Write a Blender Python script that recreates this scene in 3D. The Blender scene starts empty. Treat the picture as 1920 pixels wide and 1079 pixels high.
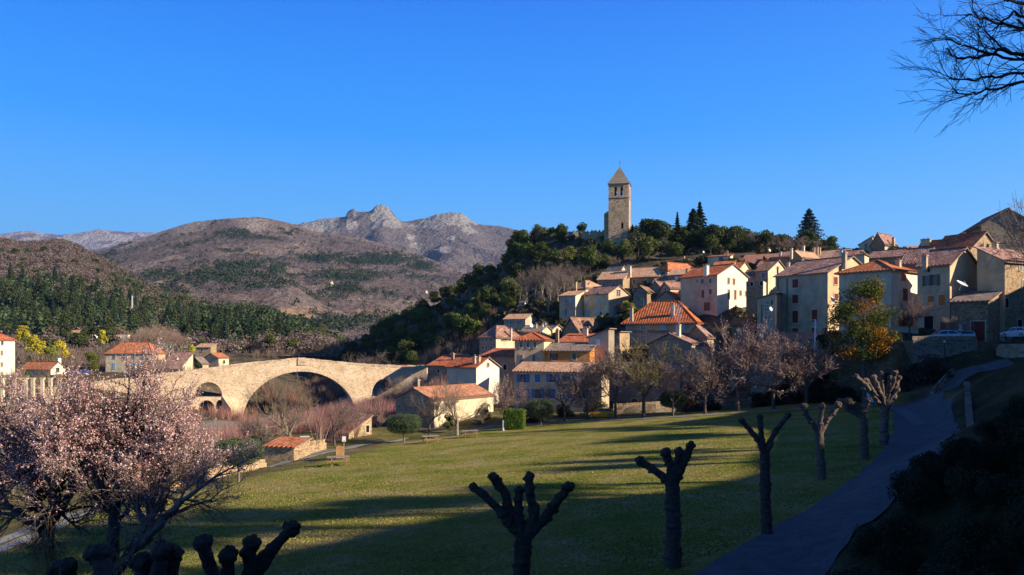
import bpy, math, random
import numpy as np
from mathutils import Vector, Matrix
from mathutils.geometry import tessellate_polygon

# ------------------------------------------------------------ camera, sky, sun
scene = bpy.context.scene
F = 1450.0          # focal length in photograph pixels
HOR = 645.0         # horizon row of the photograph
cam_d = bpy.data.cameras.new("camera")
cam_d.sensor_width = 36.0
cam_d.lens = F / 1920 * 36.0
cam_d.shift_y = (HOR - 539.5) / 1920
cam_d.clip_start = 0.1
cam_d.clip_end = 40000
cam = bpy.data.objects.new("camera", cam_d)
scene.collection.objects.link(cam)
cam.rotation_euler = (math.radians(90), 0, 0)
scene.camera = cam

SUN_EL = math.radians(24)
SUN_AZ = math.atan2(.93, -.37)
tosun = Vector((math.sin(SUN_AZ) * math.cos(SUN_EL), math.cos(SUN_AZ) * math.cos(SUN_EL), math.sin(SUN_EL)))
world = bpy.data.worlds.new("World")
scene.world = world
world.use_nodes = True
wn = world.node_tree.nodes; wl = world.node_tree.links
sky = wn.new('ShaderNodeTexSky'); sky.sky_type = 'NISHITA'; sky.sun_disc = False
sky.sun_elevation = SUN_EL; sky.sun_rotation = SUN_AZ
sky.air_density = 1.0; sky.dust_density = 0.0; sky.ozone_density = 3.0; sky.altitude = 300
tcw = wn.new('ShaderNodeTexCoord'); sxw = wn.new('ShaderNodeSeparateXYZ'); wl.new(tcw.outputs['Generated'], sxw.inputs[0])
rw = wn.new('ShaderNodeValToRGB'); wl.new(sxw.outputs[2], rw.inputs[0]); _e = rw.color_ramp.elements
SKYSTOPS = [(0, (.19, .56, 1.0)), (.12, (.12, .48, 1.0)), (.26, (.012, .305, .98)), (.41, (.0, .175, .82)), (.49, (.006, .05, .28)), (1, (.002, .010, .07))]
while len(_e) < len(SKYSTOPS): _e.new(.5)
for _i, (_p, _c) in enumerate(SKYSTOPS): _e[_i].position = _p; _e[_i].color = (*_c, 1)
# clear winter blue, its unseen top darkened to deepen the shade: colour by height over the horizon, with a share of the Sky Texture
sk = wn.new('ShaderNodeMix'); sk.data_type = 'RGBA'; sk.blend_type = 'ADD'; sk.inputs[0].default_value = .01
wl.new(rw.outputs[0], sk.inputs[6]); wl.new(sky.outputs[0], sk.inputs[7]); wl.new(sk.outputs[2], wn['Background'].inputs['Color'])
wn['Background'].inputs['Strength'].default_value = 0.68
sun_d = bpy.data.lights.new("sun", 'SUN'); sun_d.energy = 5.0; sun_d.angle = math.radians(0.53); sun_d.color = (1.0, .87, .68)
sun = bpy.data.objects.new("sun", sun_d); scene.collection.objects.link(sun)
sun.rotation_euler = (-tosun).to_track_quat('-Z', 'Y').to_euler()
scene.view_settings.view_transform = 'Standard'
scene.view_settings.look = 'None'
scene.view_settings.exposure = 0.74
scene.view_settings.gamma = 1.0
scene.cycles.max_bounces = 6
scene.cycles.diffuse_bounces = 2
scene.cycles.volume_bounces = 0

# ------------------------------------------------------------ helpers
COL = scene.collection
rng = np.random.default_rng(7)
random.seed(7)

def P(px, py, D):
    return Vector(((px - 960) / F * D, D, (HOR - py) / F * D))

def tag(o, label=None, cat=None, group=None, kind=None):
    if label: o['label'] = label
    if cat: o['category'] = cat
    if group: o['group'] = group
    if kind: o['kind'] = kind
    return o

def empty(name, loc=(0, 0, 0), rz=0.0, label=None, cat=None, group=None):
    o = bpy.data.objects.new(name, None); COL.objects.link(o)
    o.location = loc; o.rotation_euler = (0, 0, rz); o.empty_display_size = 0.3
    return tag(o, label, cat, group)

def link(name, me, parent=None, loc=None, rz=None):
    o = bpy.data.objects.new(name, me); COL.objects.link(o)
    if parent is not None: o.parent = parent
    if loc is not None: o.location = loc
    if rz is not None: o.rotation_euler = (0, 0, rz)
    return o

def mesh_np(name, V, Fq, mats, col=None, midx=None, smooth=False, attrs=None):
    """V (n,3); Fq (m,k) int array or list of such arrays"""
    if not isinstance(Fq, (list, tuple)): Fq = [Fq]
    me = bpy.data.meshes.new(name)
    V = np.asarray(V, dtype=np.float32)
    loops = np.concatenate([f.reshape(-1) for f in Fq]).astype(np.int32)
    tot = np.concatenate([np.full(len(f), f.shape[1]) for f in Fq]).astype(np.int32)
    start = np.concatenate([[0], np.cumsum(tot)[:-1]]).astype(np.int32)
    me.vertices.add(len(V)); me.vertices.foreach_set('co', V.reshape(-1))
    me.loops.add(len(loops)); me.loops.foreach_set('vertex_index', loops)
    me.polygons.add(len(tot)); me.polygons.foreach_set('loop_start', start); me.polygons.foreach_set('loop_total', tot)
    if midx is not None: me.polygons.foreach_set('material_index', np.asarray(midx, dtype=np.int32))
    if smooth: me.polygons.foreach_set('use_smooth', np.ones(len(tot), dtype=bool))
    if col is not None:
        a = me.attributes.new('Col', 'FLOAT_COLOR', 'POINT')
        c = np.ones((len(V), 4), dtype=np.float32); c[:, :3] = col
        a.data.foreach_set('color', c.reshape(-1))
    for k, v in (attrs or {}).items():
        a = me.attributes.new(k, 'FLOAT', 'POINT'); a.data.foreach_set('value', np.asarray(v, dtype=np.float32).reshape(-1))
    me.update(calc_edges=True)
    for m in (mats if isinstance(mats, (list, tuple)) else [mats]): me.materials.append(m)
    return me

class MB:
    """small polygon collector: polygons with a material slot and optional uv"""
    def __init__(s): s.v = []; s.f = []; s.m = []; s.uv = []
    def poly(s, pts, m=0, uv=None):
        n = len(s.v); s.v += [tuple(p) for p in pts]; s.f.append(list(range(n, n + len(pts)))); s.m.append(m)
        s.uv += list(uv) if uv else [(0, 0)] * len(pts)
    def box(s, c, d, m=0, rot=None, taper=1.0):
        x, y, z = (k / 2 for k in d); c = Vector(c); q = []
        for (a, b, e) in ((-x, -y, -z), (x, -y, -z), (x, y, -z), (-x, y, -z), (-x, -y, z), (x, -y, z), (x, y, z), (-x, y, z)):
            t = taper if e > 0 else 1
            p = Vector((a * t, b * t, e)); q.append((rot @ p if rot else p) + c)
        for i in ((0, 3, 2, 1), (4, 5, 6, 7), (0, 1, 5, 4), (1, 2, 6, 5), (2, 3, 7, 6), (3, 0, 4, 7)):
            s.poly([q[k] for k in i], m)
    def bar(s, a, b, w, h=None, m=0):
        a = Vector(a); b = Vector(b); h = h or w; d = b - a
        s.box((a + b) / 2, (w, h, d.length), m, d.to_track_quat('Z', 'Y').to_matrix())
    def tube(s, a, b, r0, r1, n=10, m=0, caps=True):
        a = Vector(a); b = Vector(b); q = (b - a).to_track_quat('Z', 'Y').to_matrix()
        A = []; B = []
        for i in range(n):
            t = 2 * math.pi * i / n; w = q @ Vector((math.cos(t), math.sin(t), 0)); A.append(a + w * r0); B.append(b + w * r1)
        for i in range(n):
            j = (i + 1) % n; s.poly([A[i], A[j], B[j], B[i]], m)
        if caps: s.poly(A[::-1], m); s.poly(B, m)
    def prism(s, pts, off, m=0):
        """closed loop of points extruded by vector off"""
        off = Vector(off); pts = [Vector(p) for p in pts]; q = [p + off for p in pts]
        s.poly(pts[::-1], m); s.poly(q, m)
        for i in range(len(pts)):
            j = (i + 1) % len(pts); s.poly([pts[i], pts[j], q[j], q[i]], m)
    def mesh(s, name, mats, smooth=False):
        me = bpy.data.meshes.new(name); me.from_pydata(s.v, [], s.f)
        for m in (mats if isinstance(mats, (list, tuple)) else [mats]): me.materials.append(m)
        me.polygons.foreach_set('material_index', s.m)
        ul = me.uv_layers.new(name='UVMap'); ul.data.foreach_set('uv', [c for p in s.uv for c in p])
        if smooth: me.polygons.foreach_set('use_smooth', [True] * len(s.f))
        me.update(); return me
    def build(s, name, mats, parent=None, smooth=False):
        return link(name, s.mesh(name, mats, smooth), parent)

# numpy value noise
def _h(ix, iy, seed):
    n = (ix.astype(np.int64) * 374761393 + iy.astype(np.int64) * 668265263 + seed * 974711) & 0xffffffff
    n = ((n ^ (n >> 13)) * 1274126177) & 0xffffffff
    n = n ^ (n >> 16)
    return (n & 0xffff) / 65535.0
def vnoise(x, y, seed=0):
    x = np.asarray(x, float); y = np.asarray(y, float)
    ix = np.floor(x); iy = np.floor(y); fx = x - ix; fy = y - iy
    fx = fx * fx * (3 - 2 * fx); fy = fy * fy * (3 - 2 * fy)
    a = _h(ix, iy, seed); b = _h(ix + 1, iy, seed); c = _h(ix, iy + 1, seed); d = _h(ix + 1, iy + 1, seed)
    return a + (b - a) * fx + (c - a) * fy + (a - b - c + d) * fx * fy
def fbm(x, y, seed=0, o=4, g=.5):
    s = 0; a = 1; t = 0
    for i in range(o):
        s = s + a * vnoise(x * 2 ** i, y * 2 ** i, seed + i * 17); t += a; a *= g
    return s / t
def sstep(a, b, x):
    t = np.clip((x - a) / (b - a), 0, 1); return t * t * (3 - 2 * t)

# ------------------------------------------------------------ materials
def newmat(name, rough=.9, spec=.2):
    m = bpy.data.materials.new(name); m.use_nodes = True
    nt = m.node_tree; b = nt.nodes['Principled BSDF']
    b.inputs['Roughness'].default_value = rough; b.inputs['Specular IOR Level'].default_value = spec
    return m, nt.nodes, nt.links, b
def N(nodes, links, typ, ins=None, **kw):
    n = nodes.new(typ)
    for k, v in kw.items(): setattr(n, k, v)
    for k, v in (ins or {}).items():
        if isinstance(v, bpy.types.NodeSocket): links.new(v, n.inputs[k])
        else: n.inputs[k].default_value = v
    return n
def ramp(nodes, links, fac, stops):
    r = nodes.new('ShaderNodeValToRGB'); links.new(fac, r.inputs[0]); e = r.color_ramp.elements
    while len(e) < len(stops): e.new(.5)
    for i, (p, c) in enumerate(stops):
        e[i].position = p; e[i].color = (*c, 1) if len(c) == 3 else c
    return r
def mix(nodes, links, fac, a, b, mode='MIX'):
    n = nodes.new('ShaderNodeMix'); n.data_type = 'RGBA'; n.blend_type = mode
    for s, v in ((n.inputs[0], fac), (n.inputs[6], a), (n.inputs[7], b)):
        if isinstance(v, bpy.types.NodeSocket): links.new(v, s)
        elif isinstance(v, (tuple, list)): s.default_value = (*v, 1)
        else: s.default_value = v
    return n.outputs[2]
def coords(nodes, links, rnd=True):
    tc = nodes.new('ShaderNodeTexCoord')
    if not rnd: return tc.outputs['Object']
    oi = nodes.new('ShaderNodeObjectInfo')
    m = N(nodes, links, 'ShaderNodeMath', {0: oi.outputs['Random'], 1: 57.0}, operation='MULTIPLY')
    return N(nodes, links, 'ShaderNodeVectorMath', {0: tc.outputs['Object'], 1: m.outputs[0]}, operation='ADD').outputs[0]
def scalec(c, k): return tuple(min(1, max(0, v * k)) for v in c)
def warm(c): return (min(1, c[0] * 1.17), min(1, c[1] * 1.05), c[2] * .88)

_pl = {}
def plaster(c, dirt=.35, rough=.95):
    """rendered wall: blotches, vertical damp streaks"""
    c = warm(c); key = ('p', c, dirt)
    if key in _pl: return _pl[key]
    m, n, l, b = newmat('plaster', rough)
    co = coords(n, l)
    n1 = N(n, l, 'ShaderNodeTexNoise', {'Vector': co, 'Scale': .45, 'Detail': 6.0, 'Roughness': .65})
    mp = N(n, l, 'ShaderNodeMapping', {'Vector': co, 'Scale': (1.1, 1.1, .35)})
    n2 = N(n, l, 'ShaderNodeTexNoise', {'Vector': mp.outputs[0], 'Scale': 1.0, 'Detail': 4.0})
    r1 = ramp(n, l, n1.outputs[0], [(.3, scalec(c, 1 - dirt)), (.55, c), (.8, scalec(c, 1.1))])
    r2 = ramp(n, l, n2.outputs[0], [(.38, scalec((1, .96, .9), 1 - dirt * .8)), (.58, (1, 1, 1))])
    l.new(mix(n, l, .4, r1.outputs[0], r2.outputs[0], 'MULTIPLY'), b.inputs['Base Color'])
    n3 = N(n, l, 'ShaderNodeTexNoise', {'Vector': co, 'Scale': 6.0, 'Detail': 4.0})
    bp = N(n, l, 'ShaderNodeBump', {'Height': n3.outputs[0], 'Strength': .35, 'Distance': .05}); l.new(bp.outputs[0], b.inputs['Normal'])
    _pl[key] = m; return m
def stone(c, size=.38, contrast=.45, mortar=None):
    """rubble masonry"""
    c = warm(c); key = ('s', c, size, contrast)
    if key in _pl: return _pl[key]
    m, n, l, b = newmat('rubble_stone', .95)
    co = coords(n, l)
    mp = N(n, l, 'ShaderNodeMapping', {'Vector': co, 'Scale': (1 / size, 1 / size, 1.9 / size)})
    ns = N(n, l, 'ShaderNodeTexNoise', {'Vector': mp.outputs[0], 'Scale': .8, 'Detail': 2.0})
    ad = mix(n, l, .12, mp.outputs[0], ns.outputs[1], 'ADD')
    v1 = N(n, l, 'ShaderNodeTexVoronoi', {'Vector': ad, 'Scale': 1.0})
    v2 = N(n, l, 'ShaderNodeTexVoronoi', {'Vector': ad, 'Scale': 1.0}, feature='DISTANCE_TO_EDGE')
    sp = N(n, l, 'ShaderNodeSeparateColor', {0: v1.outputs['Color']})
    r1 = ramp(n, l, sp.outputs[0], [(0, scalec(c, 1 - contrast)), (.35, c), (.7, scalec((c[0] * 1.05, c[1], c[2] * .95), 1 + contrast * .4)), (1, scalec((c[0] * .9, c[1] * .92, c[2]), 1 + contrast * .2))])
    r2 = ramp(n, l, v2.outputs[0], [(0, (.45, .42, .38)), (.09, (1, 1, 1))])
    n1 = N(n, l, 'ShaderNodeTexNoise', {'Vector': co, 'Scale': .25, 'Detail': 5.0, 'Roughness': .7})
    r3 = ramp(n, l, n1.outputs[0], [(.32, (.6, .57, .52)), (.6, (1, 1, 1))])
    a = mix(n, l, .7, r1.outputs[0], r2.outputs[0], 'MULTIPLY')
    l.new(mix(n, l, .8, a, r3.outputs[0], 'MULTIPLY'), b.inputs['Base Color'])
    bp = N(n, l, 'ShaderNodeBump', {'Height': r2.outputs[0], 'Strength': .8, 'Distance': .08}); l.new(bp.outputs[0], b.inputs['Normal'])
    _pl[key] = m; return m
def tiles(c1, c2, c3, pitch=.27, worn=.5):
    """curved clay roof tiles: u runs along the eave, v up the slope (metres)"""
    key = ('t', c1, c2, c3, pitch)
    if key in _pl: return _pl[key]
    m, n, l, b = newmat('clay_tiles', .9)
    uv = n.new('ShaderNodeUVMap')
    mp = N(n, l, 'ShaderNodeMapping', {'Vector': uv.outputs[0], 'Scale': (1 / pitch, 1 / .42, 1)})
    sn = N(n, l, 'ShaderNodeVectorMath', {0: mp.outputs[0]}, operation='FLOOR')
    wn_ = N(n, l, 'ShaderNodeTexWhiteNoise', {'Vector': sn.outputs[0]}, noise_dimensions='3D')
    big = N(n, l, 'ShaderNodeTexNoise', {'Vector': uv.outputs[0], 'Scale': .55, 'Detail': 5.0, 'Roughness': .7})
    ad = N(n, l, 'ShaderNodeMath', {0: wn_.outputs[0], 1: .45, 2: 0.0}, operation='MULTIPLY_ADD'); l.new(big.outputs[0], ad.inputs[2])
    r = ramp(n, l, ad.outputs[0], [(.35, scalec(c2, .6)), (.55, c2), (.75, c1), (.98, c3)])
    sep = N(n, l, 'ShaderNodeSeparateXYZ', {0: mp.outputs[0]})
    fx = N(n, l, 'ShaderNodeMath', {0: sep.outputs[0]}, operation='FRACT')
    fy = N(n, l, 'ShaderNodeMath', {0: sep.outputs[1]}, operation='FRACT')
    px = N(n, l, 'ShaderNodeMath', {0: fx.outputs[0], 1: math.pi}, operation='MULTIPLY')
    sx = N(n, l, 'ShaderNodeMath', {0: px.outputs[0]}, operation='SINE')
    hh = N(n, l, 'ShaderNodeMath', {0: fy.outputs[0], 1: -.25, 2: sx.outputs[0]}, operation='MULTIPLY_ADD')
    gr = ramp(n, l, sx.outputs[0], [(.0, (.42, .38, .36)), (.45, (1, 1, 1))])
    l.new(mix(n, l, .8, r.outputs[0], gr.outputs[0], 'MULTIPLY'), b.inputs['Base Color'])
    bp = N(n, l, 'ShaderNodeBump', {'Height': hh.outputs[0], 'Strength': 1.0, 'Distance': .07}); l.new(bp.outputs[0], b.inputs['Normal'])
    _pl[key] = m; return m
def plain(name, c, rough=.8, var=.25, scale=3.0, spec=.2, metal=0.0, bump=.2):
    key = ('c', name, c, rough)
    if key in _pl: return _pl[key]
    m, n, l, b = newmat(name, rough, spec); b.inputs['Metallic'].default_value = metal
    n1 = N(n, l, 'ShaderNodeTexNoise', {'Vector': coords(n, l), 'Scale': scale, 'Detail': 5.0, 'Roughness': .65})
    r = ramp(n, l, n1.outputs[0], [(.3, scalec(c, 1 - var)), (.65, scalec(c, 1 + var * .4))])
    l.new(r.outputs[0], b.inputs['Base Color'])
    if bump:
        bp = N(n, l, 'ShaderNodeBump', {'Height': n1.outputs[0], 'Strength': bump, 'Distance': .03}); l.new(bp.outputs[0], b.inputs['Normal'])
    _pl[key] = m; return m

def veg_mat(name, trans=.25, bump=0):
    """leaf / bark material, its colour is carried by the mesh"""
    m, n, l, b = newmat(name, .8, .15)
    at = N(n, l, 'ShaderNodeAttribute', attribute_name='Col')
    oi = n.new('ShaderNodeObjectInfo')
    hsv = N(n, l, 'ShaderNodeHueSaturation', {'Color': at.outputs[0], 'Saturation': 1.0})
    mr = N(n, l, 'ShaderNodeMapRange', {0: oi.outputs['Random'], 3: .8, 4: 1.2}); l.new(mr.outputs[0], hsv.inputs['Value'])
    mh = N(n, l, 'ShaderNodeMapRange', {0: oi.outputs['Random'], 3: .515, 4: .485}); l.new(mh.outputs[0], hsv.inputs['Hue'])
    l.new(hsv.outputs[0], b.inputs['Base Color'])
    if trans:
        t = n.new('ShaderNodeBsdfTranslucent'); l.new(hsv.outputs[0], t.inputs[0])
        ms = N(n, l, 'ShaderNodeMixShader', {0: trans, 1: b.outputs[0], 2: t.outputs[0]})
        l.new(ms.outputs[0], n['Material Output'].inputs[0])
    if bump:
        n1 = N(n, l, 'ShaderNodeTexNoise', {'Vector': coords(n, l), 'Scale': 9.0, 'Detail': 6.0, 'Roughness': .7})
        bp = N(n, l, 'ShaderNodeBump', {'Height': n1.outputs[0], 'Strength': 1.0, 'Distance': bump}); l.new(bp.outputs[0], b.inputs['Normal'])
        rr = ramp(n, l, n1.outputs[0], [(.35, (.5, .47, .45)), (.65, (1.25, 1.2, 1.15))])
        l.new(mix(n, l, .8, hsv.outputs[0], rr.outputs[0], 'MULTIPLY'), b.inputs['Base Color'])
    return m
M_LEAF = veg_mat('foliage')
M_BARK = veg_mat('bark', 0)
M_POLL = veg_mat('gnarled_bark', 0, .06)
M_GLASS = plain('dark_glass', (.03, .035, .045), .15, .3, spec=.6, bump=0)
M_DARK = plain('dark_opening', (.012, .011, .012), .9)
M_SURR = plaster((.50, .46, .40), .2)
M_BLUE = plain('blue_paint', (.05, .16, .36), .6)
M_SKYB = plain('pale_blue_paint', (.30, .48, .70), .6)
M_RED = plain('dark_red_paint', (.20, .03, .02), .6)
M_ORG = plain('orange_wood', (.62, .17, .03), .6)
M_BRN = plain('brown_wood', (.20, .09, .05), .7)
M_GRYW = plain('grey_wood', (.22, .19, .18), .7)
M_WHITE = plain('white_paint', (.78, .77, .74), .5, .1)
M_CONC = plain('concrete', (.45, .43, .40), .9)
M_IRON = plain('iron', (.05, .05, .055), .6)
# ------------------------------------------------------------ terrain
def park_z(x, y): return -6.3 + .077 * x - .048 * y
def on_park(px, py):
    dx = (px - 960) / F; dz = (HOR - py) / F
    t = -6.3 / (dz - .077 * dx + .048)
    return Vector((dx * t, t, dz * t))
ctrl = []
def cp(px, py, D): ctrl.append(tuple(P(px, py, D)))
for x in range(-30, 50, 10):
    for y in range(18, 112, 12):
        lft = -30 + (y - 50) * .55      # left edge of the park follows the lane
        rgt = 9 + (y - 18) * .42
        if x > lft and x < rgt + 3: ctrl.append((x, y, park_z(x, y)))
for q in ((100, 985), (230, 938), (400, 893), (600, 850), (750, 826), (900, 803), (1000, 797), (1150, 790), (1300, 783), (1500, 768), (1640, 756)): ctrl.append(tuple(on_park(*q)))
ctrl += [(0, 0, -1.75), (-4, 0, -1.9), (4, 1, -1.6), (0, 4, -2.9), (3, 8, -4.3), (0, 12, -6.2), (-6, 8, -5.0), (-12, 4, -5), (-20, 10, -7.5), (-14, 16, -7.9), (6, 12, -4.9), (-30, 30, -9.8), (-45, 50, -12.5), (-60, 30, -14), (-60, 10, -12),
         (8, 3, 0), (14, 10, .4), (12, 18, -3.6), (9, 15, -4.6), (0, -20, 4), (-25, -20, 0), (-50, -30, -4), (20, -10, 8), (-100, -30, -15)]
cp(1860, 960, 20); cp(1850, 880, 27); cp(1850, 780, 40); cp(1900, 690, 60); cp(1875, 700, 75); cp(1810, 830, 46); cp(1800, 780, 60); cp(1960, 800, 30)
# village slope
for q in ((1000, 772, 122), (1100, 770, 124), (900, 770, 124), (815, 808, 110), (760, 830, 104), (1050, 740, 140), (1200, 765, 122), (1300, 760, 124), (1420, 755, 122),
          (1235, 668, 160), (1330, 670, 150), (1110, 604, 195), (1180, 562, 222), (1340, 582, 168), (1420, 590, 165), (1500, 645, 132), (1600, 650, 112), (1700, 625, 118),
          (1760, 641, 101), (1850, 641, 97), (1920, 645, 94), (1690, 641, 101), (1640, 655, 104), (1640, 745, 96), (1580, 745, 104), (1500, 750, 110), (1740, 700, 95), (1755, 742, 88), (1785, 712, 90), (1800, 698, 91.5), (1850, 691, 92), (1690, 720, 94),
          (1430, 500, 225), (1350, 485, 245), (1500, 500, 215), (1620, 520, 180), (1700, 530, 165), (1800, 520, 150), (1900, 500, 150),
          (1158, 452, 290), (1115, 447, 300), (1040, 447, 305), (990, 458, 312), (950, 485, 328), (900, 520, 350), (850, 555, 372), (780, 603, 400), (700, 645, 430), (620, 690, 452), (560, 700, 470),
          (1230, 460, 295), (1300, 462, 295), (1400, 466, 290), (1500, 478, 280), (1600, 490, 265), (1680, 478, 225), (1760, 490, 205), (1900, 470, 185),
          (800, 655, 262), (785, 692, 228), (765, 735, 214), (880, 610, 290), (860, 690, 205), (880, 650, 225), (930, 565, 268), (960, 605, 222), (930, 660, 182), (1000, 575, 228), (740, 690, 300), (680, 695, 350), (720, 760, 222), (690, 775, 180),
          (10, 706, 190), (80, 712, 230), (250, 702, 262), (350, 702, 255), (150, 652, 415), (330, 703, 212), (280, 703, 216), (400, 690, 300), (450, 662, 360), (550, 650, 480), (300, 665, 400), (30, 650, 420), (440, 705, 240), (420, 775, 209),
          (480, 792, 190), (600, 785, 195), (560, 790, 165), (700, 768, 240), (600, 750, 265), (560, 775, 215),
          (560, 845, 90), (500, 873, 78), (640, 838, 100), (700, 822, 104), (560, 812, 118), (480, 830, 105), (400, 860, 100)): cp(*q)
ctrl += [(-30, 320, -18), (-60, 340, -16), (-10, 380, -14), (-75, 150, -19), (-95, 112, -19), (-115, 70, -18), (-160, 60, -17), (-62, 120, -17), (-45, 130, -18), (-130, 140, -9), (-150, 110, -9), (-110, 165, -8.5), (-160, 200, -8), (-200, 260, -5),
         (60, 400, 22), (150, 400, 24), (250, 380, 24), (-40, 500, -12), (60, 500, 5), (-150, 480, 2), (-300, 480, 8), (-300, 250, 2), (-300, 100, -5), (-250, -30, -10), (300, 480, 10), (0, 440, 5)]
# wooded ridge to the right of the frame: its height is what shades the lower park and the lane
SH = Vector((math.sin(SUN_AZ), math.cos(SUN_AZ), 0)).normalized(); UH = Vector((-SH.y, SH.x, 0))
def su(s, u): return (SH * s + UH * u)
RIDGE = [(-60, 28.6), (-20, 28.6), (2, 27.8), (14, 27.2), (22, 26), (30, 24), (36, 22.8), (40, 19.5), (50, 18.8), (60, 18.6), (72, 18.4), (80, 19.5), (88, 23), (94, 21.5), (102, 20), (115, 20.5), (130, 20.5), (150, 21)]
for u, h in RIDGE:
    for s_, k in ((55, 0), (66, .5), (90, -1), (140, -8)):
        if u > 130 and s_ > 100: continue
        p = su(s_, u); ctrl.append((p.x, p.y, h + k))
    if u < 45:
        p = su(38, u); ctrl.append((p.x, p.y, h - 10))
ctrl += [(45, 40, 3), (55, 50, 4), (60, 60, 5), (70, 75, 6), (30, 22, 4), (22, 10, 6), (85, 110, 14), (95, 130, 17), (110, 170, 22), (140, 230, 28)]
CT = np.array(ctrl)
_c = 3.0
def _phi(r2): return np.sqrt(r2 + _c * _c)
_d2 = ((CT[:, None, :2] - CT[None, :, :2]) ** 2).sum(-1)
_A = _phi(_d2); NCT = len(CT)
_A[np.arange(NCT), np.arange(NCT)] -= .35     # slight smoothing
_M = np.zeros((NCT + 1, NCT + 1)); _M[:NCT, :NCT] = _A; _M[:NCT, NCT] = 1; _M[NCT, :NCT] = 1
_w = np.linalg.solve(_M, np.concatenate([CT[:, 2], [0]]))
PARKPOLY = None
def park_mask(x, y):
    lft = np.interp(y, [0, 41, 60.8, 90, 105, 118], [-60, -27, -21.5, -13, -3, 4])
    rgt = np.interp(y, [0, 25, 40, 52, 65, 95, 118], [2, 9, 19, 27, 36, 47, 50])
    m = sstep(0, 5, x - lft + 3.5) * sstep(0, 4, rgt - x + 2) * sstep(15, 22, y) * sstep(0, 6, 114 - y)
    return m
def T(x, y):
    x = np.asarray(x, float); y = np.asarray(y, float); sh = np.broadcast(x, y).shape
    x = np.broadcast_to(x, sh).ravel(); y = np.broadcast_to(y, sh).ravel(); out = np.empty(len(x))
    for i in range(0, len(x), 20000):
        r2 = (x[i:i + 20000, None] - CT[None, :, 0]) ** 2 + (y[i:i + 20000, None] - CT[None, :, 1]) ** 2
        out[i:i + 20000] = _phi(r2) @ _w[:NCT] + _w[NCT]
    pm = park_mask(x, y)
    bump = (fbm(x / 9, y / 9, 3, 4) - .5) * 2.2 * sstep(120, 220, y) + (fbm(x / 3, y / 3, 5, 3) - .5) * .5
    out = out + bump * (1 - pm)
    pz = park_z(x, y) + (fbm(x / 12, y / 12, 8, 2) - .5) * .25
    out = out * (1 - pm) + pz * pm
    # level parking terrace held by the retaining wall
    tm = sstep(0, 1.2, x - 47.5) * sstep(0, .5, y - 96.2) * sstep(0, 5, 109 - y) * sstep(0, 3, 76 - x)
    out = out * (1 - tm) + .25 * tm
    return out.reshape(sh)
def Tz(x, y): return float(T(np.array([x]), np.array([y]))[0])

def seg_dist(x, y, pts):
    d = np.full(np.shape(x), 1e9)
    for (ax, ay), (bx, by) in zip(pts[:-1], pts[1:]):
        vx, vy = bx - ax, by - ay; t = np.clip(((x - ax) * vx + (y - ay) * vy) / (vx * vx + vy * vy), 0, 1)
        d = np.minimum(d, np.hypot(x - ax - t * vx, y - ay - t * vy))
    return d
RIVER = [(-20, 420), (-30, 320), (-48, 250), (-53, 206), (-60, 170), (-82, 135), (-108, 95), (-150, 60), (-260, 30)]

def hfgrid(xs, ys, zf):
    X, Y = np.meshgrid(xs, ys); Z = zf(X, Y)
    V = np.stack([X, Y, Z], -1).reshape(-1, 3); nx, ny = len(xs), len(ys)
    i = np.arange(nx * ny).reshape(ny, nx)
    Fc = np.stack([i[:-1, :-1], i[:-1, 1:], i[1:, 1:], i[1:, :-1]], -1).reshape(-1, 4)
    return V, Fc
xs = np.concatenate([np.arange(-340, -46, 4), np.arange(-46, 76, 1.1), np.arange(76, 340, 4)])
ys = np.concatenate([np.arange(-90, 0, 5), np.arange(0, 128, 1.1), np.arange(128, 330, 2.5), np.arange(330, 540, 6)])
V, Fc = hfgrid(xs, ys, T)
X, Y = V[:, 0], V[:, 1]
grass = park_mask(X, Y)
bank = sstep(4, 12, X - np.interp(Y, [0, 25, 52, 65, 95], [2, 10, 28, 37, 46])) * sstep(0, 5, 90 - Y)
leftg = sstep(0, 6, np.interp(Y, [0, 41, 60.8, 90, 105, 130], [-58, -27, -21.5, -13, -3, 30]) - X) * sstep(0, 10, 128 - Y) * sstep(-70, -50, X)
gmask = np.clip(grass + bank * .8 + leftg * .45, 0, 1)
rdist = seg_dist(X, Y, RIVER)
gravel = sstep(16, 9, rdist) * sstep(-13, -16, V[:, 2])

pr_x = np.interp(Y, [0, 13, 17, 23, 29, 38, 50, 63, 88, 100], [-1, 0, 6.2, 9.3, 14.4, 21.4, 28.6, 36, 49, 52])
bank_shade = sstep(0, 1.5, X - pr_x) * sstep(98, 92, Y) * (1 - sstep(30, 46, Y) * .35)  # mask for the bank's deep shade, painted into the ground colour
bank_shade = np.maximum(bank_shade, sstep(14, 10, Y) * (Y > -30) * (X > -8))
m, n, l, b = newmat('terrain', 1.0, .1)
co = n.new('ShaderNodeTexCoord').outputs['Object']
ag = N(n, l, 'ShaderNodeAttribute', attribute_name='grass'); av = N(n, l, 'ShaderNodeAttribute', attribute_name='gravel')
g1 = N(n, l, 'ShaderNodeTexNoise', {'Vector': co, 'Scale': .22, 'Detail': 8.0, 'Roughness': .68})
g2 = N(n, l, 'ShaderNodeTexNoise', {'Vector': co, 'Scale': 2.6, 'Detail': 6.0, 'Roughness': .8})
g3 = N(n, l, 'ShaderNodeTexNoise', {'Vector': co, 'Scale': 14.0, 'Detail': 4.0, 'Roughness': .8})
mm = N(n, l, 'ShaderNodeMath', {0: g2.outputs[0], 1: .55, 2: g1.outputs[0]}, operation='MULTIPLY_ADD')
rg = ramp(n, l, mm.outputs[0], [(.58, (.11, .15, .017)), (.70, (.21, .225, .032)), (.79, (.30, .26, .065)), (.90, (.40, .31, .15))])
rg2 = ramp(n, l, g3.outputs[0], [(.34, (.30, .32, .25)), (.60, (1.25, 1.22, 1.1))])
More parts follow.
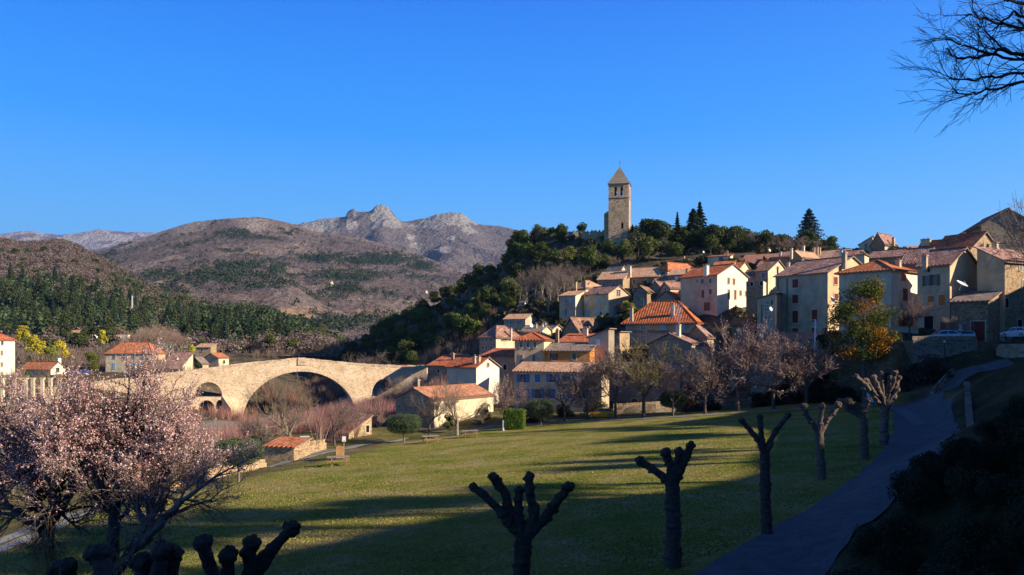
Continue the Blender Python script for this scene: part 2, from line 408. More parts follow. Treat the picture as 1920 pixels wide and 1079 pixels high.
gcol = mix(n, l, .8, rg.outputs[0], rg2.outputs[0], 'MULTIPLY')
rs = ramp(n, l, mm.outputs[0], [(.58, (.035, .042, .018)), (.74, (.075, .06, .035)), (.86, (.14, .105, .07)), (.95, (.20, .16, .12))])
rv = ramp(n, l, g2.outputs[0], [(.35, (.16, .14, .12)), (.7, (.42, .38, .33))])
c1 = mix(n, l, ag.outputs['Fac'], rs.outputs[0], gcol)
ai = N(n, l, 'ShaderNodeAttribute', attribute_name='bank_shade'); ri = ramp(n, l, mm.outputs[0], [(.6, (.012, .020, .006)), (.85, (.035, .045, .014))])  # near-black green stands in for shadow on the bank
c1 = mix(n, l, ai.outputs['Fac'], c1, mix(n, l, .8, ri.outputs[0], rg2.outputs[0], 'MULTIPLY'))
c2 = mix(n, l, av.outputs['Fac'], c1, rv.outputs[0])
l.new(c2, b.inputs['Base Color'])
bp = N(n, l, 'ShaderNodeBump', {'Height': mix(n, l, .5, g2.outputs[0], g3.outputs[0]), 'Strength': .9, 'Distance': .25}); l.new(bp.outputs[0], b.inputs['Normal'])
M_TERR = m
o = link('ground', mesh_np('ground', V, Fc, M_TERR, smooth=True, attrs={'grass': gmask, 'gravel': gravel, 'bank_shade': bank_shade})); tag(o, kind='structure')

# lowest sheet, out to the horizon
mb = MB(); mb.poly([(-16000, -3000, -48), (16000, -3000, -48), (16000, 16000, -48), (-16000, 16000, -48)])
o = mb.build('plain', plain('plain_soil', (.12, .10, .07), 1, scale=.02)); tag(o, kind='structure')

# river
m, n, l, b = newmat('water', .08, .5)
b.inputs['Base Color'].default_value = (.02, .05, .08, 1)
n1 = N(n, l, 'ShaderNodeTexNoise', {'Vector': coords(n, l, False), 'Scale': 1.2, 'Detail': 4.0}); bp = N(n, l, 'ShaderNodeBump', {'Height': n1.outputs[0], 'Strength': .3, 'Distance': .1}); l.new(bp.outputs[0], b.inputs['Normal'])
def ribbon(pts, w, zf, step=1.0, nw=6, off=.05, close=False, jag=0):
    """strip of width w (or list of widths) following the polyline, draped by zf"""
    P2 = [Vector((p[0], p[1])) for p in pts]; ws = w if isinstance(w, (list, tuple)) else [w] * len(pts)
    S = [0]
    for a, c in zip(P2[:-1], P2[1:]): S.append(S[-1] + (c - a).length)
    ss = np.arange(0, S[-1], step); ss = np.append(ss, S[-1])
    xx = np.interp(ss, S, [p.x for p in P2]); yy = np.interp(ss, S, [p.y for p in P2]); ww = np.interp(ss, S, ws)
    k = max(1, int(4 / step)); ker = np.ones(2 * k + 1) / (2 * k + 1)
    pad = lambda a: np.concatenate([np.full(k, a[0]) - (a[1] - a[0]) * np.arange(k, 0, -1), a, np.full(k, a[-1]) + (a[-1] - a[-2]) * np.arange(1, k + 1)])
    xx = np.convolve(pad(xx), ker, 'valid'); yy = np.convolve(pad(yy), ker, 'valid')
    tx = np.gradient(xx); ty = np.gradient(yy); ln = np.hypot(tx, ty); nx_, ny_ = -ty / ln, tx / ln
    t = np.linspace(-.5, .5, nw + 1)
    jl = (fbm(ss / 1.7, ss * 0 + 3, 31, 3) - .5) * jag
    off2 = t[None, :] * (ww + jl)[:, None]
    Xr = xx[:, None] + nx_[:, None] * off2; Yr = yy[:, None] + ny_[:, None] * off2
    Zr = zf(Xr, Yr) + off
    V = np.stack([Xr, Yr, Zr], -1).reshape(-1, 3); i = np.arange(len(ss) * (nw + 1)).reshape(len(ss), nw + 1)
    return V, np.stack([i[:-1, :-1], i[:-1, 1:], i[1:, 1:], i[1:, :-1]], -1).reshape(-1, 4)
V, Fc = ribbon([(-22, 400), (-32, 320), (-50, 250), (-53, 206), (-58, 175), (-78, 142), (-104, 100), (-150, 60), (-230, 35)], 9, lambda a, c: a * 0 - 18.6, 4)
o = link('river', mesh_np('river', V, Fc, m)); tag(o, kind='structure')

# lane along the park and path on the right
def path_mat(c, track):
    m, n, l, b = newmat('gravel_path', 1, .1); co = coords(n, l, False)
    a1 = N(n, l, 'ShaderNodeTexNoise', {'Vector': co, 'Scale': 1.2, 'Detail': 6.0, 'Roughness': .8}); a2 = N(n, l, 'ShaderNodeTexNoise', {'Vector': co, 'Scale': 12.0, 'Detail': 4.0, 'Roughness': .8})
    r = ramp(n, l, a1.outputs[0], [(.32, scalec(c, .6)), (.6, c), (.8, scalec(c, 1.15))]); r2 = ramp(n, l, a2.outputs[0], [(.3, (.6, .6, .6)), (.6, (1.1, 1.1, 1.1))])
    l.new(mix(n, l, .8, r.outputs[0], r2.outputs[0], 'MULTIPLY'), b.inputs['Base Color'])
    bp = N(n, l, 'ShaderNodeBump', {'Height': a2.outputs[0], 'Strength': .7, 'Distance': .04}); l.new(bp.outputs[0], b.inputs['Normal']); return m
lane = [on_park(*q)[:2] for q in ((-60, 1050), (100, 985), (230, 938), (400, 893), (600, 850), (750, 826), (900, 803), (1000, 796), (1150, 789), (1300, 782), (1500, 767), (1600, 760), (1650, 760))]
# the lane: two light wheel tracks with a grassy crown
V, Fc = ribbon(lane, 2.3, T, .8, 6, .06, jag=.3)
o = link('lane', mesh_np('lane', V, Fc, path_mat((.40, .37, .34), True), smooth=True)); tag(o, kind='structure')
ss_l = [Vector(p) for p in lane]
V, Fc = ribbon(lane, .28, T, .8, 2, .10, jag=.5)
o = link('lane_verge', mesh_np('lane_verge', V, Fc, plain('verge_grass', (.16, .15, .06), 1, .5, 4), smooth=True)); tag(o, kind='structure')
rp = [on_park(*q)[:2] for q in ((1690, 763), (1712, 772), (1732, 800), (1728, 840), (1690, 900), (1612, 955), (1562, 985), (1462, 1045), (1405, 1085))]; rp.append((3.5, 17)); rp.append((-3, 13))
V, Fc = ribbon(rp, [2.4, 3.6, 4.2, 4.2, 4.0, 3.8, 3.7, 3.7, 3.7, 4, 4], T, .8, 10, .07, jag=1.5)
o = link('path', mesh_np('path', V, Fc, path_mat((.11, .12, .14), False), smooth=True)); tag(o, kind='structure')
V, Fc = ribbon([on_park(1650, 760)[:2], on_park(1690, 772)[:2], on_park(1725, 800)[:2]], .9, T, .8, 3, .09, jag=.3)
o = link('path', mesh_np('path', V, Fc, path_mat((.15, .16, .18), False), smooth=True)); tag(o, kind='structure')
# ------------------------------------------------------------ hills and mountains
def hill_mat(name, base, alt, green, rockc, tan, sc):
    """bare winter woodland, evergreen patches, rock and dry terraces; which one stands where is stored in the mesh"""
    m, n, l, b = newmat(name, 1.0, .05); co = n.new('ShaderNodeTexCoord').outputs['Object']
    A = lambda k: N(n, l, 'ShaderNodeAttribute', attribute_name=k).outputs['Fac']
    n1 = N(n, l, 'ShaderNodeTexNoise', {'Vector': co, 'Scale': sc * .12, 'Detail': 8.0, 'Roughness': .7})
    n2 = N(n, l, 'ShaderNodeTexNoise', {'Vector': co, 'Scale': sc, 'Detail': 5.0, 'Roughness': .75})
    v = N(n, l, 'ShaderNodeTexVoronoi', {'Vector': co, 'Scale': sc * .8})
    c0 = ramp(n, l, n1.outputs[0], [(.35, base), (.65, alt)])
    r2 = ramp(n, l, n2.outputs[0], [(.3, (.5, .5, .52)), (.65, (1.25, 1.22, 1.2))])
    def mask(k, lo, hi):
        s = N(n, l, 'ShaderNodeMath', {0: n2.outputs[0], 1: .9, 2: A(k)}, operation='MULTIPLY_ADD')
        return N(n, l, 'ShaderNodeMapRange', {0: s.outputs[0], 1: lo, 2: hi}).outputs[0]
    c = mix(n, l, mask('tan', .92, 1.1), c0.outputs[0], tan)
    c = mix(n, l, mask('green', .92, 1.05), c, green)
    c = mix(n, l, mask('rock', .95, 1.08), c, rockc)
    l.new(mix(n, l, .85, c, r2.outputs[0], 'MULTIPLY'), b.inputs['Base Color'])
    bp = N(n, l, 'ShaderNodeBump', {'Height': mix(n, l, .5, n2.outputs[0], v.outputs['Distance']), 'Strength': 1.0, 'Distance': 2.2 / sc * .5}); l.new(bp.outputs[0], b.inputs['Normal'])
    return m

def layer(name, crest, Db, Dc, pyb, mat, seed, dstep=None, back=1.25, amp=.10, prof=.8, nr=110, green=0, rocky=0, spots=(), pxstep=3, gthr=.52):
    """a hill as a height field: the crest runs at Dc, the foot at Db"""
    px = np.arange(crest[0][0], crest[-1][0] + 1, pxstep).astype(float)
    yc = np.interp(px, [c[0] for c in crest], [c[1] for c in crest])
    dc = np.interp(px, [c[0] for c in crest], [c[2] if len(c) > 2 else Dc for c in crest])
    rk = np.interp(px, [c[0] for c in crest], [c[3] if len(c) > 3 else 0 for c in crest])
    t = np.concatenate([np.linspace(0, 1, nr), np.linspace(1, back, 14)[1:]])
    PX, TT = np.meshgrid(px, t)
    DC = np.broadcast_to(dc, PX.shape); D = Db + (DC - Db) * TT
    X = (PX - 960) / F * D; Y = D
    kw = int(26 / pxstep); ker = np.ones(2 * kw + 1) / (2 * kw + 1)
    ysm = np.convolve(np.pad(yc, kw, 'edge'), ker, 'valid')
    zcrest = (HOR - np.broadcast_to(yc, PX.shape)) / F * DC
    zc = (HOR - np.broadcast_to(ysm, PX.shape)) / F * DC
    zb = (HOR - pyb) / F * Db
    tc = np.clip(TT, 0, 1)
    Z = zb + (zc - zb) * tc ** (1 / prof)
    Z = Z + (zcrest - zc) * sstep(.94, .99, tc)
    Z = np.where(TT > 1, zcrest - (TT - 1) * (DC - Db) * .5, Z)
    S = (Dc - Db)
    # spurs and gullies running down the slope, fading out towards the crest line
    wx = X + (fbm(X / S * 5, Y / S * 5, seed + 5) - .5) * S * .25
    sp = 1 - np.abs(2 * fbm(wx / S * 5.5, Y / S * 2.2, seed, 3) - 1)
    sp2 = 1 - np.abs(2 * fbm(wx / S * 16, Y / S * 8, seed + 2, 3) - 1)
    fade = np.minimum(1, (1 - tc) * 3.0) * np.minimum(1, tc * 6)
    H = np.abs(zc - zb).mean()
    Z = Z + ((sp - .75) * H * amp * 2.2 + (sp2 - .75) * H * amp * .6) * fade
    fine = (fbm(X / S * 60, Y / S * 60, seed + 9, 4) - .5) * H * .02
    Z = Z + fine * np.minimum(1, tc * 8)
    rockn = fbm(X / S * 14, Y / S * 14, seed + 30, 5, .6)
    RK = np.broadcast_to(rk, PX.shape)
    rock = np.clip(RK * sstep(.72, 1.0, tc) + rocky * sstep(.3, .9, tc), 0, 1) * sstep(.38, .6, rockn + .1 * RK)
    gr = sstep(gthr, gthr + .1, fbm(X / S * 9, Y / S * 9, seed + 40, 5, .6)) * green
    tan = np.zeros_like(X)
    PY = HOR - Z / Y * F
    for (sx, sy, rx, ry, kind, k) in spots:
        g = np.exp(-(((PX - sx) / rx) ** 2 + ((PY - sy) / ry) ** 2)) * k
        if kind == 'g': gr = np.maximum(gr, g)
        elif kind == 't': tan = np.maximum(tan, g)
        elif kind == 'x': gr = gr * (1 - np.clip(g, 0, 1))
        elif kind == 'r': rock = np.maximum(rock, g * sstep(.40, .58, rockn + .06))
    Z = Z + rock * (fbm(X / S * 45, Y / S * 45, seed + 60, 4, .65) - .35) * H * .045 * np.minimum(1, 1.2 - .8 * (TT >= .999))
    V = np.stack([X, Y, Z], -1).reshape(-1, 3); i = np.arange(PX.size).reshape(PX.shape)
    Fc = np.stack([i[:-1, :-1], i[:-1, 1:], i[1:, 1:], i[1:, :-1]], -1).reshape(-1, 4)
    o = link(name, mesh_np(name, V, Fc, mat, smooth=True, attrs={'rock': rock, 'green': gr, 'tan': tan})); tag(o, kind='structure')
    return dict(px=px, t=t, Z=Z, Db=Db, dc=dc, X=X, Y=Y, g=gr, rock=rock, PY=PY, tan=tan)

M_HA = hill_mat('mountain_far', (.17, .12, .15), (.24, .18, .20), (.06, .07, .05), (.38, .34, .33), (.3, .24, .18), .04)
M_HB = hill_mat('mountain_rocky', (.14, .115, .118), (.19, .155, .145), (.075, .085, .065), (.31, .28, .255), (.3, .22, .15), .06)
M_HC = hill_mat('hill_woodland', (.175, .132, .125), (.225, .178, .15), (.055, .072, .050), (.31, .25, .21), (.32, .21, .14), .11)
M_HD = hill_mat('hillside_woodland', (.20, .14, .115), (.25, .18, .14), (.05, .07, .03), (.40, .33, .28), (.28, .2, .12), .3)

layer('mountain', [(-400, 450, 9000, 1), (-200, 430, 9000, 1), (0, 440, 9000, .8), (30, 436, 9000, .9), (55, 434, 9000, 1), (80, 438, 9000, .9), (110, 441, 9000, .4), (135, 440, 9000, .6), (150, 437, 9000, .7), (185, 431, 9000, .6), (215, 433, 9000, .6), (240, 436, 9000, 1), (285, 436, 9000, 1), (340, 442, 9000, .5), (600, 470, 9000, .5)],
      5500, 9000, 560, M_HA, 11, nr=90, rocky=.9, amp=.12)
LB = layer('mountain', [(470, 470, 5200, 0), (540, 425, 5200, .3), (560, 420, 5200, 1), (600, 413, 5200, 1), (630, 409, 5200, .8), (648, 406, 5200, .6), (652, 398, 5200, 1.4), (658, 393, 5200, 1.0), (663, 392, 5200, 1.0), (667, 397, 5200, 1.0), (674, 399, 5200, .5), (690, 398, 5200, .4),
                        (697, 395, 5200, .8), (703, 389, 5200, 1.5), (716, 386, 5200, 1.5), (726, 389, 5200, 1.5), (734, 397, 5200, 1.5), (742, 407, 5200, .9), (752, 415, 5200, .5), (762, 417, 5200, .5), (782, 413, 5200, .6), (800, 409, 5200, 1.2), (812, 404, 5200, 1.4), (826, 402, 5200, 1.4), (838, 400, 5200, 1.4), (852, 399, 5200, 1.4), (866, 402, 5200, 1.4), (880, 411, 5200, 1.2), (893, 420, 5200, .8), (905, 421, 5200, .2), (930, 424, 5200, .1), (960, 429, 5200, 0), (990, 436, 5200, 0), (1060, 455, 5200, 0), (1200, 480, 5200, 0)],
      2700, 5200, 620, M_HB, 23, nr=150, rocky=.15, green=.45, pxstep=1.5, amp=.13,
      spots=[(600, 422, 30, 9, 'r', 1.1), (575, 430, 20, 9, 'r', 1), (662, 399, 6, 5, 'r', 1.2), (718, 395, 13, 7, 'r', 1.2), (690, 415, 12, 10, 'r', .9), (700, 425, 10, 9, 'r', .9), (740, 425, 25, 9, 'r', .8), (770, 445, 14, 9, 'r', .9), (700, 447, 22, 6, 'r', .9), (780, 462, 16, 9, 'r', 1), (845, 412, 30, 9, 'r', 1.3), (850, 430, 16, 14, 'r', 1.1), (845, 447, 14, 8, 'r', 1), (830, 470, 20, 12, 'r', .9)])
LC = layer('hill', [(-60, 560), (60, 510), (120, 485), (180, 471, 2600, .2), (205, 465, 2600, .3), (230, 456, 2600, .5), (260, 450, 2600, .5), (285, 441, 2600, .5), (315, 430, 2600, .4), (340, 422, 2600, .6), (365, 417, 2600, .6), (400, 412, 2600, .3), (430, 409, 2600, .2), (480, 408, 2600, .7), (510, 411, 2600, .3), (540, 418, 2600, .4), (560, 424, 2600, .2), (580, 431, 2600, .1), (600, 437, 2600, .3), (640, 441, 2600, .1), (680, 448, 2600, 0), (720, 459, 2600, .2), (760, 470, 2600, 0), (800, 483, 2600, 0), (850, 503, 2600, 0), (900, 530, 2600, 0), (1000, 570, 2600, 0), (1300, 600, 2600, 0)],
      520, 2600, 650, M_HC, 37, nr=260, rocky=.20, green=.5, gthr=.60, pxstep=1.6, amp=.15, prof=.66,
      spots=[(700, 488, 75, 9, 'g', 1.2), (600, 484, 45, 8, 'g', 1), (650, 520, 60, 10, 'g', .9), (650, 545, 40, 8, 'g', .9), (520, 505, 18, 9, 'g', 1), (445, 500, 60, 8, 'g', .9), (400, 520, 60, 12, 'g', .8), (790, 500, 22, 9, 'g', 1), (630, 503, 26, 4, 't', 1), (510, 523, 35, 3, 't', .9), (590, 507, 20, 3, 't', .9),
             (560, 585, 90, 14, 't', .9), (700, 585, 80, 10, 't', .8), (480, 560, 60, 5, 't', .9), (660, 560, 50, 5, 't', .8), (430, 555, 40, 5, 't', .7), (300, 500, 20, 4, 't', .7), (480, 475, 22, 5, 't', .8), (600, 610, 120, 14, 'g', .9), (330, 460, 30, 5, 'r', .8), (560, 460, 30, 5, 'r', .7), (330, 430, 20, 4, 'r', .8), (310, 510, 20, 5, 'r', .7), (820, 540, 60, 20, 'x', 1)])
LD = layer('hill', [(-420, 440, 950), (-200, 440, 950), (0, 452, 950), (30, 455, 950), (60, 459, 950), (85, 456, 950), (110, 454, 950), (140, 461, 950), (165, 474, 950), (185, 486, 950), (215, 500, 950), (245, 528, 900), (290, 548, 860), (350, 562, 820), (420, 580, 780), (480, 595, 740), (540, 615, 700), (600, 632, 660), (660, 650, 620), (760, 668, 600), (900, 690, 600)],
      360, 950, 668, M_HD, 51, nr=150, rocky=.05, green=.9, pxstep=3, amp=.08, prof=.9,
      spots=[(60, 590, 110, 32, 'g', 1.1), (210, 545, 60, 9, 'g', .9), (420, 612, 90, 14, 'g', 1.0), (30, 500, 80, 22, 'x', 1)])

def Lz(L, px, t):
    """point on a hill layer"""
    i = np.clip((px - L['px'][0]) / (L['px'][1] - L['px'][0]), 0, len(L['px']) - 1.001); j = np.interp(t, L['t'], np.arange(len(L['t'])))
    i0 = i.astype(int); j0 = np.clip(j.astype(int), 0, len(L['t']) - 2); fi = i - i0; fj = j - j0
    def S(A): return A[j0, i0] * (1 - fi) * (1 - fj) + A[j0, i0 + 1] * fi * (1 - fj) + A[j0 + 1, i0] * (1 - fi) * fj + A[j0 + 1, i0 + 1] * fi * fj
    return S(L['X']), S(L['Y']), S(L['Z']), S(L['g']), S(L['rock'])

ICO_V = None
def puff(r, n, kind, flat=1.0):
    """unit crown of n loose leaf shards (returned as quads): kind 0 round evergreen, 1 conifer, 2 bare twiggy"""
    if kind == 1:
        z = r.random(n) ** 1.25; rad = (1 - z) * .38 + .03
        th = r.random(n) * 2 * np.pi; rr = rad * np.sqrt(.35 + .65 * r.random(n))
        c = np.stack([np.cos(th) * rr, np.sin(th) * rr, z], -1); s = .10 * (1.3 - z)
        out = np.stack([np.cos(th), np.sin(th), np.full(n, .5)], -1)
    else:
        u = r.normal(size=(n, 3)); u /= np.linalg.norm(u, axis=1)[:, None]; k = (.55 + .5 * r.random(n) ** .7)
        lob = 1 + .22 * np.sin(u[:, 0] * 4 + 1.3) * np.cos(u[:, 1] * 5) + .15 * np.sin(u[:, 2] * 6)
        c = u * (k * lob)[:, None] * .5 * np.array([1, 1, .85 * flat]) + np.array([0, 0, .5]); s = np.full(n, .13 if kind == 0 else .055)
        out = u
    return c, s, out
def shards(c, s, nrm, r, jit=.8, asp=1.0):
    """quads centred at c, half size s, roughly facing nrm"""
    n_ = nrm + r.normal(size=nrm.shape) * jit; n_ /= np.linalg.norm(n_, axis=1)[:, None]
    a = np.cross(n_, r.normal(size=n_.shape)); a /= np.linalg.norm(a, axis=1)[:, None] + 1e-9; b_ = np.cross(n_, a)
    s = np.asarray(s)[:, None]; a = a * s * asp; b_ = b_ * s
    k = .75 + .5 * r.random((len(c), 4))[:, :, None]
    V = np.stack([c - a * k[:, 0], c - b_ * k[:, 1], c + a * k[:, 2], c + b_ * k[:, 3]], 1)
    return V.reshape(-1, 3), np.arange(len(c) * 4).reshape(-1, 4)

def wood(name, label, pos, size, kind, col, n, seed, flat=1.0):
    r = np.random.default_rng(seed); Vs = []; Cs = []
    K = 12; protos = [puff(r, n, kind, flat) for _ in range(K)]; pv = [shards(c, s * 1.15, o_, r) [0] for c, s, o_ in protos]
    tone = [np.repeat(.65 + .7 * r.random(n), 4) for _ in range(K)]
    pick = r.integers(0, K, len(pos)); ang = r.random(len(pos)) * 6.283
    for k in range(K):
        ii = np.nonzero(pick == k)[0]
        if not len(ii): continue
        ca, sa = np.cos(ang[ii])[:, None], np.sin(ang[ii])[:, None]
        x, y, z = pv[k][:, 0][None], pv[k][:, 1][None], pv[k][:, 2][None]
        S_ = size[ii][:, None]
        V = np.stack([(x * ca - y * sa) * S_ + pos[ii, 0][:, None], (x * sa + y * ca) * S_ + pos[ii, 1][:, None], z * S_ * 1.0 + pos[ii, 2][:, None]], -1)
        C_ = col[ii][:, None, :] * tone[k][None, :, None]
        Vs.append(V.reshape(-1, 3)); Cs.append(C_.reshape(-1, 3))
    V = np.concatenate(Vs); C_ = np.clip(np.concatenate(Cs), 0, 1)
    o = link(name, mesh_np(name, V, np.arange(len(V)).reshape(-1, 4), M_LEAF, col=C_))
    return tag(o, label, 'trees', kind='stuff')

G_OAK = np.array([.060, .078, .026]); G_PINE = np.array([.040, .060, .034]); BARE = np.array([.20, .125, .095]); BARE2 = np.array([.26, .19, .13])
def scatter(L, n, seed, pxr, tr=(0.02, .97)):
    r = np.random.default_rng(seed)
    px = r.uniform(*pxr, n); t = np.sqrt(r.uniform(tr[0] ** 2, tr[1] ** 2, n))
    X, Y, Z, g, rk = Lz(L, px, t)
    return r, np.stack([X, Y, Z], -1), g, rk, px, HOR - Z / Y * F
# big rounded hill: thousands of far trees
r, p, g, rk, px, py = scatter(LC, 26000, 5, (150, 900))
k = (r.random(len(p)) < np.clip(g * 1.1, .04, 1)) & (rk < .5)
wood('far_wood', 'dark green evergreen woods in patches over the big rounded hill', p[k] - [0, 0, 1], r.uniform(7, 13, k.sum()), 0, G_OAK * [1.0, 1.05, 1.6] * r.uniform(.7, 1.2, (k.sum(), 1)), 14, 61)
k = (~k) & (rk < .4) & (r.random(len(p)) < .62)
wood('far_wood', 'bare brown and purple winter woods covering the big rounded hill', p[k] - [0, 0, 1], r.uniform(6, 11, k.sum()), 2, np.array([.172, .135, .128]) * r.uniform(.75, 1.25, (k.sum(), 1)), 26, 62)
# the near left hillside
r, p, g, rk, px, py = scatter(LD, 13000, 6, (-60, 640))
pinezone = (np.exp(-((px - 60) / 115) ** 2 - ((py - 598) / 38) ** 2) + .9 * np.exp(-((px - 430) / 95) ** 2 - ((py - 618) / 17) ** 2)) * 1.2
upper = (py < 520) & (px < 200)
k = (r.random(len(p)) < np.clip(pinezone * (sstep(.36, .62, fbm(p[:, 0] / 55, p[:, 1] / 55, 77, 4)) * 1.0 + .12), 0, .85)) & (py > 530)
wood('pine_wood', 'dense mid green pine wood low on the left hillside', p[k] - [0, 0, 1.5], r.uniform(9, 17, k.sum()), 1, G_PINE * r.uniform(.55, 1.75, (k.sum(), 1)) * [1.15, 1.12, .85], 80, 63)
k2 = (~k) & (r.random(len(p)) < np.where(upper, .02, .26)) & (g > .3)
wood('oak_wood', 'olive green evergreen oaks spread over the left hillside', p[k2] - [0, 0, 1], r.uniform(6, 10, k2.sum()), 0, G_OAK * r.uniform(.8, 1.5, (k2.sum(), 1)) * [1.2, 1.15, 1], 42, 64)
k3 = (~k) & (~k2) & (r.random(len(p)) < .75)
wood('bare_wood', 'leafless reddish brown winter wood on the left hillside', p[k3] - [0, 0, 1], r.uniform(6, 10, k3.sum()), 2, np.array([.165, .125, .10]) * r.uniform(.65, 1.35, (k3.sum(), 1)), 90, 65)
# ------------------------------------------------------------ houses
T_RED = tiles((.58, .15, .055), (.42, .11, .05), (.68, .27, .14))
T_ORG = tiles((.60, .20, .08), (.46, .14, .06), (.70, .33, .18)); T_OS = tiles((.58, .25, .13), (.46, .18, .10), (.68, .38, .24))
T_SAL = tiles((.66, .38, .22), (.52, .27, .16), (.74, .50, .34))
T_PINK = tiles((.40, .21, .16), (.28, .14, .11), (.58, .38, .30))
T_BRN = tiles((.36, .19, .12), (.24, .13, .09), (.50, .32, .22))
T_GRY = tiles((.30, .22, .18), (.20, .15, .13), (.42, .32, .26))
T_STR = tiles((.50, .15, .07), (.42, .32, .24), (.60, .22, .12), .62); T_HOT = tiles((.60, .16, .055), (.46, .12, .05), (.68, .24, .11), .56)
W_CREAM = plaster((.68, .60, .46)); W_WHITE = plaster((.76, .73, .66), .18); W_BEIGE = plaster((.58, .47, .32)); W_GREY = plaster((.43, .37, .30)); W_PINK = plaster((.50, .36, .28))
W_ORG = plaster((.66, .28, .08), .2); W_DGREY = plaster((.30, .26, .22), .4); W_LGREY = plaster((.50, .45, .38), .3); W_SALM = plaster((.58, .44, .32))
S_TAN = stone((.44, .35, .25)); S_GREY = stone((.33, .285, .235)); S_BRN = stone((.34, .26, .19)); S_PINK = stone((.40, .29, .24)); S_TOW = stone((.50, .40, .29), .5, .55); S_CAP = stone((.30, .28, .25), .3, .3)

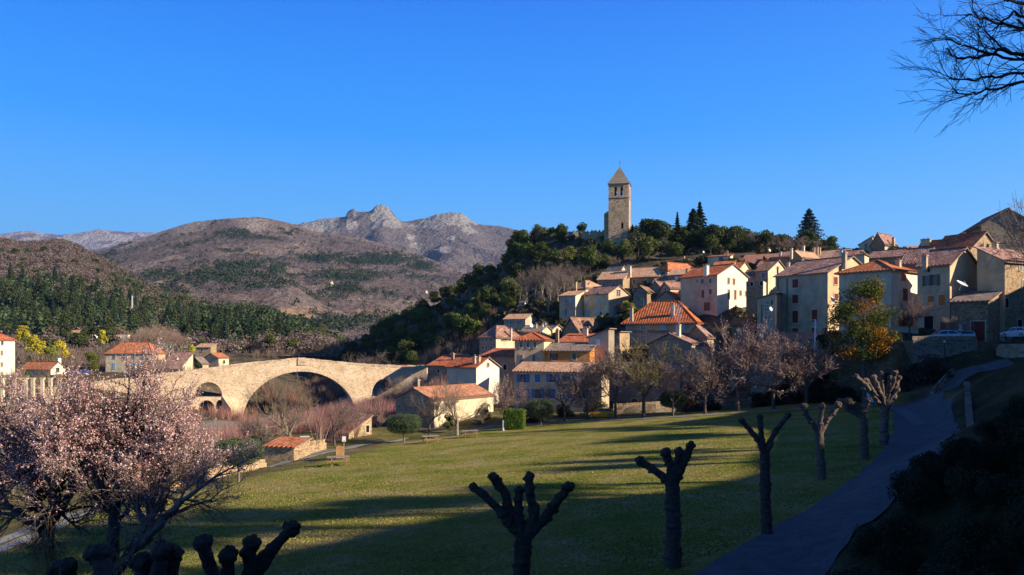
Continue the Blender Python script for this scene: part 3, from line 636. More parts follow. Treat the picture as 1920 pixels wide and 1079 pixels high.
class House:
    """walls F (left-facing front) and S (right side) meet at pixel column xc, depth D; front turned by a degrees"""
    def __init__(s, name, label, D, xc, xl, xr, a, ye, yb, roof, rise, wall, tile, side=None, cat='house', ov=.35, L=None, group=None, wallcol=None, flatdepth=8, zb=None):
        a = math.radians(a); s.a = a; C = P(xc, ye, D); ze = C.z
        dL = Vector((-math.cos(a), math.sin(a))); dR = Vector((math.sin(a), math.cos(a)))
        def solve(px, d):
            k = (px - 960) / F; den = d.x - k * d.y
            return (k * C.y - C.x) / den
        W = solve(xl, dL) if xl is not None else flatdepth
        Ln = L if L is not None else (solve(xr, dR) if xr is not None else flatdepth)
        W = min(max(W, 1.0), 40); Ln = min(max(Ln, 1.0), 30)
        z0 = (HOR - yb) / F * D if zb is None else zb
        s.C = Vector((C.x, C.y, 0)); s.R = Matrix.Rotation(-a, 3, 'Z'); s.W, s.L, s.ze = W, Ln, ze
        s.root = empty(name, (C.x, C.y, z0), -a, label, cat, group); s.z0 = z0
        e = ze - z0; h = rise; s.e = e; bot = -2.5
        # ---- shape of the top
        A, B, Cc, Dd = (-W, 0), (0, 0), (0, Ln), (-W, Ln)
        tops = {}
        o = ov
        if roof == 'gS':
            zl = lambda x, y: e + h * (1 - abs(y - Ln / 2) / (Ln / 2))
            planes = [[(-W - o, -o), (o, -o), (o, Ln / 2), (-W - o, Ln / 2)], [(o, Ln + o), (-W - o, Ln + o), (-W - o, Ln / 2), (o, Ln / 2)]]
            Sp = [(0, 0), (0, Ln), (0, Ln, e), (0, Ln / 2, e + h), (0, 0, e)]; s.fz = zl
        elif roof == 'gF':
            zl = lambda x, y: e + h * (1 - abs(x + W / 2) / (W / 2))
            planes = [[(o, -o), (o, Ln + o), (-W / 2, Ln + o), (-W / 2, -o)], [(-W - o, Ln + o), (-W - o, -o), (-W / 2, -o), (-W / 2, Ln + o)]]
        elif roof == 'sF': zl = lambda x, y: e + h * y / Ln; planes = [[(-W - o, -o), (o, -o), (o, Ln + o), (-W - o, Ln + o)]]
        elif roof == 'sB': zl = lambda x, y: e + h * (1 - y / Ln); planes = [[(o, Ln + o), (-W - o, Ln + o), (-W - o, -o), (o, -o)]]
        elif roof == 'sS': zl = lambda x, y: e - h * x / W; planes = [[(o, -o), (o, Ln + o), (-W - o, Ln + o), (-W - o, -o)]]
        elif roof == 'sL': zl = lambda x, y: e + h * (1 + x / W); planes = [[(-W - o, Ln + o), (-W - o, -o), (o, -o), (o, Ln + o)]]
        elif roof == 'flat': zl = lambda x, y: e; planes = []
        elif roof == 'hip':
            m_ = min(W, Ln) / 2
            zl = lambda x, y: e + h * min(1, min(-x + 0, x + W, y, Ln - y) / m_) if True else 0
            if W >= Ln: r0, r1 = (-W + m_, Ln / 2), (-m_, Ln / 2)
            else: r0, r1 = (-W / 2, m_), (-W / 2, Ln - m_)
            q = [(-W - o, -o), (o, -o), (o, Ln + o), (-W - o, Ln + o)]
            if W >= Ln: planes = [[q[0], q[1], r1, r0], [q[1], q[2], r1], [q[2], q[3], r0, r1], [q[3], q[0], r0]]
            else: planes = [[q[0], q[1], r0], [q[1], q[2], r1, r0], [q[2], q[3], r1], [q[3], q[0], r0, r1]]
            zl0 = zl
            zl = lambda x, y: e + h * min(x + W, -x, y, Ln - y) / m_
        s.zl = zl
        # ---- walls
        mb = MB()
        def wall(p, q, n=1):
            xs_ = [p, q] if not n else [p, ((p[0] + q[0]) / 2, (p[1] + q[1]) / 2), q]
            top = [(x, y, (zl(x, y) if roof not in ('hip', 'flat') else e)) for x, y in xs_]
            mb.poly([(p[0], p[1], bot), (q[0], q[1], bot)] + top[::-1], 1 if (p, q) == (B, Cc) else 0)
        wall(A, B); wall(B, Cc); wall(Cc, Dd); wall(Dd, A)
        if roof == 'flat': mb.poly([(*A, e), (*B, e), (*Cc, e), (*Dd, e)], 0)
        s._mb = mb; s.walls = None
        s.planes = planes; s.roofkind = roof
    def finish(s, wall, tile, side=None):
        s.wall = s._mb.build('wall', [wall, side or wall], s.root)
        s.roof = None
        if s.planes:
            rb = MB(); th = .16
            for pl in s.planes:
                pts = [Vector((x, y, s.zl(x, y) + .06)) for x, y in pl]
                eave = (pts[1] - pts[0]); ax = eave.normalized(); nn = eave.cross(pts[2] - pts[0]).normalized()
                if nn.z < 0: nn = -nn
                ay = nn.cross(ax)
                uv = [((p - pts[0]).dot(ax), (p - pts[0]).dot(ay)) for p in pts]
                if (pts[1] - pts[0]).cross(pts[2] - pts[0]).z < 0: P_, U_ = pts[::-1], uv[::-1]
                else: P_, U_ = pts, uv
                up = [p + Vector((0, 0, th)) for p in P_]
                rb.poly(up, 0, U_)
                rb.poly(P_[::-1], 1)
                for i in range(len(P_)):
                    j = (i + 1) % len(P_); rb.poly([P_[i], P_[j], up[j], up[i]], 1)
                # rounded cover tiles standing proud along the eave edge
                L_ = eave.length; k = int(L_ / .54)
                for i in range(k):
                    c = pts[0] + ax * (L_ * (i + .5) / k) + Vector((0, 0, th))
                    rb.tube(c - ay * .08, c + ay * .5, .11, .10, 5, 0, True)
            # ridge line of capping tiles
            tops = []
            for pl in s.planes:
                for i in range(len(pl)):
                    p, q = pl[i], pl[(i + 1) % len(pl)]
                    zp, zq = s.zl(*p), s.zl(*q)
                    if (zp > s.e + .05 or zq > s.e + .05): tops.append((tuple(p), tuple(q)))
            seen = set()
            for p, q in tops:
                key = tuple(sorted((p, q)))
                if tops.count((p, q)) + tops.count((q, p)) > 1 and key not in seen:
                    seen.add(key); a = Vector((*p, s.zl(*p) + .2)); b = Vector((*q, s.zl(*q) + .2)); rb.tube(a, b, .15, .15, 6, 0)
            s.roof = rb.build('roof', [tile, M_EAVE], s.root)
        return s
    def hit(s, face, px, py):
        d = Vector(((px - 960) / F, 1, (HOR - py) / F))
        n = s.R @ (Vector((0, -1, 0)) if face == 'F' else Vector((1, 0, 0)))
        t = s.C.dot(n) / d.dot(n); w = d * t - s.C
        l_ = s.R.transposed() @ w; return Vector((l_.x, l_.y, l_.z - s.z0)), t
    def win(s, face, x0, y0, x1, y1, st='dark', label=None):
        a, t = s.hit(face, x0, (y0 + y1) / 2); b, t2 = s.hit(face, x1, (y0 + y1) / 2); c, tc = s.hit(face, (x0 + x1) / 2, (y0 + y1) / 2)
        h = (y1 - y0) * tc / F; w = (b - a).length; cx = (a + b) / 2; cx.z = c.z
        if face == 'F': ax, out = Vector((1, 0, 0)), Vector((0, -1, 0))
        else: ax, out = Vector((0, 1, 0)), Vector((1, 0, 0))
        up = Vector((0, 0, 1)); M = Matrix((ax, out, up)).transposed()
        def bx(mb, u, o_, v, du, do, dv, m=0): mb.box(cx + ax * u + out * o_ + up * v, (du, do, dv), m, M)
        mb = MB(); fw = .14
        for sg in (-1, 1): bx(mb, sg * (w / 2 + fw / 2), .02, 0, fw, .08, h + 2 * fw, 0)
        bx(mb, 0, .03, h / 2 + fw / 2, w, .10, fw, 0); bx(mb, 0, .05, -h / 2 - fw / 2, w + .1, .16, fw, 0)
        bx(mb, 0, -.02, 0, w, .06, h, 1)
        if st in ('dark', 'open', 'blueopen', 'brownopen', 'orangeopen', 'glass', 'redopen'):
            bx(mb, 0, .02, 0, .06, .03, h, 2)
            for k in ((-.17, .17) if h > 1.1 else (0,)): bx(mb, 0, .02, k * h, w, .025, .05, 2)
        pane = M_DARK if st in ('hole', 'door') else M_GLASS
        o = mb.build('door' if st.endswith('door') else 'window', [s.surr if hasattr(s, 'surr') else M_SURR, pane, M_WHITE if st == 'glass' else M_GRYW], s.root)
        if label: o['label'] = label
        cm = {'blue': M_BLUE, 'skyblue': M_SKYB, 'red': M_RED, 'orange': M_ORG, 'brown': M_BRN, 'grey': M_GRYW, 'reddoor': M_RED, 'browndoor': M_BRN, 'white': M_WHITE}
        if st in cm:
            for sg in (-1, 1):
                sb = MB(); bx(sb, sg * w / 4, .05, 0, w / 2 - .02, .05, h - .02)
                for k in (-.3, 0, .3): bx(sb, sg * w / 4, .08, k * h, w / 2 - .06, .03, .07)
                sb.build('shutter' if 'door' not in st else 'door_leaf', cm[st], o)
        if st.endswith('open'):
            mt = {'open': M_GRYW, 'blueopen': M_BLUE, 'brownopen': M_BRN, 'orangeopen': M_ORG, 'redopen': M_RED}[st]
            for sg in (-1, 1):
                sb = MB(); bx(sb, sg * (w / 2 + w / 4 + .03), .09, 0, w / 2, .05, h)
                for k in (-.3, 0, .3): bx(sb, sg * (w / 2 + w / 4 + .03), .125, k * h, w / 2 - .06, .02, .07)
                sb.build('shutter', mt, o)
        return o
    def wins(s, lst):
        for q in lst: s.win(*q)
        return s
    def chim(s, px, ytop, ybase, w=.7, dback=2.0, m=None, cap=True):
        """chimney standing on the roof, dback metres behind the near corner"""
        D = s.C.y + dback; top = P(px, ytop, D); bz = (HOR - ybase) / F * D - 1.2
        loc = s.R.transposed() @ (Vector((top.x, top.y, 0)) - s.C); zt = top.z - s.z0
        mb = MB(); w *= .8; mb.box((loc.x, loc.y, (zt + bz - s.z0) / 2), (w, w * .8, zt - (bz - s.z0)), 0)
        if cap:
            mb.box((loc.x, loc.y, zt + .06), (w + .2, w * .8 + .2, .12), 1)
            for k in (-.22, .22): mb.tube((loc.x + k * w, loc.y, zt + .12), (loc.x + k * w, loc.y, zt + .45), .12, .1, 8, 2)
        mb.build('chimney', [m or W_SALM, M_CONC, M_TERRA], s.roof or s.root); return s
    def dish(s, px, py, dback=-.5, r=.55, tilt=.35):
        D = s.C.y + dback; c = P(px, py, D); loc = s.R.transposed() @ (Vector((c.x, c.y, 0)) - s.C); loc.z = c.z - s.z0
        mb = MB(); ax = (s.R.transposed() @ Vector((.55, -.75, tilt))).normalized(); q = ax.to_track_quat('Z', 'Y').to_matrix()
        rings = [[loc + q @ Vector((math.cos(t) * k * r, math.sin(t) * k * r, .25 * r * k * k)) for t in [2 * math.pi * i / 16 for i in range(16)]] for k in (.02, .5, 1)]
        for A_, B_ in zip(rings[:-1], rings[1:]):
            for i in range(16): mb.poly([A_[i], A_[(i + 1) % 16], B_[(i + 1) % 16], B_[i]])
        mb.bar(loc, loc - ax * .5 - Vector((0, 0, .3)), .06); mb.bar(loc + q @ Vector((0, -r, .2)), loc + ax * .55, .03)
        mb.build('satellite_dish', M_WHITE, s.root); return s
    def pipe(s, face, px, y0, y1):
        a, _ = s.hit(face, px, y0); b, _ = s.hit(face, px, y1); out = Vector((0, -1, 0)) if face == 'F' else Vector((1, 0, 0))
        mb = MB(); mb.tube(a + out * .08, b + out * .08, .06, .06, 6); mb.build('drainpipe', M_IRON, s.root); return s
M_EAVE = plain('eave_mortar', (.30, .22, .17), .95)
M_TERRA = plain('terracotta', (.42, .20, .12), .9)
def house(name, label, D, xc, xl, xr, a, ye, yb, roof, rise, wall, tile, side=None, **k):
    k2 = {q: v for q, v in k.items()}
    h = House(name, label, D, xc, xl, xr, a, ye, yb, roof, rise, None, None, **k2)
    return h.finish(wall, tile, side)
# ------------------------------------------------------------ the village, front row first
HS = {}
# roof ridge rows and plan angles read off the photograph
RIDGEROW = dict(white=672, long=730, twinB=537, bigwhite=497, bigGrey=483, rt1=491, rt2=467, rt4=437, hotel=567, beige=626, mid1=613, longstone1=502, longstone2=509, grey=684, orange=646, redback=628, barn=543,
                redroof=656, farm=643, chapel=680, l1=614, top3=468, top2=472, stripe=476, brown3=490, peakred=495, cream2=549, dg3=530, hotelwing=627, hotelwing2=612, lowred=625, twinC=528, twinA=547, blue2=590,
                dark1=668, longbrown=597, shed1=825, shed2=782, redcream=492, castle=438, castle5=468, top4=470, top1=472, rt3=467, dg1=537, dg2=528, annex=551, greygable=619)
PLAN = dict(farm=8, farm2=14, farm3=12, g1=14, g2=18, g3=12, v1=14, v2=10, v3=10, mid1=45, longbrown=45, twinC=50, twinB=48, dg3=60, cream2=50, hotel=26, bigwhite=52, peakred=55, farred=41, topred=24, stripe=30, top1=42, top2=55, top3=43, top4=39, bigGrey=54, rt1=52, rt2=53,
            rt2b=42, barn=45, rt3=62, rt4=60, rt6=38, castle=50, castle2=30, castle3=40, castle4=40, castle5=41, lowred=34)
def H(key, name, label, D, xc, xl, xr, aa, ye, yb, roof, rise, *a, **k):
    if key in PLAN:
        aa = PLAN[key]
        if key not in ('topred', 'top3'): k.pop('L', None)
    if key in RIDGEROW:
        r_ = math.radians(aa); kl = (xl - 960) / F; kr = (xr - 960) / F; cx = (xc - 960) / F * D
        W_ = (kl * D - cx) / (-math.cos(r_) - kl * math.sin(r_)); L_ = k.get('L') or (kr * D - cx) / (math.sin(r_) - kr * math.cos(r_))
        dd = {'gS': L_ / 2 * math.cos(r_), 'gF': W_ / 2 * math.sin(r_), 'sF': L_ * math.cos(r_), 'hip': L_ / 2 * math.cos(r_) + W_ / 2 * math.sin(r_), 'sS': W_ * math.sin(r_), 'sL': 0}[roof]
        rise = min(6, max(.4, (HOR - RIDGEROW[key]) / F * (D + dd) - (HOR - ye) / F * D))
    h = house(name, label, D, xc, xl, xr, aa, ye, yb, roof, rise, *a, **k); HS[key] = h; return h
# park-side houses
h = H('shed1', 'garden_shed', 'low stone garden shed with bright orange tiled roof beside the lane', 80, 551, 494, 560, 14, 842, 866, 'sF', 1.5, S_TAN, T_ORG, cat='shed', L=3.4, ov=.2)
h = H('shed2', 'stone_shed', 'stone hut with steep brown tiled roof and two small openings by the lane', 105, 654, 621, 697, 40, 814, 839, 'sF', 2.35, S_GREY, T_BRN, S_TAN, cat='shed', ov=.2)
h.win('S', 686, 798, 692, 811, 'hole'); h.win('S', 683, 819, 692, 834, 'browndoor')
h = H('long', 'long_house', 'long low house with orange roof, grey stone gable and cream side wall', 112, 814, 742, 925, 38, 752, 806, 'gF', 2.1, S_GREY, T_OS, W_CREAM, ov=.3)
h.chim(783, 714, 731, .7, 5, S_TAN)
h = H('white', 'white_house', 'tall white gabled house with two brick chimneys above the long low house', 130, 893, 838, 936, 42, 690, 770, 'gS', 1.35, W_LGREY, T_RED, W_WHITE)
h.win('S', 913, 681, 917, 688, 'brown'); h.win('S', 925, 742, 931, 757, 'grey')
h.chim(890, 670, 684, .7, 1.5, T_BR if False else W_SALM).chim(898, 671, 684, .6, 1.5)
h = H('dark1', 'stone_house', 'small dark stone house with streaky red roof next to the bridge end', 168, 846, 802, 866, 28, 687, 715, 'sF', 2.0, S_BRN, T_RED, S_PINK, L=7)
h.win('F', 820, 693, 824, 699, 'hole'); h.chim(849, 664, 676, .8, 4, S_PINK)
h = H('small1', 'small_house', 'small cottage roof tucked between the stone house and the white house', 180, 868, 838, 885, 26, 676, 700, 'gS', 1.3, S_GREY, T_BRN, W_CREAM)
h = H('redroof', 'terrace_house', 'grey house under a flat-looking bright red roof left of the tall beige house', 143, 964, 899, 970, 26, 671, 740, 'sF', 2.0, W_DGREY, T_RED, L=6.5)
h.win('F', 944, 684, 950, 694, 'hole')
h = H('grey', 'terrace_house', 'long grey house with blue shutters and a pale salmon roof facing the park', 120, 1128, 963, 1150, 24, 700, 782, 'sF', 2.0, W_GREY, T_SAL, W_GREY, L=4.0)
for x in (981, 1008, 1036, 1070): h.win('F', x - 5.5, 702, x + 5.5, 717, 'blue' if x == 1008 else 'blueopen')
for x in (981, 1008, 1036, 1070, 1100): h.win('F', x - 5.5, 730, x + 5.5, 747, 'blueopen' if x < 1030 else 'blue')
for x in (990, 1050): h.win('F', x - 5, 758, x + 5, 776, 'browndoor')
h = H('beige', 'tall_house', 'tall beige house with hipped red roof, three dark attic windows and closed grey shutters', 140, 1020, 965, 1052, 14, 639, 715, 'hip', 1.7, W_BEIGE, T_RED, W_CREAM, L=7.0)
for x in (977, 990, 1003): h.win('F', x - 2.2, 642, x + 2.2, 652, 'dark')
for x in (977, 1001): h.win('F', x - 3, 666, x + 3, 679, 'grey')
h = H('orange', 'orange_house', 'orange rendered house with a half shaded brown roof beside the tall beige house', 137, 1106, 1019, 1125, 15, 660, 712, 'sF', 2.1, W_ORG, T_GRY, L=6.5)
h.win('F', 1035, 663, 1042, 676, 'redopen'); h.win('F', 1073, 663, 1080, 675, 'dark'); h.pipe('F', 1024, 662, 690)
h = H('redback', 'terrace_house', 'house with bright ribbed red roof behind the orange house', 150, 1106, 1045, 1120, 23, 643, 690, 'sF', 2.6, W_GREY, T_RED, L=7)
h.chim(1045, 620, 636, .7, 1, W_SALM).chim(1098, 617, 629, 1.1, 6, W_CREAM)
h = H('greygable', 'grey_house', 'narrow grey house with a single slope roof and one pale shuttered window', 141, 1141, 1103, 1152, 25, 634, 745, 'sL', 1.5, W_LGREY, T_GRY, W_DGREY, L=3.5)
h.win('F', 1118, 636, 1125, 648, 'white'); h.win('F', 1107, 662, 1112, 676, 'hole')
h = H('mid1', 'stone_house', 'old house of pinkish brick and beige stone under two brown tiled slopes', 170, 930, 899, 978, 33, 633, 672, 'hip', 1.9, S_PINK, T_PINK, W_CREAM, L=9)
for x in (905, 912, 921): h.win('F', x - 1.6, 635, x + 1.6, 641, 'dark'); h.win('F', x - 1.6, 649, x + 1.6, 656, 'dark')
h.win('S', 943, 632, 950, 639, 'brownopen'); h.chim(958, 618, 628, .6, 3)
h = H('mid1b', 'small_house', 'low brown roofed house with a white satellite dish and two chimneys', 176, 1012, 975, 1035, 25, 624, 660, 'gS', 1.5, W_DGREY, T_GRY, W_CREAM, L=8)
h.dish(996, 611, 1, .5).chim(1005, 609, 620, .6, 3, W_CREAM).chim(1017, 609, 618, .5, 3, W_WHITE).chim(1022, 607, 618, .5, 4, W_WHITE)
h = H('blue2', 'small_house', 'small brown house with two tiny blue windows above the pink brick house', 198, 985, 945, 1003, 27, 599, 625, 'gS', 1.3, W_PINK, T_SAL, W_LGREY, L=6.5)
h.win('F', 956, 602, 959.5, 608, 'blue'); h.win('F', 970, 602, 973.5, 608, 'blue'); h.win('S', 999, 603, 1002, 609, 'blue')
h = H('longbrown', 'stone_barn', 'stone barn with a long steep brown tiled slope below the twin beige houses', 172, 1086, 1055, 1128, 50, 622, 650, 'gF', 3.2, S_BRN, T_BRN, S_TAN, L=9)
h.chim(1095, 617, 628, 1.0, .5, W_CREAM)
h = H('lowcream', 'small_house', 'small cream gable among the chimneys below the twin beige houses', 182, 1036, 1020, 1056, 50, 618, 640, 'gS', 1.0, W_DGREY, T_GRY, W_CREAM)
h = H('twinA', 'beige_house', 'beige house with blue shutters and stepped salmon roof, left one of the twin beige houses', 197, 1079, 1049, 1096, 30, 555, 612, 'sF', .9, W_PINK, T_SAL, W_CREAM)
h.win('F', 1060, 561, 1063, 569, 'grey'); h.win('F', 1068, 558, 1072, 567, 'skyblue'); h.win('F', 1059, 580, 1063, 592, 'blue')
h = H('twinC', 'tall_house', 'hipped roof house standing behind the left twin beige house', 205, 1098, 1063, 1140, 26, 541, 600, 'hip', 2.2, W_DGREY, T_SAL, W_CREAM, L=9)
h.chim(1080, 531, 541, .6, 1).chim(1105, 533, 541, .6, 3, W_CREAM)
h = H('twinB', 'beige_house', 'beige gabled house with pale blue shutters, right one of the twin beige houses', 194, 1141, 1095, 1179, 34, 551, 608, 'gS', 1.5, W_BEIGE, T_PINK, W_SALM)
h.win('F', 1098.5, 552.5, 1101.5, 557, 'dark'); h.win('F', 1120.5, 549, 1123.5, 554, 'dark')
for x, y in ((1101, 567), (1122, 565)): h.win('F', x - 2, y - 5, x + 2, y + 5, 'skyblue')
for x, y in ((1100, 588), (1122, 587)): h.win('F', x - 2.6, y - 6.5, x + 2.6, y + 6.5, 'skyblue')
h.win('S', 1156, 544, 1163, 555, 'glass'); h.win('S', 1150, 578, 1157, 592, 'skyblue')
h = H('longstone1', 'stone_house', 'long brown stone house with square windows under a wide salmon roof, right part', 226, 1236, 1168, 1250, 24, 519, 566, 'gS', 2.7, S_BRN, T_SAL, S_TAN, L=9)
for x in (1189, 1211): h.win('F', x - 2.4, 525, x + 2.4, 533, 'dark')
h.win('F', 1187, 545, 1193, 552, 'brown'); h.chim(1179, 500, 513, 1.6, 1.5, W_CREAM)
h = H('longstone2', 'stone_house', 'brown stone house with a slanting salmon roof, left part of the long stone row', 224, 1168, 1120, 1175, 28, 524, 566, 'gS', 2.9, S_PINK, T_SAL, S_TAN, L=10)
for x in (1133, 1150): h.win('F', x - 2, 529, x + 2, 536, 'dark')
h = H('backgable', 'stone_house', 'cream gable rising behind the long stone row', 240, 1162, 1135, 1176, 40, 511, 540, 'gS', 2.2, S_GREY, T_GRY, W_CREAM)
h = H('dg1', 'stone_cottage', 'dark stone cottage with a small gable and black windows, left of three', 190, 1213, 1187, 1232, 24, 548, 590, 'gF', 1.6, S_GREY, T_BRN, S_BRN, L=9)
h.win('F', 1202, 563, 1206, 572, 'dark')
h = H('dg2', 'stone_cottage', 'dark stone cottage with a cream chimney stub, middle of three', 200, 1240, 1217, 1256, 24, 541, 585, 'gF', 1.9, S_GREY, T_BRN, W_CREAM, L=9)
h.win('F', 1225, 552, 1228, 558, 'dark')
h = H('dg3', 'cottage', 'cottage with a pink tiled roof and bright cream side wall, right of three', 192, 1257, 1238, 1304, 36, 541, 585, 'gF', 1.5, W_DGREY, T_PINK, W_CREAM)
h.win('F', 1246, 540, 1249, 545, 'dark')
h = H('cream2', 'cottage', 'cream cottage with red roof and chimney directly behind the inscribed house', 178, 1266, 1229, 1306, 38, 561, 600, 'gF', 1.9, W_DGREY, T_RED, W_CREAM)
h.win('F', 1252, 563, 1257, 569, 'dark'); h.win('S', 1289, 578, 1294, 586, 'brown'); h.chim(1274, 551, 561, .7, 2, T_BRK if False else W_SALM)
# the inscribed hotel
h = H('hotel', 'hotel_building', 'pink rendered building with a big bright red hipped roof and painted lettering', 160, 1302, 1173, 1320, 24, 601, 690, 'hip', 3.4, W_PINK, T_HOT, W_BEIGE, L=10, ov=.9, cat='hotel')
for x in (1206, 1243, 1280): h.win('F', x - 4, 604, x + 4, 618, 'skyblue' if x > 1220 else 'glass')
for x in (1206, 1242, 1280): h.win('F', x - 4, 630, x + 4, 642, 'glass')
h.chim(1184, 578, 592, .8, 3, W_CREAM).chim(1261, 573, 584, .9, 3)
def lettering(h, face, x0, x1, yc, text, hm, mat):
    a, _ = h.hit(face, x0, yc); b, _ = h.hit(face, x1, yc)
    cu = bpy.data.curves.new('lettering', 'FONT'); cu.body = text; cu.size = hm * 1.38; cu.extrude = .01; cu.align_x = 'CENTER'; cu.align_y = 'CENTER'; cu.space_character = 1.1; cu.offset = .012
    o = bpy.data.objects.new('tmp', cu); COL.objects.link(o); bpy.context.view_layer.update()
    dg = bpy.context.evaluated_depsgraph_get(); me = bpy.data.meshes.new_from_object(o.evaluated_get(dg)); w = o.dimensions.x
    bpy.data.objects.remove(o)
    k = (b - a).length / w; me.transform(Matrix.Diagonal((k, 1, 1, 1)))
    me.transform(Matrix.Rotation(math.radians(90), 4, 'X')); me.materials.clear(); me.materials.append(mat)
    o = link('lettering', me, h.root); c = (a + b) / 2; c += Vector((0, -.035, 0)); o.location = c
    return o
lettering(h, 'F', 1188, 1254, 622.5, 'HOTEL - RESTAURANT', .62, plain('faded_red_lettering', (.20, .02, .03), .9))
h = H('hotelwing', 'stone_house', 'stone house with a pale roof and smoking chimney in front of the inscribed hotel', 133, 1297, 1216, 1330, 40, 646, 700, 'gF', 2.3, S_GREY, T_PINK, W_CREAM)
h.win('F', 1245, 642, 1254, 652, 'brown'); h.chim(1272, 610, 640, .9, 2.5, W_CREAM)
h = H('hotelwing2', 'stone_house', 'stone house with a lit stone corner behind the blossom trees, right of the hotel', 136, 1326, 1286, 1344, 40, 633, 712, 'gF', 2.2, S_GREY, T_PINK, S_TAN)
h.win('S', 1335, 643, 1339, 655, 'brown')
# upper middle
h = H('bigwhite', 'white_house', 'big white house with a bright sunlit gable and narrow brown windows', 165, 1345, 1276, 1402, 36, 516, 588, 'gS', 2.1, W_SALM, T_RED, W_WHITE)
for x, y in ((1317, 528), (1332, 527)): h.win('F', x - 2.5, y - 4, x + 2.5, y + 4, 'dark')
h.win('F', 1306, 525, 1308.5, 530, 'dark'); h.win('F', 1315.5, 544, 1320.5, 559, 'brown'); h.win('F', 1329.5, 543, 1334.5, 552, 'brown'); h.win('F', 1320, 567, 1332, 583, 'browndoor')
for x, y in ((1366, 527), (1376, 528.5)): h.win('S', x - 1.8, y - 5.5, x + 1.8, y + 5.5, 'brown')
for x, y, k in ((1366.5, 552, 8.5), (1378.5, 553, 8.5), (1388.5, 550, 4.5), (1399, 551, 4)): h.win('S', x - 1.8, y - k, x + 1.8, y + k, 'brown')
h.chim(1324, 499, 508, 1.2, 2, W_WHITE)
h = H('peakred', 'terrace_house', 'bluish house with a wide red roof at the right end of the long stone row', 226, 1252, 1233, 1308, 30, 507, 545, 'hip', 1.7, W_LGREY, T_ORG, W_CREAM, L=10)
h.win('F', 1241, 509, 1248, 514, 'blue')
h = H('peakred2', 'small_house', 'small dark house with salmon roof in front of the wide red roof', 214, 1290, 1252, 1300, 27, 516, 540, 'sF', 1.9, W_DGREY, T_SAL, W_CREAM, L=5.5)
h.win('F', 1266, 519, 1271, 527, 'white'); h.chim(1288, 506, 516, .7, 0)
h = H('farred', 'small_house', 'low house with a red roof and red chimney at the wood edge', 246, 1308, 1256, 1330, 24, 497, 520, 'sF', 2.2, W_CREAM, T_RED, L=8)
h.win('F', 1307 - 4, 497.5, 1307, 501, 'dark'); h.chim(1282, 482, 492, .7, 3)
h = H('topred', 'small_house', 'cream house with a flat red roof and red chimney high in the village', 236, 1369, 1327, 1376, 17, 481, 520, 'sF', 1.0, W_CREAM, T_RED, L=6)
h.win('F', 1348, 482.5, 1356, 490, 'blue'); h.win('F', 1331, 499, 1334, 503, 'dark'); h.chim(1363, 472, 480, .8, 3).dish(1319, 473, 0, .35)
h = H('stripe', 'terrace_house', 'house with a striped red and cream roof below the hilltop trees', 222, 1470, 1386, 1480, 23, 493, 530, 'sF', 2.6, S_GREY, T_STR, L=7.5)
h.win('F', 1419, 487, 1428, 494, 'blue')
h = H('redcream', 'small_house', 'narrow house with a red roof and cream gable right of the big white house', 186, 1386, 1374, 1406, 40, 504, 545, 'gS', 2.1, W_DGREY, T_RED, W_CREAM)
h = H('brown3', 'stone_house', 'tall dark stone house with a brown tiled roof and red chimney', 176, 1440, 1416, 1476, 48, 508, 570, 'gS', 2.4, S_GREY, T_BRN, W_CREAM, L=9)
h.win('F', 1428, 512, 1434, 522, 'blue'); h.chim(1478, 494, 505, .8, 2, W_SALM)
h = H('brown4', 'stone_house', 'narrow shaded stone house between the brown roof and the big white house', 180, 1419, 1394, 1430, 35, 518, 570, 'gS', 1.6, W_DGREY, T_BRN, S_GREY, L=7)
h.win('F', 1406, 530, 1409, 540, 'dark')
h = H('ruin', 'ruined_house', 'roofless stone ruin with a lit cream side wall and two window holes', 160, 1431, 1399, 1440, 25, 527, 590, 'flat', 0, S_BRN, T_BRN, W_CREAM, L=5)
h.win('F', 1407, 529, 1412, 537, 'hole'); h.win('F', 1425, 528, 1430, 536, 'hole')
h = H('top1', 'terrace_house', 'stone house with a brown gable roof and satellite dish on the village skyline', 212, 1479, 1446, 1500, 20, 482, 520, 'sF', 1.5, S_BRN, T_PINK, L=6); h.dish(1443, 470, 1, .42).chim(1463, 474, 484, .8, 2)
h = H('top2', 'terrace_house', 'dark stone house with a long salmon roof on the village skyline', 200, 1504, 1479, 1538, 40, 484, 520, 'gF', 1.9, S_GREY, T_SAL, W_CREAM)
h.chim(1484, 467, 478, .7, 1, W_CREAM).chim(1494, 470, 479, .7, 3)
h = H('top3', 'terrace_house', 'wide salmon roof with brick chimneys behind the big grey building', 205, 1580, 1506, 1600, 26, 483, 520, 'gS', 2.6, W_SALM, T_SAL, W_CREAM, L=11)
h.chim(1506, 462, 472, .9, 7, W_CREAM).chim(1526, 466, 474, .8, 7).chim(1532, 465, 474, .8, 7).chim(1537, 466, 474, .6, 7)
h = H('top4', 'terrace_house', 'red brown roof with a white chimney behind the big grey building', 190, 1608, 1560, 1625, 28, 483, 520, 'gS', 2.4, W_SALM, T_PINK, W_CREAM, L=9)
h.chim(1577, 471, 482, .8, 2, W_WHITE)
h = H('lowblue', 'long_house', 'long shaded house with blue doors hidden behind the row of bare trees', 126, 1275, 1132, 1290, 24, 704, 778, 'sF', 1.6, W_DGREY, T_GRY, W_DGREY, L=6)
for x in (1172, 1215, 1250): h.win('F', x - 4, 712, x + 4, 726, 'blue')
for x in (1190, 1236): h.win('F', x - 5, 748, x + 5, 772, 'browndoor')
h = H('darkstone', 'stone_house', 'narrow dark stone house with a lit side between the grey house and the hotel', 158, 1162, 1143, 1168, 28, 634, 680, 'sL', 1.0, S_GREY, T_GRY, S_TAN, L=6); h.win('F', 1151, 645, 1155, 652, 'hole')
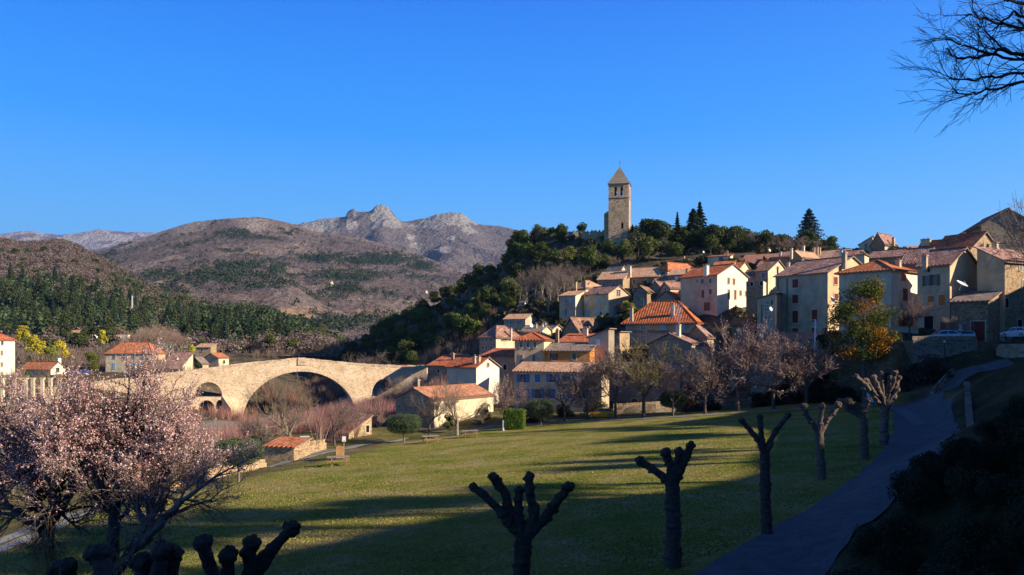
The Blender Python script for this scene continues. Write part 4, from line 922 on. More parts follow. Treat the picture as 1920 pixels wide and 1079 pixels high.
h = H('fill1', 'small_house', 'small low roofed house just left of the big white house', 176, 1330, 1306, 1342, 30, 596, 625, 'gS', 1.4, W_DGREY, T_BRN, W_CREAM, L=5)
h = H('fill2', 'small_house', 'little stone house with a rust red roof right below the ruin', 150, 1404, 1372, 1420, 30, 612, 650, 'gS', 1.6, S_GREY, T_RED, S_TAN, L=6); h.win('F', 1384, 618, 1389, 627, 'dark')
h = H('fill3', 'small_house', 'small house with a salmon roof between the cream cottage and the hotel wing', 168, 1352, 1332, 1366, 34, 585, 612, 'gS', 1.4, W_LGREY, T_SAL, W_CREAM, L=5)
h = H('fill4', 'terrace_house', 'low house with a long brown roof above the three small cottages', 214, 1262, 1224, 1276, 30, 530, 556, 'gS', 1.5, W_DGREY, T_PINK, W_CREAM, L=6)
h = H('fill5', 'terrace_house', 'red roofed house squeezed behind the big white house', 200, 1372, 1336, 1384, 30, 501, 540, 'gS', 1.8, W_LGREY, T_ORG, W_CREAM, L=7)
h = H('fill6', 'stone_house', 'grey stone house with a rusty roof behind the tall dark stone house', 205, 1452, 1420, 1470, 36, 499, 540, 'gS', 1.8, S_GREY, T_ORG, W_CREAM, L=7)
h = H('fill7', 'small_house', 'small house with a pink roof left of the low striped roof', 128, 1408, 1368, 1424, 34, 668, 712, 'gS', 1.7, S_GREY, T_PINK, S_TAN, L=6)
# right side
h = H('bigGrey', 'apartment_house', 'big grey four storey building with dark red shutters and black drainpipes', 131, 1552, 1454, 1640, 41, 512, 640, 'gS', 2.4, W_DGREY if False else W_GREY, T_PINK, W_BEIGE, L=10.5)
for y0, y1 in ((524, 540), (553, 569), (583, 606), (616, 630)): h.win('F', 1486, y0, 1497, y1, 'red')
for y0, y1 in ((581, 604), (615, 630)): h.win('F', 1522, y0, 1533, y1, 'red')
h.win('S', 1563, 520, 1570, 534, 'red'); h.win('S', 1564, 551, 1571, 564, 'red')
h.pipe('F', 1459, 524, 630).pipe('F', 1476, 522, 630).dish(1560, 562, -1, .55).chim(1583, 475, 492, .9, 2, W_GREY)
h = H('annex', 'small_house', 'low shaded annex with white framed windows against the big grey building', 134, 1455, 1420, 1462, 30, 560, 640, 'sL', 1.2, W_GREY, T_BRN, L=6)
h.win('F', 1435, 565, 1441, 583, 'glass'); h.win('F', 1435, 593, 1442, 612, 'glass'); h.win('F', 1446, 563, 1449, 572, 'hole'); h.dish(1445, 580, -.6, .4).pipe('F', 1428, 572, 625)
h = H('lowred', 'low_house', 'low house hidden behind pink blossom with a striped red and cream roof', 118, 1536, 1408, 1560, 26, 640, 752, 'sF', 2.0, W_DGREY, T_STR, W_BEIGE, L=7)
h.chim(1428, 615, 628, .6, 5, W_CREAM)
h.win('F', 1495, 646, 1503, 662, 'blue')
h = H('rt1', 'tall_house', 'white house with orange shutters and a red hipped roof behind the autumn tree', 113, 1671, 1573, 1720, 36, 506, 625, 'hip', 1.6, W_LGREY, T_SAL if False else T_ORG, W_WHITE, ov=.5)
h.win('S', 1691, 514, 1698, 526, 'orange'); h.win('S', 1692.5, 542, 1700.5, 564, 'brown'); h.win('S', 1691, 588, 1704, 611, 'orangeopen'); h.chim(1684, 490, 499, .9, 5)
h = H('rt2', 'tall_house', 'tan house with paired windows and orange shutters beside a large satellite dish', 106, 1781, 1720, 1835, 40, 497, 648, 'gS', 3.0, W_SALM, T_PINK, W_BEIGE, L=12)
h.win('F', 1735, 517, 1744, 537, 'brownopen'); h.win('F', 1748, 515, 1757, 536, 'brownopen'); h.win('F', 1740, 555, 1752, 573, 'orange'); h.win('F', 1760, 553, 1773, 573, 'orange')
h.win('F', 1733, 593, 1750, 628, 'door'); h.win('F', 1763, 603, 1775, 620, 'browndoor'); h.win('F', 1740, 504, 1744, 511, 'hole')
h.dish(1803, 534, -1.2, .8, 1.3).chim(1734, 481, 492, .8, 2)
h = H('rt2b', 'terrace_house', 'dark red roof running left behind the tan house', 118, 1735, 1690, 1760, 40, 494, 520, 'gS', 2.6, W_DGREY, T_PINK, L=11)
h = H('barn', 'stone_barn', 'low stone barn with sagging brown roof and dark red door below the tan house', 100.5, 1853, 1783, 1883, 34, 566, 650, 'sF', 2.5, S_BRN, T_GRY, S_TAN)
h.win('F', 1821, 603, 1847, 641, 'reddoor'); h.win('F', 1798, 609, 1804, 620, 'white')
h = H('rt3', 'stone_house', 'large pale stone house with small windows at the right edge of the photo', 104, 1884, 1832, 1990, 50, 491, 655, 'sS', 3.4, W_BEIGE, T_PINK, S_TAN, ov=.4, L=16)
h.win('S', 1911, 496, 1916, 508, 'grey'); h.win('S', 1916, 526, 1921, 542, 'grey'); h.win('S', 1885, 560, 1891, 577, 'hole'); h.win('S', 1908, 600, 1916, 622, 'hole')
h = H('rt4', 'stone_house', 'stone gable house with a dark red roof and pale chimney above the tan house', 132, 1820, 1748, 1873, 36, 466, 510, 'gS', 3.4, S_GREY, T_RED, S_CAP if False else S_TAN, L=11)
h.chim(1866, 456, 470, 1.1, 2, W_CREAM).chim(1807, 441, 451, 1.2, 10, W_SALM).chim(1842, 462, 470, .9, -2, W_SALM)
h = H('rt5', 'tall_house', 'tall dark stone building with a low gable roof at the top right', 148, 1940, 1840, 2010, 14, 420, 520, 'gF', 2.9, S_GREY, T_BRN, ov=.5, L=14)
h = H('rt6', 'small_house', 'round chimneyed stone house on the skyline right of the village', 160, 1758, 1724, 1770, 30, 465, 510, 'gS', 1.8, S_GREY, T_RED, W_CREAM, L=7)
h.chim(1736, 450, 463, 2.2, 3, W_BEIGE)
h = H('castle', 'tall_house', 'old house with a rounded stone gable and white wing on the skyline', 215, 1659, 1633, 1683, 30, 458, 500, 'gF', 2.2, S_BRN, T_PINK, W_CREAM, L=9)
h.win('S', 1672, 459, 1675, 463, 'brown'); h.chim(1675, 447, 456, .9, 2)
h = H('castle2', 'white_house', 'white wing with one dark window at the left of the skyline house', 219, 1635, 1611, 1650, 12, 458, 500, 'sL', 2.0, W_LGREY, T_GRY, L=8); h.win('F', 1621, 457, 1626, 465, 'dark')
h = H('castle3', 'long_house', 'long salmon roofed house right of the skyline house', 222, 1724, 1684, 1740, 22, 467, 500, 'sF', 2.0, W_BEIGE, T_SAL, L=7)
h = H('castle4', 'small_house', 'round stone dovecote like house with a brown cap roof on the skyline', 200, 1716, 1690, 1730, 26, 474, 505, 'hip', 1.2, S_TAN, T_PINK, W_CREAM, L=6)
h = H('castle5', 'terrace_house', 'dark red roofed house with a white satellite dish below the skyline house', 180, 1698, 1630, 1715, 34, 481, 520, 'gS', 2.4, S_GREY, T_PINK, W_CREAM, L=8)
h.dish(1699, 479, -1, .6).chim(1725, 470, 482, .9, 3, W_CREAM)
h = H('castle6', 'small_house', 'small cream house with a thin roof left of the dark red roofed house', 176, 1621, 1604, 1633, 35, 477, 510, 'hip', .6, W_LGREY, T_SAL, W_CREAM, L=5)
h = H('hillhouse', 'small_house', 'tiny house roof hidden among the trees on the hill', 268, 1336, 1315, 1345, 20, 464, 480, 'sF', 1.0, W_CREAM, T_SAL, L=5)
h = H('shrine', 'chapel_ruin', 'tiny pale ruined gable on the wooded slope above the village', 232, 981, 973, 985, 30, 573, 590, 'gS', 1.6, S_BRN, T_GRY, W_CREAM, cat='ruin', L=2.2)
# across the river
h = H('l1', 'white_house', 'tall white house with red tiled roof at the left edge of the photo', 190, -30, -110, 28, 0, 638, 705, 'hip', 2.8, W_WHITE, T_RED)
for x, y in ((4, 643), (3, 662), (3, 684)): h.win('S', x - 2, y - 4, x + 2, y + 4, 'dark' if y < 650 else 'grey')
h = H('chapel', 'chapel', 'small cream chapel with orange roof and little bell gable across the river', 230, 95, 40, 123, 22, 693, 716, 'gS', 1.9, W_CREAM, T_ORG, W_WHITE, cat='chapel')
h.win('S', 105, 690, 111, 698, 'dark'); h.win('S', 105, 703, 112, 714, 'browndoor'); h.chim(109, 672, 680, 1.6, 4, W_WHITE, cap=False)
h = H('farm', 'farmhouse', 'large pale farmhouse with a broad orange hipped roof across the river', 262, 285, 198, 310, 8, 663, 705, 'hip', 3.9, W_CREAM, T_ORG, W_SALM, L=14)
for x in (214, 232, 250, 268): h.win('F', x - 2.5, 666, x + 2.5, 673, 'grey')
for x in (214, 250, 268): h.win('F', x - 2.5, 682, x + 2.5, 692, 'skyblue')
h = H('farm2', 'farm_outbuilding', 'cream outbuilding with a long red roof right of the farmhouse', 256, 345, 308, 362, 14, 681, 706, 'sF', 3.0, W_SALM, T_PINK, W_CREAM, L=9); h.win("F", 330, 684, 334, 690, "dark"); h.chim(331, 672, 684, 1.2, 2, W_CREAM)
h = H('farm3', 'farm_outbuilding', 'lower outbuilding with a brown red roof in front of the farmhouse', 246, 335, 268, 350, 12, 693, 712, 'sF', 2.6, W_SALM, T_PINK, W_CREAM, L=8); h.win('F', 292, 696, 297, 703, 'dark')
h = H('g1', 'stone_barn', 'grey ivied gable barn beyond the bridge end', 262, 378, 354, 391, 14, 683, 706, 'gF', 2.2, S_GREY, T_GRY, W_BEIGE, L=9)
h = H('g2', 'farmhouse', 'beige stone house with an orange roof just above the bridge parapet', 275, 410, 382, 429, 18, 672, 700, 'gF', 1.6, W_BEIGE, T_ORG, W_CREAM, L=10); h.win('S', 418, 676, 422, 682, 'dark')
h = H('g3', 'farmhouse', 'pale stone house with a flat salmon roof among the bare trees', 330, 395, 366, 406, 12, 652, 678, 'sF', 1.4, S_TAN, T_SAL, L=6); h.win('F', 376, 655, 380, 660, 'dark')
h = H('g4', 'low_house', 'long low pale house with a row of dark windows above the bridge', 400, 528, 497, 535, 8, 662, 672, 'sF', .8, W_CREAM, T_SAL, L=6)
for x in (505, 512, 519): h.win('F', x - 2.4, 663.5, x + 2.4, 667, 'dark')
h = H('v1', 'villa', 'white gabled villa with a salmon roof behind the yellow mimosas', 415, 160, 114, 184, 34, 628, 655, 'gS', 2.4, W_CREAM, T_SAL, W_WHITE, L=11); h.win('S', 175, 631, 180, 638, 'dark')
h = H('v2', 'villa', 'white modern villa with a balcony and square side tower', 410, 222, 196, 228, 10, 634, 652, 'sF', 1.4, W_WHITE, T_SAL, L=8); h.win('F', 199, 636, 213, 643, 'dark')
h = H('v3', 'villa_tower', 'square white tower block joined to the modern villa', 408, 239, 227, 244, 10, 628, 653, 'flat', 0, W_WHITE, T_SAL, L=5)
h = H('v4', 'low_house', 'low white house in the middle of the valley', 560, 590, 561, 595, 6, 634, 643, 'flat', 0, W_WHITE, T_SAL, L=6); h.win('F', 570, 636, 580, 640, 'dark')
# tiny farmhouses on the far hill
for px, t_, w, lab in ((793, .46, 10, 'tiny white farmhouse at the right end of the pine band on the far hill'), (644, .44, 8, 'tiny sand coloured farmhouse inside the pine band on the far hill'), (617, .40, 6, 'tiny pale hut left of the pine band on the far hill'), (238, .28, 6, 'tiny pale farmhouse high on the left slope')):
    x, y, z, _, _ = [float(v[0]) for v in Lz(LC, np.array([float(px)]), np.array([t_]))]
    py = HOR - z / y * F
    house('farmhouse', lab, y - 3, px + w / 2, px - w / 2, px + w / 2 + 5, 30, py - 4, py + 1, 'gS', 3, W_BEIGE, T_PINK, W_BEIGE, L=7)
for k, v in HS.items():
    pass
# ------------------------------------------------------------ bridge, tower, walls
def sheet_holes(outer, holes):
    """tessellated flat sheet (s, z) with holes -> list of triangles in (s, z)"""
    loops = [[Vector((p[0], p[1], 0)) for p in outer]] + [[Vector((p[0], p[1], 0)) for p in h] for h in holes]
    flat = [p for lp in loops for p in lp]
    return [[flat[i] for i in t] for t in tessellate_polygon(loops)]
def arch(cx, w, zb, zs, rise, n=24):
    """opening: feet at zb, springing at zs, crown at zs+rise; w = full span"""
    pts = [(cx - w / 2, zb)] if zb < zs - .01 else []
    pts += [(cx - w / 2 * math.cos(math.pi * i / n), zs + rise * math.sin(math.pi * i / n)) for i in range(n + 1)]
    if zb < zs - .01: pts.append((cx + w / 2, zb))
    return pts
def slab_with_holes(mb, o, u, thick, outer, holes, m=0, mi=0):
    """vertical slab: point = o + u*s + z; extruded by vector thick"""
    u = Vector(u); th = Vector(thick); pt = lambda p: Vector(o) + u * p[0] + Vector((0, 0, p[1]))
    nrm = u.cross(Vector((0, 0, 1)))
    flip = nrm.dot(th) > 0
    for t in sheet_holes(outer, holes):
        a = [pt(q) for q in t]
        if (a[1] - a[0]).cross(a[2] - a[0]).dot(th) > 0: a = a[::-1]
        mb.poly(a, m); mb.poly([q + th for q in a[::-1]], m)
    for k, lp in enumerate([outer] + holes):
        c = [pt(q) for q in lp]
        for i in range(len(c)):
            j = (i + 1) % len(c); mb.poly([c[i], c[j], c[j] + th, c[i] + th], mi if k else m)

# --- the medieval bridge
BL = P(170, 715, 187); BR = P(812, 693, 219)
BL.z = BR.z = 0
ub = (BR - BL).normalized(); nb = Vector((-ub.y, ub.x, 0)); BLEN = (BR - BL).length
def bs(px):       # pixel column -> distance along the bridge face
    k = (px - 960) / F; return (k * BL.y - BL.x) / (ub.x - k * ub.y)
def bz(px, py): s = bs(px); return (HOR - py) / F * (BL.y + ub.y * s)
def bp_(px, py): return (bs(px), bz(px, py))
top = [(170, 722), (250, 712), (330, 703), (400, 694), (470, 685), (520, 680), (545, 677.5), (560, 676.5), (580, 677), (620, 681), (660, 685), (700, 688), (740, 689.5), (775, 690), (812, 690)]
top = [bp_(*q) for q in top]
bot = -24
def parch(x0, x1, ytop, yspring, ybot=None, n=28):
    s0, s1 = bs(x0), bs(x1); zs = bz((x0 + x1) / 2, yspring); zt = bz((x0 + x1) / 2, ytop)
    return arch((s0 + s1) / 2, s1 - s0, zs if ybot is None else bz((x0 + x1) / 2, ybot), zs, zt - zs, n)
main_arch = parch(455, 668, 697, 788, 806)
holes = [main_arch, parch(366, 416, 717, 741, 745), parch(373, 402, 751, 766, 790), parch(697, 742, 711, 741, 744), parch(405, 418, 750, 762, 768, 10)]
mb = MB(); outer = [(top[0][0], bot)] + top + [(top[-1][0], bot)]
outer = outer[:1] + [(a[0] + (b[0] - a[0]) * k / 6, a[1] + (b[1] - a[1]) * k / 6 + (random.random() - .5) * .08) for a, b in zip(top[:-1], top[1:]) for k in range(6)] + [top[-1], outer[-1]]
S_BRIDGE = stone((.66, .55, .43), .42, .32); S_BRIDGE_TOP = stone((.56, .47, .38), .4, .5); S_VOUS = stone((.68, .57, .45), .3, .25)
broot = empty('stone_bridge', tuple(BL + Vector((0, 0, -20))), 0, 'old humpbacked stone bridge with one huge arch over the river', 'bridge')
org = BL + nb * 0
slab_with_holes(mb, org, ub, nb * 4.6, outer, holes)
o = mb.build('span', [S_BRIDGE], broot); o.location = -broot.location
# parapets with a roof-like coping
for k, off in enumerate((-.03, 4.25)):
    mb = MB()
    for a, b in zip(top[:-1], top[1:]):
        n_ = 5
        for i in range(n_):
            p = (a[0] + (b[0] - a[0]) * i / n_, a[1] + (b[1] - a[1]) * i / n_); q = (a[0] + (b[0] - a[0]) * (i + 1) / n_, a[1] + (b[1] - a[1]) * (i + 1) / n_)
            zz = random.uniform(-.06, .08)
            A = org + ub * p[0] + nb * off + Vector((0, 0, p[1])); B = org + ub * q[0] + nb * off + Vector((0, 0, q[1]))
            w = nb * .42; up = Vector((0, 0, .62 + zz))
            for f_ in ([A, B, B + up, A + up], [B + w, A + w, A + w + up, B + w + up], [A + up, B + up, B + w + up, A + w + up], [A + w, B + w, B, A], [A, A + up, A + w + up, A + w], [B, B + w, B + w + up, B + up]): mb.poly(f_)
    # square refuge at the top of the hump
    if k == 0:
        c = org + ub * bs(566) + nb * off; mb.box(c + Vector((0, 0, bz(566, 680) + .3)), (2.2, .5, 2.0), 0, Matrix.Rotation(math.atan2(ub.y, ub.x), 3, 'Z'))
    o = mb.build('parapet', [S_BRIDGE_TOP], broot); o.location = -broot.location
# ring of voussoirs round each arch
for ii, (x0, x1, yt, ys, n_) in enumerate(((455, 668, 697, 788, 46), (366, 416, 717, 741, 22), (697, 742, 711, 741, 18))):
    s0, s1 = bs(x0), bs(x1); cx = (s0 + s1) / 2; w = s1 - s0; zs = bz((x0 + x1) / 2, ys); rs = bz((x0 + x1) / 2, yt) - zs; mb = MB(); th = .75 if ii == 0 else .5
    for i in range(n_):
        t0, t1 = math.pi * (i + .06) / n_, math.pi * (i + .94) / n_; q = []
        for (t, k) in ((t0, 0), (t1, 0), (t1, th), (t0, th)):
            q.append(org + ub * (cx - (w / 2 + k) * math.cos(t)) + Vector((0, 0, zs + (rs + k) * math.sin(t))) - nb * .06)
        mb.prism(q, nb * .5)
    o = mb.build('arch_ring', [S_VOUS], broot); o.location = -broot.location
# cutwater and flood pier between the small arches and the big one, right hand abutment ramp
def tri_pier(px0, px1, yt0, yt1, dep, base=-24):
    mb = MB()
    a = org + ub * bs(px0); b = org + ub * bs(px1); c = (a + b) / 2 - nb * dep; z = bz(px0, yt0); z2 = bz(px1, yt1)
    A, B, Cc = [Vector((p.x, p.y, base)) for p in (a, b, c)]; a, b = Vector((a.x, a.y, z)), Vector((b.x, b.y, z2)); c = Vector((c.x, c.y, min(z, z2) - 2.2))
    mb.poly([A, Cc, c, a]); mb.poly([Cc, B, b, c]); mb.poly([a, c, b]); o = mb.build('cutwater', [S_BRIDGE], broot); o.location = -broot.location
tri_pier(416, 447, 742, 748, 3.2); tri_pier(340, 372, 752, 752, 2.0); tri_pier(660, 694, 770, 742, 2.5)
# stepped approach wall coming forward from the right bank
apw = empty('approach_wall', tuple(P(740, 770, 170)), 0, 'massive sloping stone wall with a lit coping beside the right end of the bridge', 'wall')
mb = MB()
def wallrun(mb, pts, th, m=0, off=(0, 0, 0), bases=None):
    """pts: list of (x, y, ztop, zbottom); thickness th to the left of travel"""
    for a, b in zip(pts[:-1], pts[1:]):
        d = Vector((b[0] - a[0], b[1] - a[1], 0)).normalized(); n_ = Vector((-d.y, d.x, 0)) * th; o_ = Vector(off)
        A, B = Vector((a[0], a[1], a[3])) - o_, Vector((b[0], b[1], b[3])) - o_; a2, b2 = Vector((a[0], a[1], a[2])) - o_, Vector((b[0], b[1], b[2])) - o_
        for f_ in ([A, B, b2, a2], [B + n_, A + n_, a2 + n_, b2 + n_], [a2, b2, b2 + n_, a2 + n_], [A + n_, A, a2, a2 + n_], [B, B + n_, b2 + n_, b2]): mb.poly(f_, m)
def pw(px, py, D, zb): p = P(px, py, D); return (p.x, p.y, p.z, zb)
wallrun(mb, [pw(668, 770, 200, -24), pw(700, 748, 199, -23), pw(735, 727, 198.5, -22), pw(775, 702, 198, -20), pw(800, 690, 197.5, -18)], 2.4, 0, tuple(apw.location))
mb.build('wall_body', [S_BRIDGE], apw)
mb = MB(); wallrun(mb, [pw(700, 790, 150, -20), pw(728, 768, 146, -20), pw(760, 752, 140, -20)], 1.0, 0, tuple(apw.location)); mb.build('buttress', [S_GREY], apw)

# --- the bell tower on the hill
TC = P(1162, 446, 286); tw = 7.4
troot = empty('bell_tower', (TC.x, TC.y, TC.z - 3), math.radians(-14), 'tall square stone bell tower with a pyramid roof on the wooded hilltop', 'tower')
zt = (HOR - 348) / F * 286 - (TC.z - 3); za = (HOR - 312) / F * 286 - (TC.z - 3)
mb = MB(); h2 = tw / 2; th = .9
zw0, zw1 = (HOR - 371) / F * 286 - (TC.z - 3), (HOR - 354) / F * 286 - (TC.z - 3)
def bell(cx): return arch(cx, .95, zw0, zw1 - .5, .5, 8)
slit = arch(5.0, .9, (HOR - 432) / F * 286 - (TC.z - 3), (HOR - 423) / F * 286 - (TC.z - 3), .5, 8)
outer = [(0, -4), (tw, -4), (tw, zt), (0, zt)]
slab_with_holes(mb, (-h2, -h2, 0), (1, 0, 0), (0, th, 0), outer, [bell(2.6), bell(4.8), slit])
slab_with_holes(mb, (h2, h2, 0), (-1, 0, 0), (0, -th, 0), outer, [bell(2.6), bell(4.8)])
slab_with_holes(mb, (-h2, h2 - th, 0), (0, -1, 0), (th, 0, 0), [(0, -4), (tw - 2 * th, -4), (tw - 2 * th, zt), (0, zt)], [bell(1.8), bell(4.0)])
slab_with_holes(mb, (h2, -h2 + th, 0), (0, 1, 0), (-th, 0, 0), [(0, -4), (tw - 2 * th, -4), (tw - 2 * th, zt), (0, zt)], [bell(1.8), bell(4.0)])
mb.build('tower_wall', [S_TOW], troot)
for z in (zw0 - .6, zt - .15):
    mb = MB()
    for (c, d) in (((0, -h2 - .06, z), (tw + .4, .2, .25)), ((0, h2 + .06, z), (tw + .4, .2, .25)), ((-h2 - .06, 0, z), (.2, tw - .1, .25)), ((h2 + .06, 0, z), (.2, tw - .1, .25))): mb.box(c, d)
    mb.build('string_course', [S_TOW], troot)
mb = MB(); k = h2 + .25
for a, b in (((-k, -k), (k, -k)), ((k, -k), (k, k)), ((k, k), (-k, k)), ((-k, k), (-k, -k))):
    n_ = 10
    for i in range(n_):
        f0, f1 = i / n_, (i + 1) / n_; e0, e1 = 1 - f0, 1 - f1; sk = .035 * (1 - f0)
        mb.poly([(a[0] * e0 * (1 + sk), a[1] * e0 * (1 + sk), zt + (za - zt) * f0), (b[0] * e0 * (1 + sk), b[1] * e0 * (1 + sk), zt + (za - zt) * f0), (b[0] * e1 + .001, b[1] * e1, zt + (za - zt) * f1), (a[0] * e1, a[1] * e1, zt + (za - zt) * f1)])
mb.poly([(-k, -k, zt), (-k, k, zt), (k, k, zt), (k, -k, zt)]); rf = mb.build('spire', [S_CAP], troot)
mb = MB(); mb.tube((0, 0, za - .2), (0, 0, za + 1.7), .05, .04, 6); mb.box((0, 0, za + 1.2), (.8, .06, .06)); mb.box((.2, 0, za + 1.55), (.5, .04, .2)); mb.build('weather_vane', [M_IRON], rf)
zz = (HOR - 401) / F * 286 - (TC.z - 3)
mb = MB(); mb.box((-h2 - 1.0, 1.2, zz / 2 - 2), (2.0, 4.2, zz + 4)); mb.poly([(-h2 - 2, -.9, zz), (-h2, -.9, zz), (-h2, -.9, zz + 1.3)]); mb.poly([(-h2 - 2, -.9, zz), (-h2, -.9, zz + 1.3), (-h2, 3.3, zz + 1.3), (-h2 - 2, 3.3, zz)])
mb.build('stair_turret', [S_TOW], troot)
for cx in (-1.1, 1.1):
    mb = MB()
    pr = [(0, .62), (.12, .6), (.2, .35), (.28, .1), (.42, -.05)]
    for (r0, z0), (r1, z1) in zip(pr[:-1], pr[1:]): mb.tube((cx, -h2 + 1.6, zw0 + .8 + z0), (cx, -h2 + 1.6, zw0 + .8 + z1), max(r0, .02), r1, 10, 0, False)
    mb.build('bell', [plain('bronze', (.16, .11, .06), .5, metal=.6)], troot)
# ruined castle wall left of the tower
rw = empty('ruined_wall', tuple(P(1112, 446, 290)), 0, 'crumbling pale castle wall left of the bell tower', 'wall')
mb = MB(); pts = []
for i in range(26):
    px = 1090 + i * 1.9; pts.append(pw(px, 434 + 2.5 * math.sin(i * 1.7) + (5 if 6 < i < 9 else 0) + (3 if i < 4 else 0), 290, 34))
wallrun(mb, pts, -1.2, 0, tuple(rw.location)); mb.build('wall_body', [S_TAN], rw)
rw = empty('ruined_wall', tuple(P(1060, 446, 298)), 0, 'low dark remnant of castle wall far left of the tower', 'wall')
mb = MB(); wallrun(mb, [pw(px, 434.5 + (i % 3) * .8, 298, 34) for i, px in enumerate(range(1066, 1086, 3))], -1, 0, tuple(rw.location)); mb.build('wall_body', [S_GREY], rw)
# retaining walls of the parking terrace
def wall_thing(name, label, pts, th, mat, coping=None, cat='wall'):
    c = Vector(pts[0][:3]); r = empty(name, tuple(c), 0, label, cat); mb = MB(); wallrun(mb, pts, th, 0, tuple(c)); mb.build('wall_body', [mat], r)
    if coping:
        mb = MB()
        for a, b in zip(pts[:-1], pts[1:]):
            L_ = math.hypot(b[0] - a[0], b[1] - a[1]); k = max(1, int(L_ / .8)); d = Vector((b[0] - a[0], b[1] - a[1], 0)).normalized(); n_ = Vector((-d.y, d.x, 0)) * th / 2
            for i in range(k):
                f0, f1 = (i + .04) / k, (i + .96) / k; A = Vector((a[0], a[1], a[2])).lerp(Vector((b[0], b[1], b[2])), f0) - c + n_; B = Vector((a[0], a[1], a[2])).lerp(Vector((b[0], b[1], b[2])), f1) - c + n_
                mb.bar(A + Vector((0, 0, .06)), B + Vector((0, 0, .06)), .14 + random.uniform(0, .06), abs(th) + .12)
        mb.build('coping', [coping], r)
    return r
S_WALL = stone((.25, .23, .21), .5, .4)
wall_thing('retaining_wall', 'high grey stone retaining wall below the parked white cars', [pw(1712, 637, 96.0, -6), pw(1833, 637, 96.0, -6)], .6, S_WALL, S_GREY)
wall_thing('retaining_wall', 'ivied dark wall falling away left of the high grey retaining wall', [pw(1570, 668, 104, -8), pw(1625, 655, 101, -8), pw(1665, 643, 98, -8), pw(1712, 637, 96.03, -8)], .6, stone((.16, .15, .12), .5, .4))
wall_thing('retaining_wall', 'dark stone wall at the right edge below the tall pale stone house', [pw(1868, 652, 94, -6), pw(1960, 652, 88, -6)], .6, S_GREY, S_GREY)
wall_thing('garden_wall', 'lit white terrace wall beside the orange shutters', [pw(1678, 613, 108, -1), pw(1722, 614, 107, -1)], .4, W_LGREY)
def surf(px, py, D, h=.5, dz=-.6): p = P(px, py, D); z = Tz(p.x, p.y); return (p.x, p.y, z + h, z + dz)
wall_thing('ramp_wall', 'low rough wall curving down the left side of the stone ramp', [surf(1752, 745, 87, .6), surf(1763, 728, 88.5, .6), surf(1778, 712, 90, .6), surf(1790, 700, 91.2, .6)], .4, S_WALL, S_WALL)
rr = [on_park(1806, 745)[:2], on_park(1812, 780)[:2], on_park(1822, 820)[:2]]
wall_thing('kerb_wall', 'narrow pale stone edging between the path and the grass bank', [(26.5 + (46 - 26.5) * t, 44 + (78 - 44) * t, Tz(26.5 + 19.5 * t, 44 + 34 * t) + .10, Tz(26.5 + 19.5 * t, 44 + 34 * t) - .6) for t in [i / 10 for i in range(11)]], .45, stone((.20, .18, .16), .4, .4))
V, Fc = ribbon([P(1755, 0, 86)[:2], P(1772, 0, 88.5)[:2], P(1795, 0, 91)[:2], P(1850, 0, 92)[:2], P(1900, 0, 91)[:2]], 2.6, T, .6, 6, .08, jag=.3)
o = link('ramp', mesh_np('ramp', V, Fc, path_mat((.16, .16, .17), False), smooth=True)); tag(o, kind='structure')
# dry stone wall along the lane, garden walls, boundary wall far left
def lw(px, py, k=0): q = on_park(px, py); return q
pts = []
for px, py in ((548, 862), (566, 858), (590, 853), (612, 847)):
    q = on_park(px, py); q = q + Vector((-.6, 2.5, 0)); z = Tz(q.x, q.y); pts.append((q.x, q.y, z + .8 + random.uniform(-.1, .15), z - .6))
wall_thing('dry_stone_wall', 'low dry stone wall between the orange roofed shed and the stone hut', pts, .5, S_TAN, S_TAN)
pts = []
for px, py in ((300, 925), (370, 908), (430, 893), (470, 884), (492, 878)):
    q = on_park(px, py) + Vector((-.3, 2.2, 0)); z = Tz(q.x, q.y); pts.append((q.x, q.y, z + .5, z - .6))
wall_thing('dry_stone_wall', 'low crumbling wall along the lane behind the left ball shaped tree', pts, .45, S_TAN, S_TAN)
pts = []
for px, py, D in ((1150, 776, 116), (1230, 772, 116), (1310, 766, 118), (1400, 758, 118), (1480, 752, 116)):
    p = P(px, py, D); z = Tz(p.x, p.y); pts.append((p.x, p.y, z + 1.3, z - .6))
wall_thing('garden_wall', 'shaded stone garden wall behind the row of bare trees', pts, .45, S_GREY, S_TAN)
r = empty('pillar_fence', tuple(P(40, 712, 150)), 0, 'boundary wall with square cream pillars in front of the small chapel', 'fence')
mb = MB(); wallrun(mb, [pw(-20, 726, 150, -12), pw(112, 726, 152, -12)], .35, 0, tuple(r.location)); mb.build('wall_body', [W_BEIGE], r)
for px in (5, 27, 49, 62, 80, 95, 112):
    mb = MB(); p = P(px, 712, 149.6) - r.location; mb.box((p.x, p.y, p.z - 1.6), (.55, .55, 3.6)); mb.box((p.x, p.y, p.z + .25), (.75, .75, .15)); mb.build('pillar', [W_CREAM], r)
